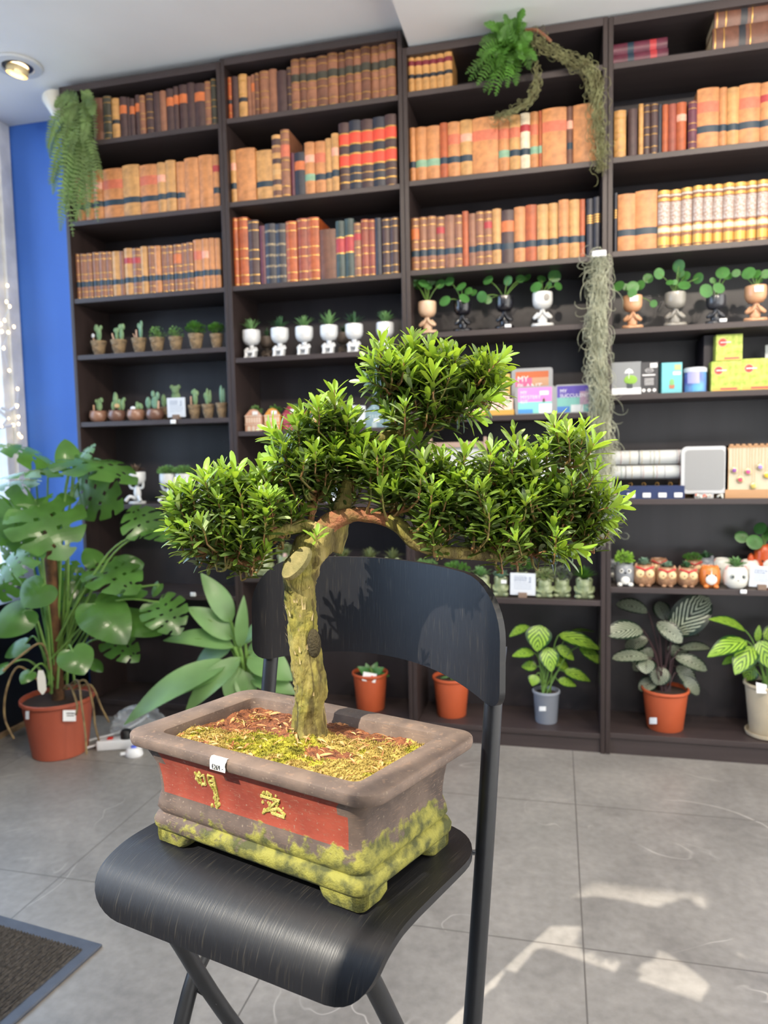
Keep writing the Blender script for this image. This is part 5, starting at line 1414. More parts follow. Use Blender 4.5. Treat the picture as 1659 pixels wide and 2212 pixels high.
P = [(0, 880), (20, 888), (36, 876), (33, 895), (-10, 880), (16, 904), (2, 922), (28, 918), (-8, 926)]
P = [onx(u, v, XL + .03) - SS for u, v in P]
for a, b in ((0, 1), (1, 2), (4, 5), (5, 6), (8, 7)): mb.tube([P[a], P[b]], .0075, 8)
mb.build('tubes', st_)
for i in (2, 5, 6, 7): MB().use(bulbm).ball(P[i], .009, nu=8, nv=6).build('bulb', st_)
q = onx(66, 908, XL + .05)

# ================================================================== SMALL THINGS ON THE SHELVES
def sp_(u, bay, row, y): return shelf_at(u, bay, row, y)
POS = ['first', 'second', 'third', 'fourth', 'fifth', 'sixth', 'seventh']
stone = mat('weathered_stone', (150, 128, 98), .9, rgb2=(104, 90, 74), vscale=45, bump=.6, bscale=120)
cactus = mat('cactus_skin', (132, 158, 112), .7, rgb2=(106, 138, 96), vscale=60, bump=.3, bscale=400)
cactus2 = mat('cactus_blue', (124, 158, 132), .7, rgb2=(96, 134, 108), vscale=60, bump=.3, bscale=400)
bushy = leaf_mat('bushy_green', (72, 120, 44), .6, (120, 180, 60), .3, var=.3, vscale=60)
leafy = leaf_mat('leafy_green', (104, 146, 84), .6, (150, 190, 90), .3, var=.25, vscale=60)
succ = leaf_mat('succulent_green', (118, 160, 104), .5, (150, 200, 110), .2, var=.2, vscale=60)
succb = leaf_mat('succulent_blue', (136, 168, 148), .5, (150, 190, 150), .15, var=.2, vscale=60)
hawo = leaf_mat('haworthia', (66, 104, 72), .5, (100, 150, 80), .15, var=.25, vscale=60)
woodstick = mat('wooden_tag', (204, 164, 132), .7)
def tuft(parent, m, c, R, n, L, W, up=.8, name='plant', rnd=random, kind=oval):
    mb = MB().use(m); c = Vector(c)
    for k in range(n):
        a = rnd.uniform(0, 6.28); e = rnd.uniform(.15, 1.0) * math.pi / 2
        d = Vector((math.cos(a) * math.cos(e), math.sin(a) * math.cos(e), math.sin(e) * up + .1)).normalized()
        o_ = c + Vector((math.cos(a), math.sin(a), 0)) * R * rnd.uniform(0, .7)
        l = L * rnd.uniform(.7, 1.1)
        blade(mb, o_, o_ + d * l, Vector((0, 0, 1)) + d * .3, W, kind, .08, .3, 4)
    return mb.build(name, parent, angle=180)
def bush(parent, m, c, R, n=240, leaf=.010, name='plant', flat=.8):
    mb = MB().use(m); c = Vector(c); st = MB().use(stemg)
    for k in range(n):
        while True:
            p = Vector((random.uniform(-1, 1), random.uniform(-1, 1), random.uniform(-.4, 1)))
            if p.length < 1: break
        p = c + Vector((p.x * R, p.y * R, p.z * R * flat)); d = (p - c); d = (d.normalized() if d.length > 1e-4 else Vector((0, 0, 1))) + Vector((random.uniform(-.6, .6), random.uniform(-.6, .6), random.uniform(-.3, .6)))
        d.normalize(); blade(mb, p, p + d * leaf * random.uniform(.8, 1.3), Vector((random.uniform(-.5, .5), -.6, 1)), leaf * .38, oval, .1, .2, 2)
    for k in range(10):
        a = random.uniform(0, 6.28); st.tube([c - Vector((0, 0, R * .5)), c + Vector((math.cos(a) * R * .6, math.sin(a) * R * .6, R * .4))], .0012, 4)
    o = mb.build(name, parent, angle=180); st.build('stems', parent); return o
def pads(parent, m, c, spec):
    """cactus pads: (dx, dz, rx, rz)"""
    mb = MB().use(m)
    for dx, dz, rx, rz in spec: mb.ball((c[0] + dx, c[1] + random.uniform(-.003, .003), c[2] + dz), (rx, min(rx, .007), rz), nu=14, nv=10)
    return mb.build('cactus', parent)
def stick(parent, c, h, lean=0, m=None, w=.004):
    MB().use(m or woodstick).box(-w, w, -.001, .001, 0, h, M=Matrix.Translation(c) @ Matrix.Rotation(lean, 4, 'Y')).build('plant_stick', parent, smooth=False)
def head_pot(t, h, rt, rb, m=None, c=(0, 0, 0)):
    """planter shaped as a head: brow band, brow ridge, eye sockets, nose, lips, chin"""
    m = m or stone; mb = MB().use(m); N = 40; loops = []
    prof = [(0, rb * .9), (.04, rb), (.15, rb * 1.02), (.35, lerp(rb, rt, .40)), (.55, lerp(rb, rt, .66)), (.72, lerp(rb, rt, .84)), (.80, rt * .96), (.84, rt * 1.03), (.97, rt * 1.06), (1, rt * 1.02)]
    for f, r in [(i / 30, None) for i in range(31)]:
        for (a, ra), (b, rb_) in zip(prof, prof[1:]):
            if a <= f <= b: r = lerp(ra, rb_, (f - a) / (b - a))
        L = []
        for j in range(N):
            a = 2 * math.pi * j / N; x, y = math.cos(a), math.sin(a); rr = r
            fr = max(0, -y) ** 3
            def g(cx, cz, sx, sz): return math.exp(-((x - cx) / sx) ** 2 - ((f - cz) / sz) ** 2) * (y < 0)
            rr += r * (.24 * g(0, .48, .13, .13) + .10 * g(0, .62, .12, .12) - .13 * g(.38, .60, .18, .05) - .13 * g(-.38, .60, .18, .05) + .07 * g(.38, .70, .25, .035) + .07 * g(-.38, .70, .25, .035)
                       + .12 * g(0, .32, .22, .03) - .07 * g(0, .29, .2, .012) + .10 * g(0, .25, .18, .03) + .10 * g(0, .12, .25, .06) + .05 * g(.55, .45, .2, .1) + .05 * g(-.55, .45, .2, .1))
            if f > .83: rr *= 1 + .02 * math.sin(a * 14)
            L.append((rr * x, rr * y, f * h))
        loops.append(L)
    loops.append([(q[0] * .88, q[1] * .88, h) for q in loops[-1]]); loops.append([(q[0] * .97, q[1] * .97, h - .008) for q in loops[-1]])
    mb.loft(loops); return mb.build('pot', t)
def mkr(name, label, cat, u, bay, row, y, group, rz=0):
    p = sp_(u, bay, row, y); return thing(name, label, cat, p, rz, group), mpp(p)
# --- leftmost bookcase, fourth shelf: head planters
G = 'stone head planters on the fourth shelf'
desc = ['two stacked round cactus pads and a white tag', 'two heart-shaped cacti and a wooden stick', 'slim upright cactus and a thin stick', 'loose leafy plant, at middle of the row', 'drooping leafy plant, fifth from left', 'dense bright green cushion plant, second from right', 'dense green cushion plant, last beside the post']
for i, (u, w, h) in enumerate([(214.7, 34, 32), (258, 35, 32), (301.8, 33, 33), (340.7, 33, 32), (380.8, 31, 31), (424.3, 34, 35), (469, 30, 32)]):
    t, k = mkr('head_planter', 'stone head planter with %s' % desc[i], 'planter', u, 0, 3, .06, G, R_(-18))
    H = h * k; head_pot(t, H, w * k / 2 * .92, w * k / 2 * .60); c = (0, 0, H)
    if i == 0: pads(t, cactus, c, [(.008, .03, .018, .032), (-.008, .060, .016, .018), (.018, .062, .009, .011)]); stick(t, (-.018, -.01, H - .01), .04, R_(-12)); MB().use(label_white).ball((-.024, -.012, H + .026), (.012, .003, .010), nu=10, nv=6).build('tag', t)
    if i == 1: pads(t, cactus, c, [(-.010, .02, .010, .022), (-.018, .045, .011, .013), (-.004, .045, .011, .013), (.022, .022, .015, .026), (.014, .058, .013, .015), (.031, .058, .012, .015)]); stick(t, (-.014, -.012, H - .01), .045, R_(-22))
    if i == 2: pads(t, cactus2, c, [(.014, .032, .011, .036), (.018, .064, .007, .016), (.004, .056, .006, .014)]); stick(t, (-.012, -.004, H - .01), .05, 0); stick(t, (-.018, -.004, H), .03, R_(-35), w=.002)
    if i in (3, 4): bush(t, leafy, (0.006 if i == 3 else -.002, 0, H + .012), .036, 90, .012, flat=.9)
    if i in (5, 6): bush(t, bushy, (0, 0, H + .022), .042 if i == 5 else .036, 420, .010, flat=.75)
# --- leftmost bookcase, fifth shelf
brn = mat('brown_glazed_bowl', (150, 112, 92), .3, var=.1, vscale=30, coat=.3); brn2 = mat('dark_glazed_bowl', (116, 86, 74), .3, var=.1, vscale=30, coat=.3)
bowls = [(213.6, 0, 'three small pads on one big pad'), (253.7, 1, 'a tall cactus and several side pads'), (295, 0, 'low cactus pads and a white tag'), (336, 1, 'forked cactus, next to the sign')]
for i, (u, kk, d) in enumerate(bowls):
    t, k = mkr('bowl_planter', 'round brown bowl planter with %s' % d, 'planter', u, 0, 4, .065, 'round bowl planters on the fifth shelf')
    R0 = 19.5 * k; H = 25 * k
    MB().use((brn, brn2)[kk]).lathe([(R0 * .55, 0), (R0 * .8, H * .12), (R0, H * .5), (R0 * .93, H * .85), (R0 * .86, H * .93), (R0 * .90, H), (R0 * .80, H), (R0 * .78, H * .9), (.001, H * .88)], 28, cap1=False).build('pot', t)
    c = (0, 0, H)
    if i == 0: pads(t, cactus, c, [(.006, .022, .017, .024), (-.008, .046, .006, .010), (.004, .048, .005, .010), (.018, .050, .011, .013)]); stick(t, (-.018, -.008, H - .008), .036)
    if i == 1: pads(t, cactus, c, [(-.006, .048, .014, .038), (.016, .026, .012, .028), (-.018, .02, .010, .022), (.034, .026, .010, .028), (.040, .05, .008, .010)]); MB().use(mat('tan_tag', (196, 160, 110), .6)).ball((.010, -.014, H + .020), (.014, .003, .011), nu=10, nv=6).build('tag', t)
    if i == 2: pads(t, cactus, c, [(.008, .014, .012, .018), (.020, .020, .009, .012), (.006, .030, .007, .008), (.030, .012, .008, .014)]); MB().use(label_white).ball((-.006, -.016, H + .006), (.014, .003, .009), nu=10, nv=6).build('tag', t)
    if i == 3: pads(t, cactus2, c, [(0, .030, .018, .032), (-.006, .070, .010, .016), (.016, .062, .010, .018), (-.034, .03, .014, .028)]); stick(t, (.020, -.006, H - .008), .045, R_(5))
def sign(u, bay, row, w, h, label, group=None, y=.035, rz=0, tilt=0, lines=((.16, .82, 1, 3), (.16, .58, 1.6, 5), (.16, .42, 1.6, 4)), tilty=0):
    p = sp_(u, bay, row, y); k = mpp(p); t = thing('shelf_sign', label, 'sign', p, rz, group)
    z0 = 5 * k
    M = Matrix.Rotation(R_(tilt), 4, 'Y')
    MB().use(mat('sign_white', (206, 212, 220), .35)).box(-w * k / 2, w * k / 2, 0, .004, z0, z0 + h * k, M=M).build('panel', t, smooth=False, bevel=.0015)
    mb = MB().use(mat('grey_ink', (120, 134, 160), .6)); r = random.Random(int(u))
    for q in range(7):
        zz = z0 + h * k * (.86 - q * .095); x0 = -w * k * .34; 
        big = q in (1, 2); hh = h * k * (.035 if big else .014)
        x = x0
        while x < w * k * (.12 if big or q == 0 else .34) - .003:
            ww = r.uniform(.003, .009) * (1.3 if big else 1); mb.box(x, x + ww, -.0012, -.0002, zz, zz + hh, M=M); x += ww + .0022
    for q in range(3): mb.box(w * k * .24, w * k * .32, -.0012, -.0002, z0 + h * k * (.78 - .09 * q), z0 + h * k * (.82 - .09 * q), M=M)
    mb.build('writing', t, smooth=False)
    MB().use(mat('sign_foot_wood', (124, 104, 90), .7)).box(-w * k * .17, w * k * .17, -.012, .018, 0, z0 + .012).build('foot', t, smooth=False, bevel=.002)
    return t
sign(381.5, 0, 4, 43, 42, 'small white info sign in a wooden foot among the cacti at left')
for i, (u, w, h, y, d) in enumerate([(421, 29, 31, .07, 'lobed cactus and wooden stick, right of the white sign'), (450.7, 28, 31, .06, 'branching cactus, on the fifth shelf'), (480, 26, 33, .055, 'slim upright cactus, beside the post on fifth shelf')]):
    t, k = mkr('head_planter', 'stone head planter with %s' % d, 'planter', u, 0, 4, y, 'stone head planters on the fifth shelf', R_(-18)); H = h * k
    head_pot(t, H, w * k / 2 * .95, w * k / 2 * .6); c = (0, 0, H)
    if i == 0: pads(t, cactus, c, [(.006, .026, .015, .030), (-.004, .058, .014, .012), (.016, .052, .012, .014), (.002, .064, .010, .010)]); stick(t, (-.012, -.008, H - .01), .05)
    if i == 1: pads(t, cactus, c, [(-.006, .026, .014, .028), (-.002, .050, .006, .024), (-.016, .040, .010, .016), (.014, .036, .006, .030)])
    if i == 2: pads(t, cactus2, c, [(0, .036, .010, .044), (.014, .034, .006, .034)])
t, k = mkr('head_planter', 'stone head planter with bear-shaped cactus, half hidden behind the white sign', 'planter', 382, 0, 4, .16, 'stone head planters on the fifth shelf'); head_pot(t, .07, .034, .022); pads(t, cactus, (0, 0, .07), [(0, .035, .026, .040), (0, .078, .020, .020), (-.018, .092, .011, .011), (.018, .092, .011, .011)])
t, k = mkr('head_planter', 'stone head planter with small round cacti, behind sign at its left', 'planter', 360, 0, 4, .17, 'stone head planters on the fifth shelf'); head_pot(t, .07, .032, .022); pads(t, cactus, (0, 0, .07), [(-.010, .03, .013, .032), (.012, .022, .010, .020)])
def shelf_tag(u, v, label, w=13, h=9, y=-.002):
    q = ony(u, v, y); k = mpp(q)
    o = MB().use(label_white).rbox(-w * k / 2, w * k / 2, -.003, .003, -h * k / 2, h * k / 2, r=.0028).build('price_tag', None, loc=q); tag(o, label, 'price tag')
    return o
shelf_tag(374, 911, 'small white price tag on the shelf edge below the cactus sign')
shelf_tag(417, 1284, 'small white price tag on the lowest shelf edge of the leftmost bookcase')
shelf_tag(1606, 1278, 'small white price tag on the shelf edge under the white cat planter')
# --- ceramic figure planters
def figure(t, m, H, R0, pose='pray', plant=None, cupf=.46, hole=False):
    """seated figure whose head is the plant cup"""
    zc = H * (1 - cupf)
    cup = [(.35, 0), (.72, .08), (.94, .28), (1.0, .5), (1.0, .9), (.97, 1), (.86, 1), (.86, .86), (.02, .84)]
    MB().use(m).lathe([(R0 * r, zc + H * cupf * z) for r, z in cup], 30, cap1=False).build('head_cup', t)
    mb = MB().use(m)
    if pose == 'pray':
        mb.ball((0, .004, zc * .50), (R0 * .52, R0 * .42, zc * .46)); mb.tube([(0, 0, zc * .85), (0, 0, zc * 1.08)], R0 * .24, 12)
        for s in (-1, 1):
            mb.tube(spline([(s * R0 * .42, .002, zc * .80), (s * R0 * .82, -.004, zc * .56), (s * R0 * .40, -R0 * .45, zc * .62), (s * R0 * .06, -R0 * .62, zc * .90)], 5), [R0 * .17] * 8 + [R0 * .14] * 5 + [R0 * .11] * 3, 10)
            mb.tube(spline([(s * R0 * .30, 0, zc * .16), (s * R0 * .88, -R0 * .25, zc * .15), (s * R0 * .45, -R0 * .75, zc * .12), (-s * R0 * .25, -R0 * .78, zc * .10)], 5), [R0 * .24] * 6 + [R0 * .20] * 6 + [R0 * .14] * 4, 10)
    elif pose == 'crouch':
        mb.ball((0, .006, zc * .45), (R0 * .55, R0 * .55, zc * .46)); mb.tube([(0, 0, zc * .8), (0, 0, zc * 1.1)], R0 * .30, 12)
        mb.lathe([(R0 * .66, 0), (R0 * .68, zc * .10), (R0 * .60, zc * .14)], 20)
        for s in (-1, 1):
            mb.tube(spline([(s * R0 * .45, .0, zc * .8), (s * R0 * .66, -R0 * .3, zc * .6), (s * R0 * .30, -R0 * .66, zc * .48), (-s * R0 * .2, -R0 * .66, zc * .5)], 5), R0 * .16, 10)
            mb.tube(spline([(s * R0 * .35, 0, zc * .15), (s * R0 * .45, -R0 * .5, zc * .62), (s * R0 * .42, -R0 * .72, zc * .10), (s * R0 * .40, -R0 * .9, zc * .08)], 5), R0 * .18, 10)
    else:   # 'lift': arms raised to the bowl, legs stretched
        mb.ball((0, .004, zc * .55), (R0 * .42, R0 * .34, zc * .45)); mb.lathe([(R0 * .85, 0), (R0 * .88, zc * .08), (R0 * .8, zc * .12)], 20, sx=1.1)
        for s in (-1, 1):
            mb.tube(spline([(s * R0 * .36, 0, zc * .8), (s * R0 * .72, 0, zc * .85), (s * R0 * .86, -.004, zc * 1.15)], 5), R0 * .14, 10)
            mb.tube(spline([(s * R0 * .25, 0, zc * .25), (s * R0 * .55, -R0 * .55, zc * .38), (s * R0 * .9, -R0 * .8, zc * .14)], 5), R0 * .18, 10)
    mb.build('figure', t)
    MB().use(mat('potting_soil', (52, 38, 30), .95)).lathe([(.001, H * .95), (R0 * .86, H * .945)], 20, cap1=False).build('soil', t)
    if hole: MB().use(mat('cup_opening', (150, 146, 140), .5)).ball((R0 * .35, -R0 * .93, zc + H * cupf * .62), (R0 * .34, R0 * .08, R0 * .36)).build('face_recess', t)
wgl = mat('white_glaze', (214, 216, 218), .25, var=.06, vscale=60, coat=.4)
W5 = [(545, .07, 'pale green succulent, leftmost of the row'), (606, .055, 'dark spiky succulent, second of the row'), (658.6, .055, 'small green succulent, third of the row'), (712, .055, 'tall light green succulent, fourth of the row'), (766, .055, 'dark thin-leaved succulent, fifth of the row'), (833, .06, 'light green succulent, last, above the bonsai')]
for i, (u, y, d) in enumerate(W5):
    t, k = mkr('figure_planter', 'white crouching figure planter with %s' % d, 'planter', u, 1, 3, y, 'white crouching figure planters')
    H = 61 * k; figure(t, wgl, H, 19.5 * k, 'crouch', cupf=.52)
    m_ = (succ, hawo, succ, succ, hawo, succ)[i]
    tuft(t, m_, (0, 0, H - .002), .016, 44, .066 if i in (3,) else .056, .0060 if m_ is succ else .0040, 1.5, kind=lance)
grb = mat('grey_brown_glaze', (116, 104, 94), .5, var=.1)
for u, d in ((579, 'grey-brown figure planter standing behind between the first two white ones'), (744, 'grey-brown figure planter standing behind the fifth white one')):
    t, k = mkr('figure_planter', d, 'planter', u, 1, 3, .17, 'grey-brown figure planters'); figure(t, grb, 52 * k, 16 * k, 'crouch'); tuft(t, hawo, (0, 0, 52 * k), .012, 26, .042, .003, .9, kind=lance)
# --- house planters
def house(u, w, h, rf, col, trim_c, label, style, y=.055):
    p = sp_(u, 1, 4, y); k = mpp(p); t = thing('house_planter', label, 'planter', p, 0, 'house-shaped planters on the fifth shelf')
    W_ = w * k; H = h * k; P = rf * k
    m = mat('house_' + col[0], col[1], .6, var=.08); tr = mat('house_trim_' + trim_c[0], trim_c[1], .6)
    mb = MB().use(m)
    if style == 'gable': mb.box(-W_ / 2, W_ / 2, 0, .012, 0, H); out = [(-W_ / 2, H), (W_ / 2, H), (W_ * .2, H + P * .85), (0, H + P), (-W_ * .2, H + P * .85)]
    else: mb.box(-W_ / 2, W_ / 2, 0, .012, 0, H); out = [(-W_ / 2, H), (W_ / 2, H), (0, H + P)]
    n = len(out); mb.loft([[(x, 0.0, z) for x, z in out], [(x, .012, z) for x, z in out]])
    mb.build('facade', t, smooth=False)
    mb = MB().use(m); mb.box(-W_ / 2, -W_ / 2 + .004, .012, W_ * .9, 0, H); mb.box(W_ / 2 - .004, W_ / 2, .012, W_ * .9, 0, H); mb.box(-W_ / 2 + .004, W_ / 2 - .004, W_ * .9 - .004, W_ * .9, 0, H); mb.box(-W_ / 2 + .004, W_ / 2 - .004, .012, W_ * .9 - .004, 0, .004); mb.build('planter_box', t, smooth=False)
    MB().use(mat('potting_soil', (52, 38, 30), .95)).box(-W_ / 2 + .005, W_ / 2 - .005, .013, W_ * .88, .006, H - .006).build('soil', t, smooth=False)
    mb = MB().use(tr)
    if style == 'gable':
        mb.box(-W_ / 2 - .001, W_ / 2 + .001, -.003, 0, H - .004, H); mb.box(-W_ / 2 - .001, W_ / 2 + .001, -.003, 0, H * .42, H * .46)
        for q in range(6): mb.box(-W_ * .44 + q * W_ * .155, -W_ * .44 + q * W_ * .155 + W_ * .09, -.002, 0, H * .54, H * .88)
        for q in range(3): mb.loft([[(-W_ * .27 + q * W_ * .27 + W_ * .09 * math.cos(a * math.pi / 8), yy, (H * .25 + W_ * .09 * math.sin(a * math.pi / 8))) for a in range(9)] + [(-W_ * .27 + q * W_ * .27 - W_ * .09, yy, 0.002), (-W_ * .27 + q * W_ * .27 + W_ * .09, yy, .002)] for yy in (-.002, 0)])
    else:
        for q in range(4): MB().use(tr).box(-W_ * .26 + q * W_ * .15, -W_ * .26 + q * W_ * .15 + W_ * .07, -.002, 0, H * .60, H * .78).build('window', t, smooth=False)
        mb.loft([[(W_ * .12 * math.cos(a * math.pi / 8), yy, H * .28 + W_ * .12 * math.sin(a * math.pi / 8)) for a in range(9)] + [(-W_ * .12, yy, .001), (W_ * .12, yy, .001)] for yy in (-.002, 0)])
        MB().use(tr).lathe([(.004, 0), (.004, .003)], 10, M=Matrix.Translation((0, 0, H + P * .4)) @ Matrix.Rotation(R_(90), 4, 'X')).build('round_window', t)
    mb.build('facade_trim' if style == 'gable' else 'door', t, smooth=False)
    MB().use(label_white).box(-.002, .024, -.004, -.0025, H + P * .1 if style == 'gable' else H * .35, H + P * .1 + .016 if style == 'gable' else H * .35 + .015).build('price_tag', t, smooth=False)
    return t, k, H, P
pk = ('pink', (206, 158, 134)); og = ('orange', (212, 148, 62)); rd = ('red', (146, 48, 62)); bl = ('blue', (128, 156, 166)); wt = ('white', (222, 208, 192)); bw = ('grey', (176, 192, 196)); dg = ('deep_orange', (206, 120, 56))
for a in [(548, 38, 34, 14, pk, wt, 'pink brick canal-house planter, leftmost on its shelf', 'gable'), (589, 37, 34, 15, og, wt, 'orange canal-house planter, next to the pink one', 'gable'), (630, 38, 36, 18, rd, ('rose', (186, 98, 104)), 'dark red canal-house planter beside the orange ones', 'gable'),
          (676, 38, 34, 16, og, wt, 'orange canal-house planter right of the red one, behind bonsai leaves', 'gable'), (722, 38, 34, 14, dg, wt, 'deep orange canal-house planter left of the white sign', 'gable'), (809, 42, 36, 17, bl, bw, 'grey-blue peaked house planter right of the sign', 'peak'), (852, 42, 36, 16, bl, bw, 'grey-blue peaked house planter nearest the post', 'peak')]:
    t, k, H, P = house(*a)
    if a[0] < 800: bush(t, (leafy, bushy)[a[0] % 2], (0, .035, H + .020), .026, 90, .011)
    else: tuft(t, succb, (0, .035, H), .01, 34, .060, .0018, .9, kind=lance)
sign(770, 1, 4, 36, 44, 'white info sign among the house planters, tilted slightly', rz=R_(10), tilt=3, y=.04)
# --- sixth shelf, leftmost and second bookcase
t, k = mkr('figure_planter', 'white figures planter with a reddish-green plant beside the monstera', 'planter', 297, 0, 5, .07, 'white figure planters on the sixth shelf'); H = 68 * k
figure(t, wgl, H, 20 * k, 'lift', cupf=.40); tuft(t, leaf_mat('reddish_leaf', (96, 110, 84), .5, (150, 80, 80), .2, rgb2=None) if False else leaf_mat('reddish_leaf', (110, 96, 80), .5, (150, 90, 80), .2), (0, 0, H - .004), .016, 26, .045, .006, .7)
for u, d in ((366, 'white bowl-headed figure planter with trailing green plant, left of bonsai leaves'), (400, 'white bowl-headed figure planter with green plant, partly behind bonsai leaves')):
    t, k = mkr('figure_planter', d, 'planter', u, 0, 5, .07, 'white figure planters on the sixth shelf'); H = 64 * k
    figure(t, wgl, H, 18.5 * k, 'lift', cupf=.44); bush(t, leafy, (0, 0, H + .010), .048, 200, .013, flat=.45)
t, k = mkr('figure_planter', 'white figure planter at right end of the sixth shelf, behind bonsai leaves', 'planter', 448, 0, 5, .07, 'white figure planters on the sixth shelf'); figure(t, wgl, 62 * k, 18 * k, 'lift', cupf=.44); bush(t, leafy, (0, 0, 62 * k + .008), .04, 120, .012, flat=.45)
def box_item(name, label, cat, u0, u1, vt, bay, row, y, depth, m, group=None, rz=0, dz=0, bevel=.001):
    p = sp_((u0 + u1) / 2, bay, row, y); k = mpp(p); w = (u1 - u0) * k; h = z_at(vt, p.x, p.y) - p.z - dz
    p = p + Vector((0, 0, dz)); t = thing(name, label, cat, p, rz, group)
    MB().use(m).box(-w / 2, w / 2, 0, depth, 0, h).build('carton', t, smooth=False, bevel=bevel); return t, w, h
t, w, h = box_item('gift_box', 'pale blue box on the sixth shelf, glimpsed under the bonsai branches', 'box', 704, 742, 1052, 1, 5, .06, .10, mat('pale_blue_card', (196, 212, 226), .5)); MB().use(label_white).box(-w * .3, w * .3, -.001, 0, h * .1, h * .35).build('label', t, smooth=False)
t, w, h = box_item('gift_box', 'salmon box beside the pale blue one under the bonsai branches', 'box', 745, 758, 1040, 1, 5, .06, .08, mat('salmon_card', (222, 168, 130), .6)); MB().use(label_white).box(-w * .3, w * .3, -.001, 0, h * .6, h * .9).build('label', t, smooth=False)
# --- frog planters (seventh shelf, second and third bookcase)
frogm = mat('celadon_glaze', (150, 160, 122), .25, rgb2=(120, 132, 98), vscale=40, coat=.4)
def frog(u, bay, w, h, label, plantf, y=.06):
    t, k = mkr('frog_planter', label, 'planter', u, bay, 6, y, 'celadon frog planters on the seventh shelf'); W_ = w * k / 2; H = h * k
    mb = MB().use(frogm).lathe([(W_ * .6, 0), (W_ * .86, H * .12), (W_ * .95, H * .4), (W_ * .82, H * .70), (W_ * .88, H * .92), (W_ * .84, H), (W_ * .74, H), (W_ * .72, H * .9), (.001, H * .88)], 26, cap1=False)
    for s in (-1, 1):
        mb.ball((s * W_ * .52, -W_ * .55, H * 1.0), W_ * .24, nu=10, nv=7)
        mb.ball((s * W_ * .62, -W_ * .55, H * .12), (W_ * .38, W_ * .35, H * .13)); mb.tube(spline([(s * W_ * .9, -W_ * .1, H * .55), (s * W_ * .8, -W_ * .7, H * .4), (s * W_ * .25, -W_ * .95, H * .34)], 4), W_ * .15, 8)
    mb.build('pot', t); 
    MB().use(frogm).tube([(-W_ * .5, -W_ * .72, H * .72), (0, -W_ * .88, H * .64), (W_ * .5, -W_ * .72, H * .72)], W_ * .05, 6).build('mouth', t)
    for s in (-1, 1): MB().use(mat('eye_dark', (40, 44, 36), .2)).ball((s * W_ * .54, -W_ * .76, H * 1.01), W_ * .08, nu=8, nv=6).build('eye', t)
    plantf(t, (0, 0, H)); return t
sage = leaf_mat('sage_leaf', (120, 132, 88), .7, (150, 160, 90), .2, var=.25, vscale=60)
frog(567.6, 1, 55, 46, 'celadon frog planter at left end of seventh shelf of second bookcase', lambda t, c: bush(t, sage, (c[0], c[1], c[2] + .012), .04, 120, .012, flat=.5))
frog(620, 1, 44, 44, 'celadon frog planter right behind the bonsai trunk top', lambda t, c: (bush(t, sage, (c[0], c[1], c[2] + .02), .045, 160, .012, flat=.7), MB().use(mat('pale_pink', (222, 190, 186), .6)).ball((0, -.02, c[2] + .004), .012).build('tag', t)))
for u, d in ((740, 'celadon frog planter behind the chair back, left one, grey-green sprigs showing'), (800, 'celadon frog planter behind the chair back, middle one, grey-green sprigs showing'), (850, 'celadon frog planter behind the chair back, right one by the post')):
    frog(u, 1, 46, 42, d, lambda t, c: tuft(t, sage, c, .02, 60, .05, .004, .9, kind=lance))
frog(920, 2, 46, 42, 'celadon frog planter behind chair back right of the post, green bush', lambda t, c: bush(t, leafy, (0, 0, c[2] + .02), .06, 240, .013, flat=.7))
frog(985, 2, 46, 42, 'celadon frog planter behind chair back with wide green bush', lambda t, c: bush(t, bushy, (0, 0, c[2] + .02), .055, 240, .013, flat=.6))
frog(1040, 2, 40, 42, 'celadon frog planter just above the chair back corner with rosette succulent', lambda t, c: tuft(t, succ, c, .016, 40, .045, .008, .6))
frog(1082, 2, 34, 40, 'celadon frog planter with pale blue rosette and white tag, left of sign', lambda t, c: (tuft(t, succb, c, .014, 44, .034, .009, .5), MB().use(label_white).box(.004, .026, -.034, -.031, c[2] - .02, c[2] - .006).build('tag', t, smooth=False)))
frog(1175.5, 2, 38, 38, 'celadon frog planter right of the white sign with speckled green plant', lambda t, c: bush(t, sage, (0, 0, c[2] + .014), .04, 200, .011, flat=.8))
frog(1213.5, 2, 38, 38, 'celadon frog planter with dark grey plant, second right of the sign', lambda t, c: bush(t, leaf_mat('dark_grey_leaf', (92, 100, 88), .7, tw=.1), (0, 0, c[2] + .014), .042, 200, .011, flat=.8), .075)
frog(1262, 2, 42, 42, 'celadon frog planter with bright grassy green plant beside the post', lambda t, c: (tuft(t, bushy, c, .02, 160, .055, .0022, .75, kind=lance)))
frog(1128, 2, 34, 42, 'celadon frog planter behind the white sign with pink and green plant', lambda t, c: bush(t, bushy, (0, 0, c[2] + .03), .045, 160, .012, flat=.7), .16)
sign(1129, 2, 6, 54, 48, 'white info sign in front of the frog planters right of chair back', y=.03, tilt=1)
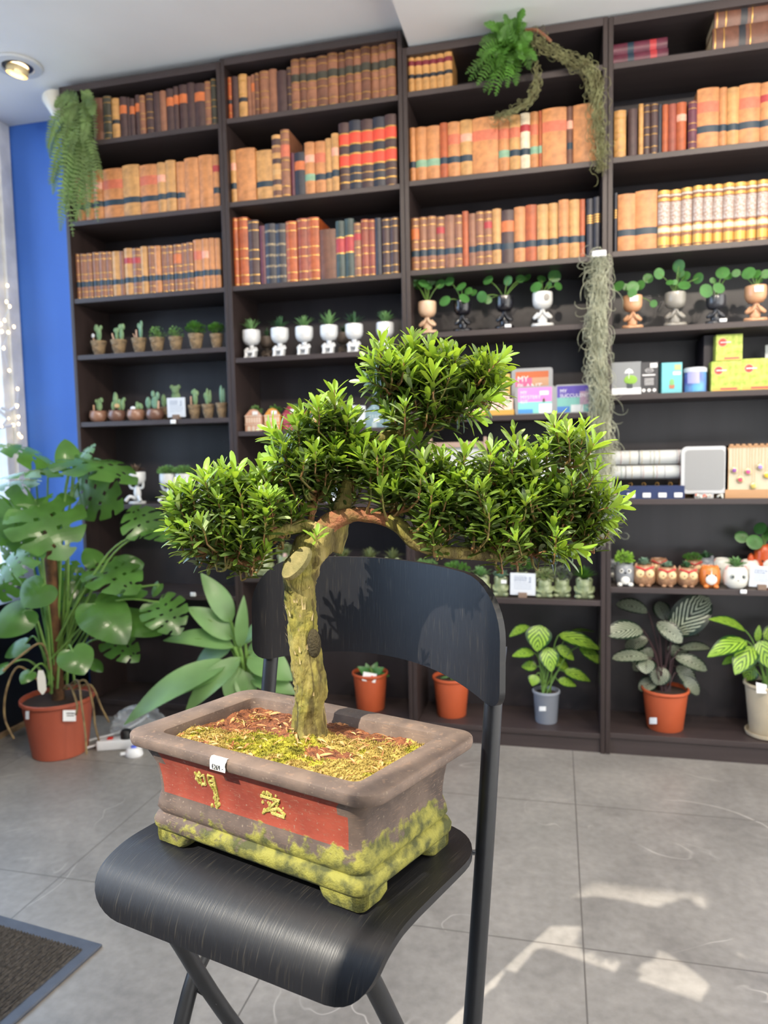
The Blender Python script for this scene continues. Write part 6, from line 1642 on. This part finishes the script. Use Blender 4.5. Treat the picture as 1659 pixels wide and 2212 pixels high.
# --- pilea planters (third and rightmost bookcases, fourth shelf)
pil = leaf_mat('pilea_leaf', (78, 132, 66), .35, (120, 190, 70), .3, var=.2, vscale=30)
def pilea(parent, p, k, leaves, H):
    mb = MB().use(pil); st = MB().use(stemg); D = k * FPX
    for (u, v, r, dd) in leaves:
        c = dep(u, v, D + dd) - p; c.y = min(c.y, DP - .03 - p.y)
        nrm = TOCAM(c + p) * random.uniform(.6, 1) + Vector((random.uniform(-.5, .5), 0, random.uniform(.0, .7)))
        disc_leaf(mb, c, nrm, r * k)
        st.tube(spline([Vector((0, 0, H - .006)), lerp(Vector((0, 0, H)), c, .5) + Vector((0, 0, .008)), c - nrm.normalized() * .001], 5), .0016, 5)
    mb.build('leaves', parent, angle=180); st.build('stems', parent)
tan_ = mat('tan_ceramic', (208, 158, 120), .35, coat=.3); pkb = mat('beige_pink_ceramic', (214, 180, 150), .35, coat=.3); blk = mat('black_ceramic', (28, 28, 34), .18, coat=.6); wh = mat('white_ceramic', (224, 224, 222), .2, coat=.5); gry = mat('grey_ceramic', (150, 146, 138), .3, coat=.4); dgr = mat('charcoal_ceramic', (58, 60, 66), .25, coat=.5)
PLN = [(924, 2, 70, 19.5, pkb, 'beige praying figure planter with long-stemmed round leaves, beside post', [(893, 606, 13, 0), (915, 612, 12, -.02), (932, 606, 10, .03), (951, 613, 11, -.02), (905, 618, 9, .04), (925, 618, 9, 0)], False),
       (1000, 2, 68, 18.5, blk, 'black praying figure planter with round leaves, left of the two black ones', [(971, 607, 11, 0), (996, 619, 12, -.03), (961, 650, 13, -.03), (1003, 644, 12, -.05), (1012, 628, 9, -.02), (1023, 632, 8, 0)], False),
       (1090, 2, 72, 19, blk, 'black praying figure planter with price sticker, right of the two black ones', [(1054, 605, 12, 0), (1097, 606, 11, -.02), (1041, 641, 12, -.02), (1054, 648, 9, 0), (1124, 602, 10, 0), (1138, 600, 10, .02)], False),
       (1172, 2, 75, 21.5, wh, 'glossy white figure planter with round leaves and a hollow face', [(1158, 620, 13, -.03), (1170, 602, 10, .03), (1198, 596, 14, 0), (1206, 618, 10, -.02), (1186, 616, 7, 0)], True),
       (1366, 3, 72, 20, tan_, 'tan praying figure planter with round leaves, left in rightmost bookcase', [(1336, 618, 13, -.01), (1352, 620, 8, -.02), (1367, 620, 13, -.04), (1366, 633, 10, -.05), (1383, 616, 11, -.02), (1400, 601, 11, 0), (1412, 656, 8, -.03)], False),
       (1458, 3, 74, 21.5, gry, 'grey praying figure planter with many round leaves, rightmost bookcase', [(1424, 591, 12, -.02), (1466, 575, 14, -.02), (1447, 610, 8, -.03), (1478, 616, 13, -.04), (1480, 596, 11, .03), (1508, 601, 12, 0), (1470, 590, 9, .03), (1458, 610, 6, -.03)], False),
       (1545.6, 3, 62, 20, dgr, 'charcoal praying figure planter with dark round leaves and price sticker', [(1526, 628, 15, -.05), (1553, 622, 13, -.05), (1561, 589, 14, -.02), (1572, 596, 10, 0), (1540, 606, 7, 0)], False),
       (1631, 3, 78, 22, tan_, 'tan praying figure planter with white sticker at right edge of photo', [(1617, 590, 14, -.03), (1634, 592, 10, -.02), (1654, 592, 10, -.03), (1590, 590, 9, 0), (1640, 604, 8, 0), (1668, 586, 10, 0)], False)]
for (u, bay, h, r, m, lab, lv, hole) in PLN:
    p = sp_(u, bay, 3, .065); k = mpp(p); t = thing('figure_planter', lab, 'planter', p, 0, 'praying figure planters'); H = h * k
    figure(t, m, H, r * k, 'pray', cupf=.46, hole=hole); pilea(t, p, k, lv, H)
    if m in (blk, dgr) and u > 1050: MB().use(label_white).rbox(.004, .030, -.052, -.048, .004, .017, r=.0018).build('price_sticker', t)
    if m is tan_: MB().use(label_white).box(-.014, .016, -r * k - .003, -r * k - .001, H * .80, H * .80 + .020).build('price_sticker', t, smooth=False)
# --- boxes and tins
def text(parent, s, size, loc, m, name='lettering', align='LEFT', sx=1.0, bold=.0):
    cu = bpy.data.curves.new(name, 'FONT'); cu.body = s; cu.size = size; cu.align_x = align; cu.extrude = .0002; cu.offset = bold; cu.space_line = .95
    tmp = bpy.data.objects.new('tmp', cu); COL.objects.link(tmp)
    dg = bpy.context.evaluated_depsgraph_get(); me = bpy.data.meshes.new_from_object(tmp.evaluated_get(dg)); bpy.data.objects.remove(tmp)
    me.materials.clear(); me.materials.append(m)
    o = bpy.data.objects.new(name, me); COL.objects.link(o); o.parent = parent; o.location = loc; o.rotation_euler = (R_(90), 0, 0); o.scale = (sx, 1, 1); return o
inkw = mat('white_ink', (240, 240, 242), .5); tin_metal = mat('brushed_tin', (176, 178, 180), .35, metal=.7)
def tin(u0, u1, vt, vb_row, y, d, cols, label, words, dz=0):
    p = sp_((u0 + u1) / 2, 2, 4, y); k = mpp(p); w = (u1 - u0) * k; h = z_at(vt, p.x, p.y) - p.z
    t = thing('gift_tin', label, 'tin', p, 0, 'colourful gift tins')
    M = Matrix.Translation((0, d, 0)) @ Matrix.Rotation(R_(90), 4, 'X')
    MB().use(tin_metal).loft([[(x, yy, z) for x, z, _ in rrect(-w / 2, w / 2, 0, h, .012, 0)] for yy in (0, d)]).build('tin_body', t)
    def patch(x0, x1, z0, z1, c, yy=-.0006, n=None):
        MB().use(mat('print_' + '%d_%d_%d' % c, c, .35)).box(x0 * w, x1 * w, yy, yy + .0005, z0 * h, z1 * h).build('print', t, smooth=False)
    for q in cols: patch(*q)
    text(t, words, h * .17, (-w * .36, -.0022, h * .72), inkw)
    return t, w, h
t, w, h = tin(1106, 1193, 795, 0, .13, .05, [(-.40, .40, .06, .93, (214, 108, 150)), (-.40, .40, .80, .93, (206, 112, 70), -.0010), (0, .40, .3, .80, (206, 160, 126), -.0010), (.28, .40, .06, .5, (110, 160, 150), -.0014)], 'orange and pink gift tin standing behind the pink one', 'MY\nPLANT\nKIT')
t, w, h = tin(1113, 1198, 834, 0, .055, .05, [(-.42, .42, .05, .95, (222, 140, 206)), (-.42, .42, .05, .45, (136, 212, 200), -.0010), (.10, .42, .05, .38, (228, 232, 236), -.0014), (-.42, -.05, .05, .20, (84, 150, 210), -.0014)], 'pink and turquoise gift tin, front one of the tins', 'MY\nMYSTERY\nKIT')
MB().use(label_white).box(w * .12, w * .34, -.003, -.002, h * .68, h * .82).build('price_tag', t, smooth=False)
tuft(t, bushy, (w * .22, -.003, h * .42), .003, 9, .022, .003, .9, 'printed_plant')
t, w, h = tin(1200, 1274, 830, 0, .055, .05, [(-.44, .44, .05, .95, (96, 80, 170)), (-.44, .44, .05, .55, (130, 190, 180), -.0010), (-.05, .3, .05, .3, (216, 220, 220), -.0014), (-.44, -.08, .05, .25, (80, 130, 200), -.0014), (.2, .44, .3, .75, (180, 150, 170), -.0018)], 'purple and turquoise gift tin beside the hanging moss', 'MY\nSUCCULENT')
# yellow and floral cartons
t, w, h = box_item('gift_box', 'tall yellow and blue carton behind the floral box, next to tins', 'box', 1062, 1102, 808, 2, 4, .14, .06, mat('yellow_card', (214, 186, 96), .6)); MB().use(mat('blue_card', (96, 160, 220), .6)).box(-w / 2, w / 2, -.001, 0, h * .30, h * .50).build('print', t, smooth=False)
flo = mat('floral_print', (236, 206, 200), .6, rgb2=(214, 178, 150), vscale=70); occ = mat('ochre_card', (206, 158, 74), .6)
def dome(u0, u1, vt, label):
    p = sp_((u0 + u1) / 2, 2, 4, .05); k = mpp(p); w = (u1 - u0) * k; h = z_at(vt, p.x, p.y) - p.z; t = thing('soap_box', label, 'box', p, 0, 'floral domed boxes')
    MB().use(occ).box(-w / 2, w / 2, 0, .05, 0, h * .22).build('base', t, smooth=False)
    out = [(-w * .46, h * .22), (w * .46, h * .22), (w * .46, h * .62)] + [(w * .34 * math.cos(a * math.pi / 8), h * .62 + h * .38 * math.sin(a * math.pi / 8)) for a in range(9)] + [(-w * .46, h * .62)]
    MB().use(flo).loft([[(x, yy, z) for x, z in out] for yy in (.004, .044)]).build('sleeve', t, smooth=False)
    mb = MB().use(mat('flower_print', (120, 104, 96), .6)); r = random.Random(int(u0))
    for q in range(16): mb.ball((r.uniform(-.3, .3) * w, .0035, r.uniform(.3, .85) * h), (r.uniform(.002, .005), .0006, r.uniform(.002, .005)), nu=7, nv=4)
    mb.build('flowers', t)
dome(1052, 1110, 841, 'domed floral paper box with ochre base left of the tins'); dome(1003, 1050, 850, 'domed floral paper box half hidden behind bonsai leaves')
# rightmost bookcase, fifth shelf
t, w, h = box_item('lamp_box', 'carton with a picture of a small plant lamp, left part grey', 'box', 1320, 1383, 782, 3, 4, .05, .12, mat('grey_photo_card', (134, 138, 142), .4))
MB().use(mat('white_print', (226, 230, 236), .4)).box(-w / 2, w / 2, -.001, 0, 0, h * .22).build('printed_table', t, smooth=False)
mb = MB().use(mat('white_print', (226, 230, 236), .4)); mb.lathe([(.001, .018), (.012, .012), (.017, 0)], 16, M=Matrix.Translation((w * .10, -.001, h * .66)) @ Matrix.Diagonal((1, .05, 1, 1))); mb.tube([(w * .10, -.001, h * .5), (w * .10, -.001, h * .68)], .0015, 5); mb.build('printed_lamp', t)
MB().use(mat('print_green', (132, 176, 62), .5)).ball((w * .16, -.001, h * .46), (w * .22, .001, h * .14), nu=12, nv=6).build('printed_plant', t)
MB().use(mat('print_dark', (60, 68, 72), .5)).box(w * .03, w * .22, -.0015, 0, h * .20, h * .36).build('printed_pot', t, smooth=False)
t, w, h = box_item('lamp_box', 'charcoal carton with white lettering right of the plant lamp picture', 'box', 1384, 1420, 782, 3, 4, .05, .12, mat('charcoal_card', (62, 62, 66), .5))
mb = MB().use(inkw); r = random.Random(9)
mb.tube([(w * .24 * math.cos(a * .7), -.0006, h * .74 + h * .06 * math.sin(a * .7)) for a in range(10)], .0008, 4); mb.tube([(w * (-.18 + .045 * a), -.0006, h * (.735 + .02 * (a % 2))) for a in range(9)], .0010, 4)
x_ = -w * .38
while x_ < w * .34:
    ww = r.uniform(.002, .004); mb.box(x_, x_ + ww, -.001, 0, h * .575, h * .625); x_ += ww + .0012
for q in range(5): mb.box(-w * .26, w * .26, -.001, 0, h * (.48 - q * .045), h * (.493 - q * .045))
for q in (-.3, 0, .3): mb.lathe([(w * .10, 0), (w * .10, .001)], 14, M=Matrix.Translation((q * w, 0, h * .13)) @ Matrix.Rotation(R_(90), 4, 'X'))
mb.build('lettering', t, smooth=False); MB().use(label_white).box(w * .05, w * .45, -.002, -.001, h * .82, h * .96).build('price_tag', t, smooth=False)
t, w, h = box_item('gift_box', 'turquoise carton with a tiny potted plant drawing', 'box', 1430, 1472, 783, 3, 4, .05, .06, mat('turquoise_card', (110, 186, 196), .5), rz=R_(4))
MB().use(mat('print_terracotta', (176, 112, 84), .5)).loft([[(-.008, y_, h * .16), (.008, y_, h * .16), (.011, y_, h * .28), (-.011, y_, h * .28)] for y_ in (-.001, 0)]).build('printed_pot', t, smooth=False)
MB().use(mat('print_green2', (120, 176, 110), .5)).ball((0, -.0006, h * .36), (.009, .0008, .014), nu=8, nv=5).build('printed_plant', t); MB().use(label_white).box(w * .05, w * .42, -.002, -.001, h * .60, h * .70).build('price_tag', t, smooth=False)
MB().use(mat('print_lime', (170, 206, 130), .5)).box(w * .12, w * .44, -.001, 0, h * .75, h * .93).build('print', t, smooth=False)
p = sp_(1501, 3, 4, .075); k = mpp(p); t = thing('round_tin', 'round purple and blue tub with white lid beside the turquoise carton', 'tin', p, R_(-20)); r_ = 23 * k; h = 54 * k
MB().use(mat('tub_print', (96, 70, 170), .3, rgb2=(100, 170, 214), vscale=14, detail=2)).lathe([(r_ * .9, 0), (r_, .004), (r_ * .98, h * .82)], 30).build('tub', t)
MB().use(mat('tub_lid', (206, 212, 222), .3)).lathe([(r_ * 1.0, h * .80), (r_ * 1.04, h * .82), (r_ * 1.03, h * .96), (r_ * .9, h)], 30).build('lid', t)
pot_patch(t, 'label', mat('lilac_label', (170, 170, 220), .4), 1506, 815, 26, 26, r_ + .001, p)
t, w, h = box_item('carton_stack', 'tall dark carton standing deep on the shelf behind the green boxes', 'box', 1520, 1552, 724, 3, 4, .10, .16, mat('black_purple_card', (44, 38, 46), .5))
grn = mat('grass_print', (150, 172, 62), .5, rgb2=(196, 204, 104), vscale=50, detail=6)
def gbox(u0, u1, vt, label, dz=0):
    t, w, h = box_item('seed_box', label, 'box', u0, u1, vt, 3, 4, .05, .10, grn, 'green grass-print boxes', dz=dz)
    MB().use(mat('red_badge', (210, 66, 54), .4)).lathe([(.0135, 0), (.0135, .0012)], 20, M=Matrix.Translation((-w * .25, 0, h * .70)) @ Matrix.Rotation(R_(90), 4, 'X')).build('badge', t)
    MB().use(mat('pink_ring', (236, 150, 130), .4)).lathe([(.0165, 0), (.0165, .0006)], 20, M=Matrix.Translation((-w * .25, 0, h * .70)) @ Matrix.Rotation(R_(90), 4, 'X')).build('badge_ring', t)
    mb = MB().use(inkw); [mb.box(-w * .33 + q * .0042, -w * .33 + q * .0042 + .003, -.002, -.0012, h * .68, h * .72) for q in range(9)]; mb.build('lettering', t, smooth=False)
    MB().use(mat('orange_band', (226, 178, 88), .5)).box(-w * .45, w * .45, -.0008, 0, h * .03, h * .15).build('printed_band', t, smooth=False)
    MB().use(mat('red_print', (206, 92, 84), .5)).box(-w * .18, w * .38, -.0014, 0, h * .06, h * .12).build('printed_text', t, smooth=False); return t, w, h
ta, wa, ha = gbox(1538, 1597, 780, 'green grass-print box, lower of the stacked pair')
gbox(1547, 1600, 722, 'green grass-print box, upper of the stacked pair', dz=ha + .0015)
gbox(1602, 1668, 774, 'green grass-print box at the right edge of the photo')
# sixth shelf: jewellery stands
pine = mat('pale_pine', (184, 142, 102), .6, var=.12, vscale=20, stretch=(.1, 1, 1)); vel = mat('white_velvet', (196, 200, 200), .8)
def roll_stand(u0, u1, bay, vs, label, y=.07, rad=15):
    p = sp_((u0 + u1) / 2, bay, 5, y + .02); k = mpp(p); t = thing('bracelet_stand', label, 'jewellery stand', p, 0, 'bracelet stands'); w = (u1 - u0) * k
    for s in (-1, 1): MB().use(pine).box(s * w / 2 - .005, s * w / 2 + .005, -.015, .03, 0, z_at(vs[0], p.x, p.y) - p.z + .01).build('upright', t, smooth=False)
    MB().use(pine).box(-w / 2, w / 2, .02, .03, .01, .02).build('rail', t, smooth=False)
    for v in vs:
        z = z_at(v, p.x, p.y) - p.z
        rl = MB().use(vel).tube([(-w / 2 + .006, 0, z), (-w / 2 + .010, 0, z), (w / 2 - .010, 0, z), (w / 2 - .006, 0, z)], [rad * k * .86, rad * k, rad * k, rad * k * .86], 26).build('padded_roll', t)
        r = random.Random(int(v)); cs = [(196, 120, 120), (150, 150, 120), (200, 170, 90), (110, 160, 140), (120, 110, 130), (180, 130, 140)]
        for q in range(11):
            x = r.uniform(-.42, .44) * w; c = r.choice(cs)
            MB().use(mat('beads_%d' % c[0], c, .3)).lathe([(rad * k + .0003, -.0008), (rad * k + .0018, 0), (rad * k + .0003, .0008)], 26, cap0=False, cap1=False, M=Matrix.Translation((x, 0, z)) @ Matrix.Rotation(R_(90), 4, 'Y')).build('bracelet', rl)
    return t
roll_stand(1316, 1471, 3, [988, 1020], 'two stacked white padded bracelet rolls on a stand, rightmost bookcase')
roll_stand(1075, 1250, 2, [993, 1024], 'white padded bracelet rolls behind the bonsai foliage, third bookcase')
p = sp_(990, 2, 5, .08); k = mpp(p); t = thing('display_rack', 'pale wooden display rack behind the bonsai foliage, third bookcase', 'display rack', p); w = 118 * k; h = z_at(955, p.x, p.y) - p.z
MB().use(mat('dusty_rose_wood', (178, 152, 138), .6)).box(-w / 2, w / 2, 0, .012, h - .022, h).build('bar', t, smooth=False)
for s in (-1, 1): MB().use(mat('dusty_rose_wood', (178, 152, 138), .6)).box(s * w / 2 - .006, s * w / 2 + .006, -.01, .02, 0, h + .02).build('upright', t, smooth=False)
MB().use(vel).box(-w / 2, w / 2, .014, .018, .0, h - .022).build('panel', t, smooth=False)
# navy ring tray with four tags
t, w, h = box_item('ring_tray', 'navy blue ring tray with four white tags below the bracelet rolls', 'tray', 1338, 1474, 1050, 3, 5, .006, .045, mat('navy_velvet', (38, 52, 92), .8))
for q in range(4):
    MB().use(label_white).rbox(-w * .36 + q * w * .235, -w * .36 + q * w * .235 + .030, -.004, -.001, .006, .024, r=.0014).build('price_tag', t)
    MB().use(goldm).lathe([(.006, 0), (.0072, .001), (.006, .002)], 14, cap0=False, cap1=False, M=Matrix.Translation((-w * .3 + q * w * .2, .02, h + .006)) @ Matrix.Rotation(R_(80), 4, 'X')).build('ring', t)
# wooden tray with mirror
p = sp_(1521, 3, 5, .04); k = mpp(p); t = thing('mirror', 'rounded square mirror in a white frame standing on the jewellery shelf', 'mirror', p); w = 94 * k; h = z_at(964, p.x, p.y) - p.z; b0 = .018
MB().use(mat('mirror_frame', (190, 192, 194), .3)).loft([[(x, yy, z) for x, z, _ in rrect(-w / 2, w / 2, b0, h, .022, 0)] for yy in (0, .010)]).build('frame', t)
mir = bpy.data.materials.new('mirror_glass'); mir.use_nodes = True; mir.node_tree.nodes['Principled BSDF'].inputs['Metallic'].default_value = 1; mir.node_tree.nodes['Principled BSDF'].inputs['Roughness'].default_value = .42; mir.node_tree.nodes['Principled BSDF'].inputs['Base Color'].default_value = (.34, .335, .33, 1)
MB().use(mir).loft([[(x, yy, z) for x, z, _ in rrect(-w / 2 + .014, w / 2 - .014, b0 + .014, h - .014, .014, 0)] for yy in (-.0012, 0)]).build('glass', t, smooth=False)
MB().use(mat('mirror_frame', (190, 192, 194), .3)).box(-w * .2, w * .2, .0, .05, 0, b0 + .002).build('foot', t, smooth=False)
p = sp_(1521, 3, 5, .11); k = mpp(p); t = thing('wooden_frame_box', 'pale wooden tray frame standing behind the mirror', 'tray', p); w = 100 * k
mb = MB().use(pine); mb.box(-w / 2, w / 2, 0, .03, 0, .02); mb.box(-w / 2, -w / 2 + .01, 0, .03, 0, .15); mb.box(w / 2 - .01, w / 2, 0, .03, 0, .15); mb.build('frame', t, smooth=False)
p = sp_(1530, 3, 5, .012); t = thing('bead_jewellery', 'small heap of glass beads and earrings in front of the mirror', 'jewellery', p)
r = random.Random(4); hp = MB().use(mat('glass_bead', (206, 206, 196), .12, coat=.6)); hp2 = MB().use(mat('coral_bead', (214, 112, 90), .2))
for q in range(26): (hp if q % 5 else hp2).ball((r.uniform(-.045, .06), r.uniform(-.006, .016), r.uniform(.004, .014)), r.uniform(.0035, .006), nu=8, nv=6)
tag(hp.build('beads', t), kind='stuff'); tag(hp2.build('coral_beads', t), kind='stuff')
# necklace board
p = sp_(1622, 3, 5, .04); k = mpp(p); t = thing('necklace_board', 'pale wooden board with pendant necklaces at right edge of the photo', 'jewellery stand', p); w = 104 * k; h = z_at(962, p.x, p.y) - p.z
mb = MB().use(pine); mb.box(-w / 2, -w / 2 + .012, 0, .02, 0, h); mb.box(w / 2 - .012, w / 2, 0, .02, 0, h); mb.box(-w / 2, w / 2, -.004, .04, 0, h * .16); mb.box(-w / 2, w / 2, 0, .02, h - .008, h)
for q in range(8): mb.box(-w * .42 + q * w * .115, -w * .42 + q * w * .115 + .012, -.004, .02, h, h + .006)
mb.build('board_frame', t, smooth=False)
MB().use(mat('cream_linen', (200, 188, 164), .8)).box(-w / 2 + .012, w / 2 - .012, .002, .012, h * .16, h - .008).build('panel', t, smooth=False)
for q, (u, v, c, mc) in enumerate([(1586, 1016, (136, 80, 150), 'violet'), (1599, 1036, (200, 70, 96), 'rose'), (1616, 1019, (208, 80, 140), 'pink'), (1627, 1050, (196, 176, 90), 'gold'), (1642, 1009, (150, 130, 190), 'lilac'), (1656, 1027, (222, 178, 40), 'yellow')]):
    d = ony(u, v, p.y - .004) - p
    n_ = thing('necklace', 'fine chain necklace with a round %s pendant on the wooden board' % mc, 'necklace', p + Vector((d.x, -.004, d.z)), 0, 'pendant necklaces on the wooden board')
    MB().use(goldm).tube([(-.004, 0, .008), (-.006, .001, h - d.z - .008), (.006, .001, h - d.z - .008), (.004, 0, .008)], .0006, 4).build('chain', n_)
    MB().use(mat('pendant_rim', (196, 176, 130), .3, metal=.6)).lathe([(.0115, 0), (.0125, .002), (.011, .003)], 18, M=Matrix.Rotation(R_(90), 4, 'X')).build('pendant', n_)
    MB().use(mat('pendant_%d' % c[0], c, .25)).ball((0, -.003, 0), (.0085, .002, .0085), nu=12, nv=6).build('stone', n_)
# --- animal planters
def animal(u, label, base, w, h, kind, y=.06, bay=3, plantf=None, z=0):
    t, k = mkr('animal_planter', label, 'planter', u, bay, 6, y, 'animal planters on the seventh shelf'); W_ = w * k / 2; H = h * k
    mb = MB().use(base).lathe([(W_ * .55, 0), (W_ * .9, H * .16), (W_ * 1.0, H * .48), (W_ * .92, H * .82), (W_ * .74, H * .97), (W_ * .6, H), (W_ * .55, H * .95), (.001, H * .93)], 28, cap1=False, sy=.9)
    mb.build('pot', t)
    F = lambda x, z: -W_ * .9 * math.sqrt(max(.05, 1 - (x / W_) ** 2)) * (1 - .25 * abs(z / H - .48) ** 1.5)
    def spot(x, z, r, m, n, flat=.35): MB().use(m).ball((x * W_, F(x * W_, z * H) + r * W_ * .12, z * H), (r * W_, r * W_ * flat, r * W_), nu=12, nv=8).build(n, t)
    def ear(x, m, n='ear', s=1.0, rnd=False):
        if rnd: MB().use(m).ball((x * W_, -W_ * .1, H * 1.0), (W_ * .2 * s, W_ * .12, W_ * .22 * s), nu=10, nv=7).build(n, t)
        else: MB().use(m).lathe([(W_ * .24 * s, 0), (W_ * .16 * s, W_ * .22 * s), (W_ * .02, W_ * .42 * s)], 10, c=(x * W_, -W_ * .15, H * .86)).build(n, t)
    blackg = mat('black_glaze', (34, 34, 36), .2); crm = mat('cream_glaze', (226, 196, 146), .3); redr = mat('red_glaze', (196, 52, 54), .3); whg = mat('white_glaze2', (226, 226, 220), .25); pinkg = mat('pink_glaze', (226, 150, 146), .3)
    if kind == 'owl':
        for s in (-1, 1): ear(s * .68, base, 'ear_tuft'); spot(s * .38, .62, .40, crm, 'eye_disc'); spot(s * .36, .60, .13, mat('brown_glaze', (112, 82, 60), .3), 'eye', .9)
        MB().use(mat('beak', (190, 130, 70), .4)).lathe([(W_ * .08, 0), (.0005, W_ * .14)], 8, M=Matrix.Translation((0, F(0, H * .5) - .002, H * .5)) @ Matrix.Rotation(R_(110), 4, 'X')).build('beak', t)
        MB().use(redr).tube([(-W_ * .72, -W_ * .52, H * .92), (-W_ * .35, -W_ * .8, H * .86), (0, -W_ * .86, H * .80), (W_ * .35, -W_ * .8, H * .86), (W_ * .72, -W_ * .52, H * .92)], W_ * .09, 8).build('red_band', t)
        for s in (-1, 1): MB().use(base).ball((s * W_ * .3, -W_ * .7, H * .06), (W_ * .22, W_ * .2, H * .07), nu=10, nv=6).build('foot', t)
    elif kind == 'cat':
        for s in (-1, 1): ear(s * .62, base); spot(s * .36, .60, .10, blackg, 'eye', .9); MB().use(base).ball((s * W_ * .45, -W_ * .75, H * .08), (W_ * .26, W_ * .24, H * .10), nu=10, nv=6).build('paw', t)
        spot(0, .40, .52, whg, 'white_muzzle'); spot(0, .46, .07, blackg, 'nose', .9); MB().use(whg).lathe([(W_ * .09, 0), (.0005, H * .30)], 8, c=(0, F(0, H * .6) + .001, H * .58)).build('blaze', t)
    elif kind == 'whitecat':
        for s in (-1, 1): ear(s * .68, pinkg, s=.8); spot(s * .40, .58, .22, mat('grey_eye_ring', (150, 156, 152), .3), 'eye_ring', .3); spot(s * .40, .58, .11, blackg, 'eye', .8)
        spot(0, .42, .06, mat('grey_nose', (120, 120, 118), .4), 'nose', .8)
    elif kind == 'racoon':
        for s in (-1, 1): ear(s * .6, base, rnd=True); spot(s * .34, .70, .22, whg, 'cheek', .3); spot(s * .34, .72, .13, blackg, 'eye', .8); MB().use(whg).ball((s * W_ * .5, -W_ * .7, H * .08), (W_ * .28, W_ * .3, H * .10), nu=10, nv=6).build('paw', t)
        spot(0, .62, .10, blackg, 'nose', .8); spot(0, .28, .42, whg, 'belly')
    elif kind == 'fox':
        for s in (-1, 1): ear(s * .6, base); spot(s * .36, .60, .10, blackg, 'eye', .9)
        spot(.25, .5, .60, whg, 'white_face'); MB().use(mat('fox_tail', (204, 84, 34), .3)).ball((-W_ * 1.2, 0, H * .4), (W_ * .4, W_ * .35, H * .38)).build('tail', t)
    if plantf: plantf(t, (0, 0, H * .98))
    return t, k
gk = mat('grey_koala_glaze', (128, 132, 138), .3); ow = mat('owl_glaze', (176, 136, 102), .35, rgb2=(140, 104, 80), vscale=70); orc = mat('orange_cat_glaze', (212, 124, 58), .3); wc = mat('white_cat_glaze', (226, 224, 214), .25)
fox_o = mat('fox_orange', (200, 84, 36), .3)
animal(1349, 'grey bear-like planter with bright green plant, leftmost animal', gk, 44, 47, 'racoon', plantf=lambda t, c: bush(t, leaf_mat('lime_leaf', (134, 178, 64), .5, tw=.3), (0, 0, c[2] + .02), .032, 120, .014, flat=.9))
animal(1322, 'small grey bear-like planter half hidden at the post', gk, 26, 45, 'racoon', y=.17)
animal(1391, 'owl planter with red band and blue-green rosette, leftmost owl', ow, 48, 46, 'owl', plantf=lambda t, c: tuft(t, succb, c, .012, 36, .034, .008, .6))
animal(1422, 'owl planter standing behind between two front owls', ow, 40, 50, 'owl', y=.17)
animal(1439, 'rounded owl planter with drooping eyelids, middle of three front owls', ow, 46, 42, 'owl', plantf=lambda t, c: tuft(t, succb, c, .012, 30, .028, .008, .5))
animal(1484, 'owl planter with grey-green plant, rightmost front owl', ow, 46, 42, 'owl', plantf=lambda t, c: tuft(t, hawo, c, .012, 30, .028, .006, .5))
animal(1497, 'owl planter at the back with a green domed plant', ow, 42, 48, 'owl', y=.18, plantf=lambda t, c: bush(t, bushy, (0, 0, c[2] + .008), .034, 160, .010, flat=.5))
animal(1532.6, 'orange and white cat planter between the owls and the white cat', orc, 44, 46, 'cat')
animal(1524, 'grey planter with small dark rosette behind the orange cat', gk, 40, 52, 'racoon', y=.19, plantf=lambda t, c: tuft(t, hawo, c, .012, 36, .03, .006, .5))
animal(1589, 'white cat planter with pink ears and a green rosette', wc, 52, 47, 'whitecat', y=.05, plantf=lambda t, c: tuft(t, succ, c, .014, 36, .042, .008, .7))
animal(1559, 'white planter standing behind, left of the white cat', wc, 40, 52, 'whitecat', y=.18)
animal(1618, 'white cat planter half hidden behind the sign at right', wc, 42, 52, 'whitecat', y=.15)
t, k = animal(1650, 'orange fox planter with round-leaved plant above the sign at right', fox_o, 44, 84, 'fox', y=.17)
p = Vector(t.location); pilea(t, p, k, [(1602, 1160, 14, 0), (1630, 1171, 17, -.03), (1642, 1141, 14, 0), (1655, 1160, 10, 0), (1665, 1150, 14, .02)], 84 * k)
sign(1645, 3, 6, 52, 46, 'white info sign in front of the fox planter at right edge', y=.02, tilt=4)
t, w, h = box_item('grey_tag_card', 'small white card standing at far right of the box shelf', 'card', 1652, 1668, 745, 3, 4, .17, .004, label_white)
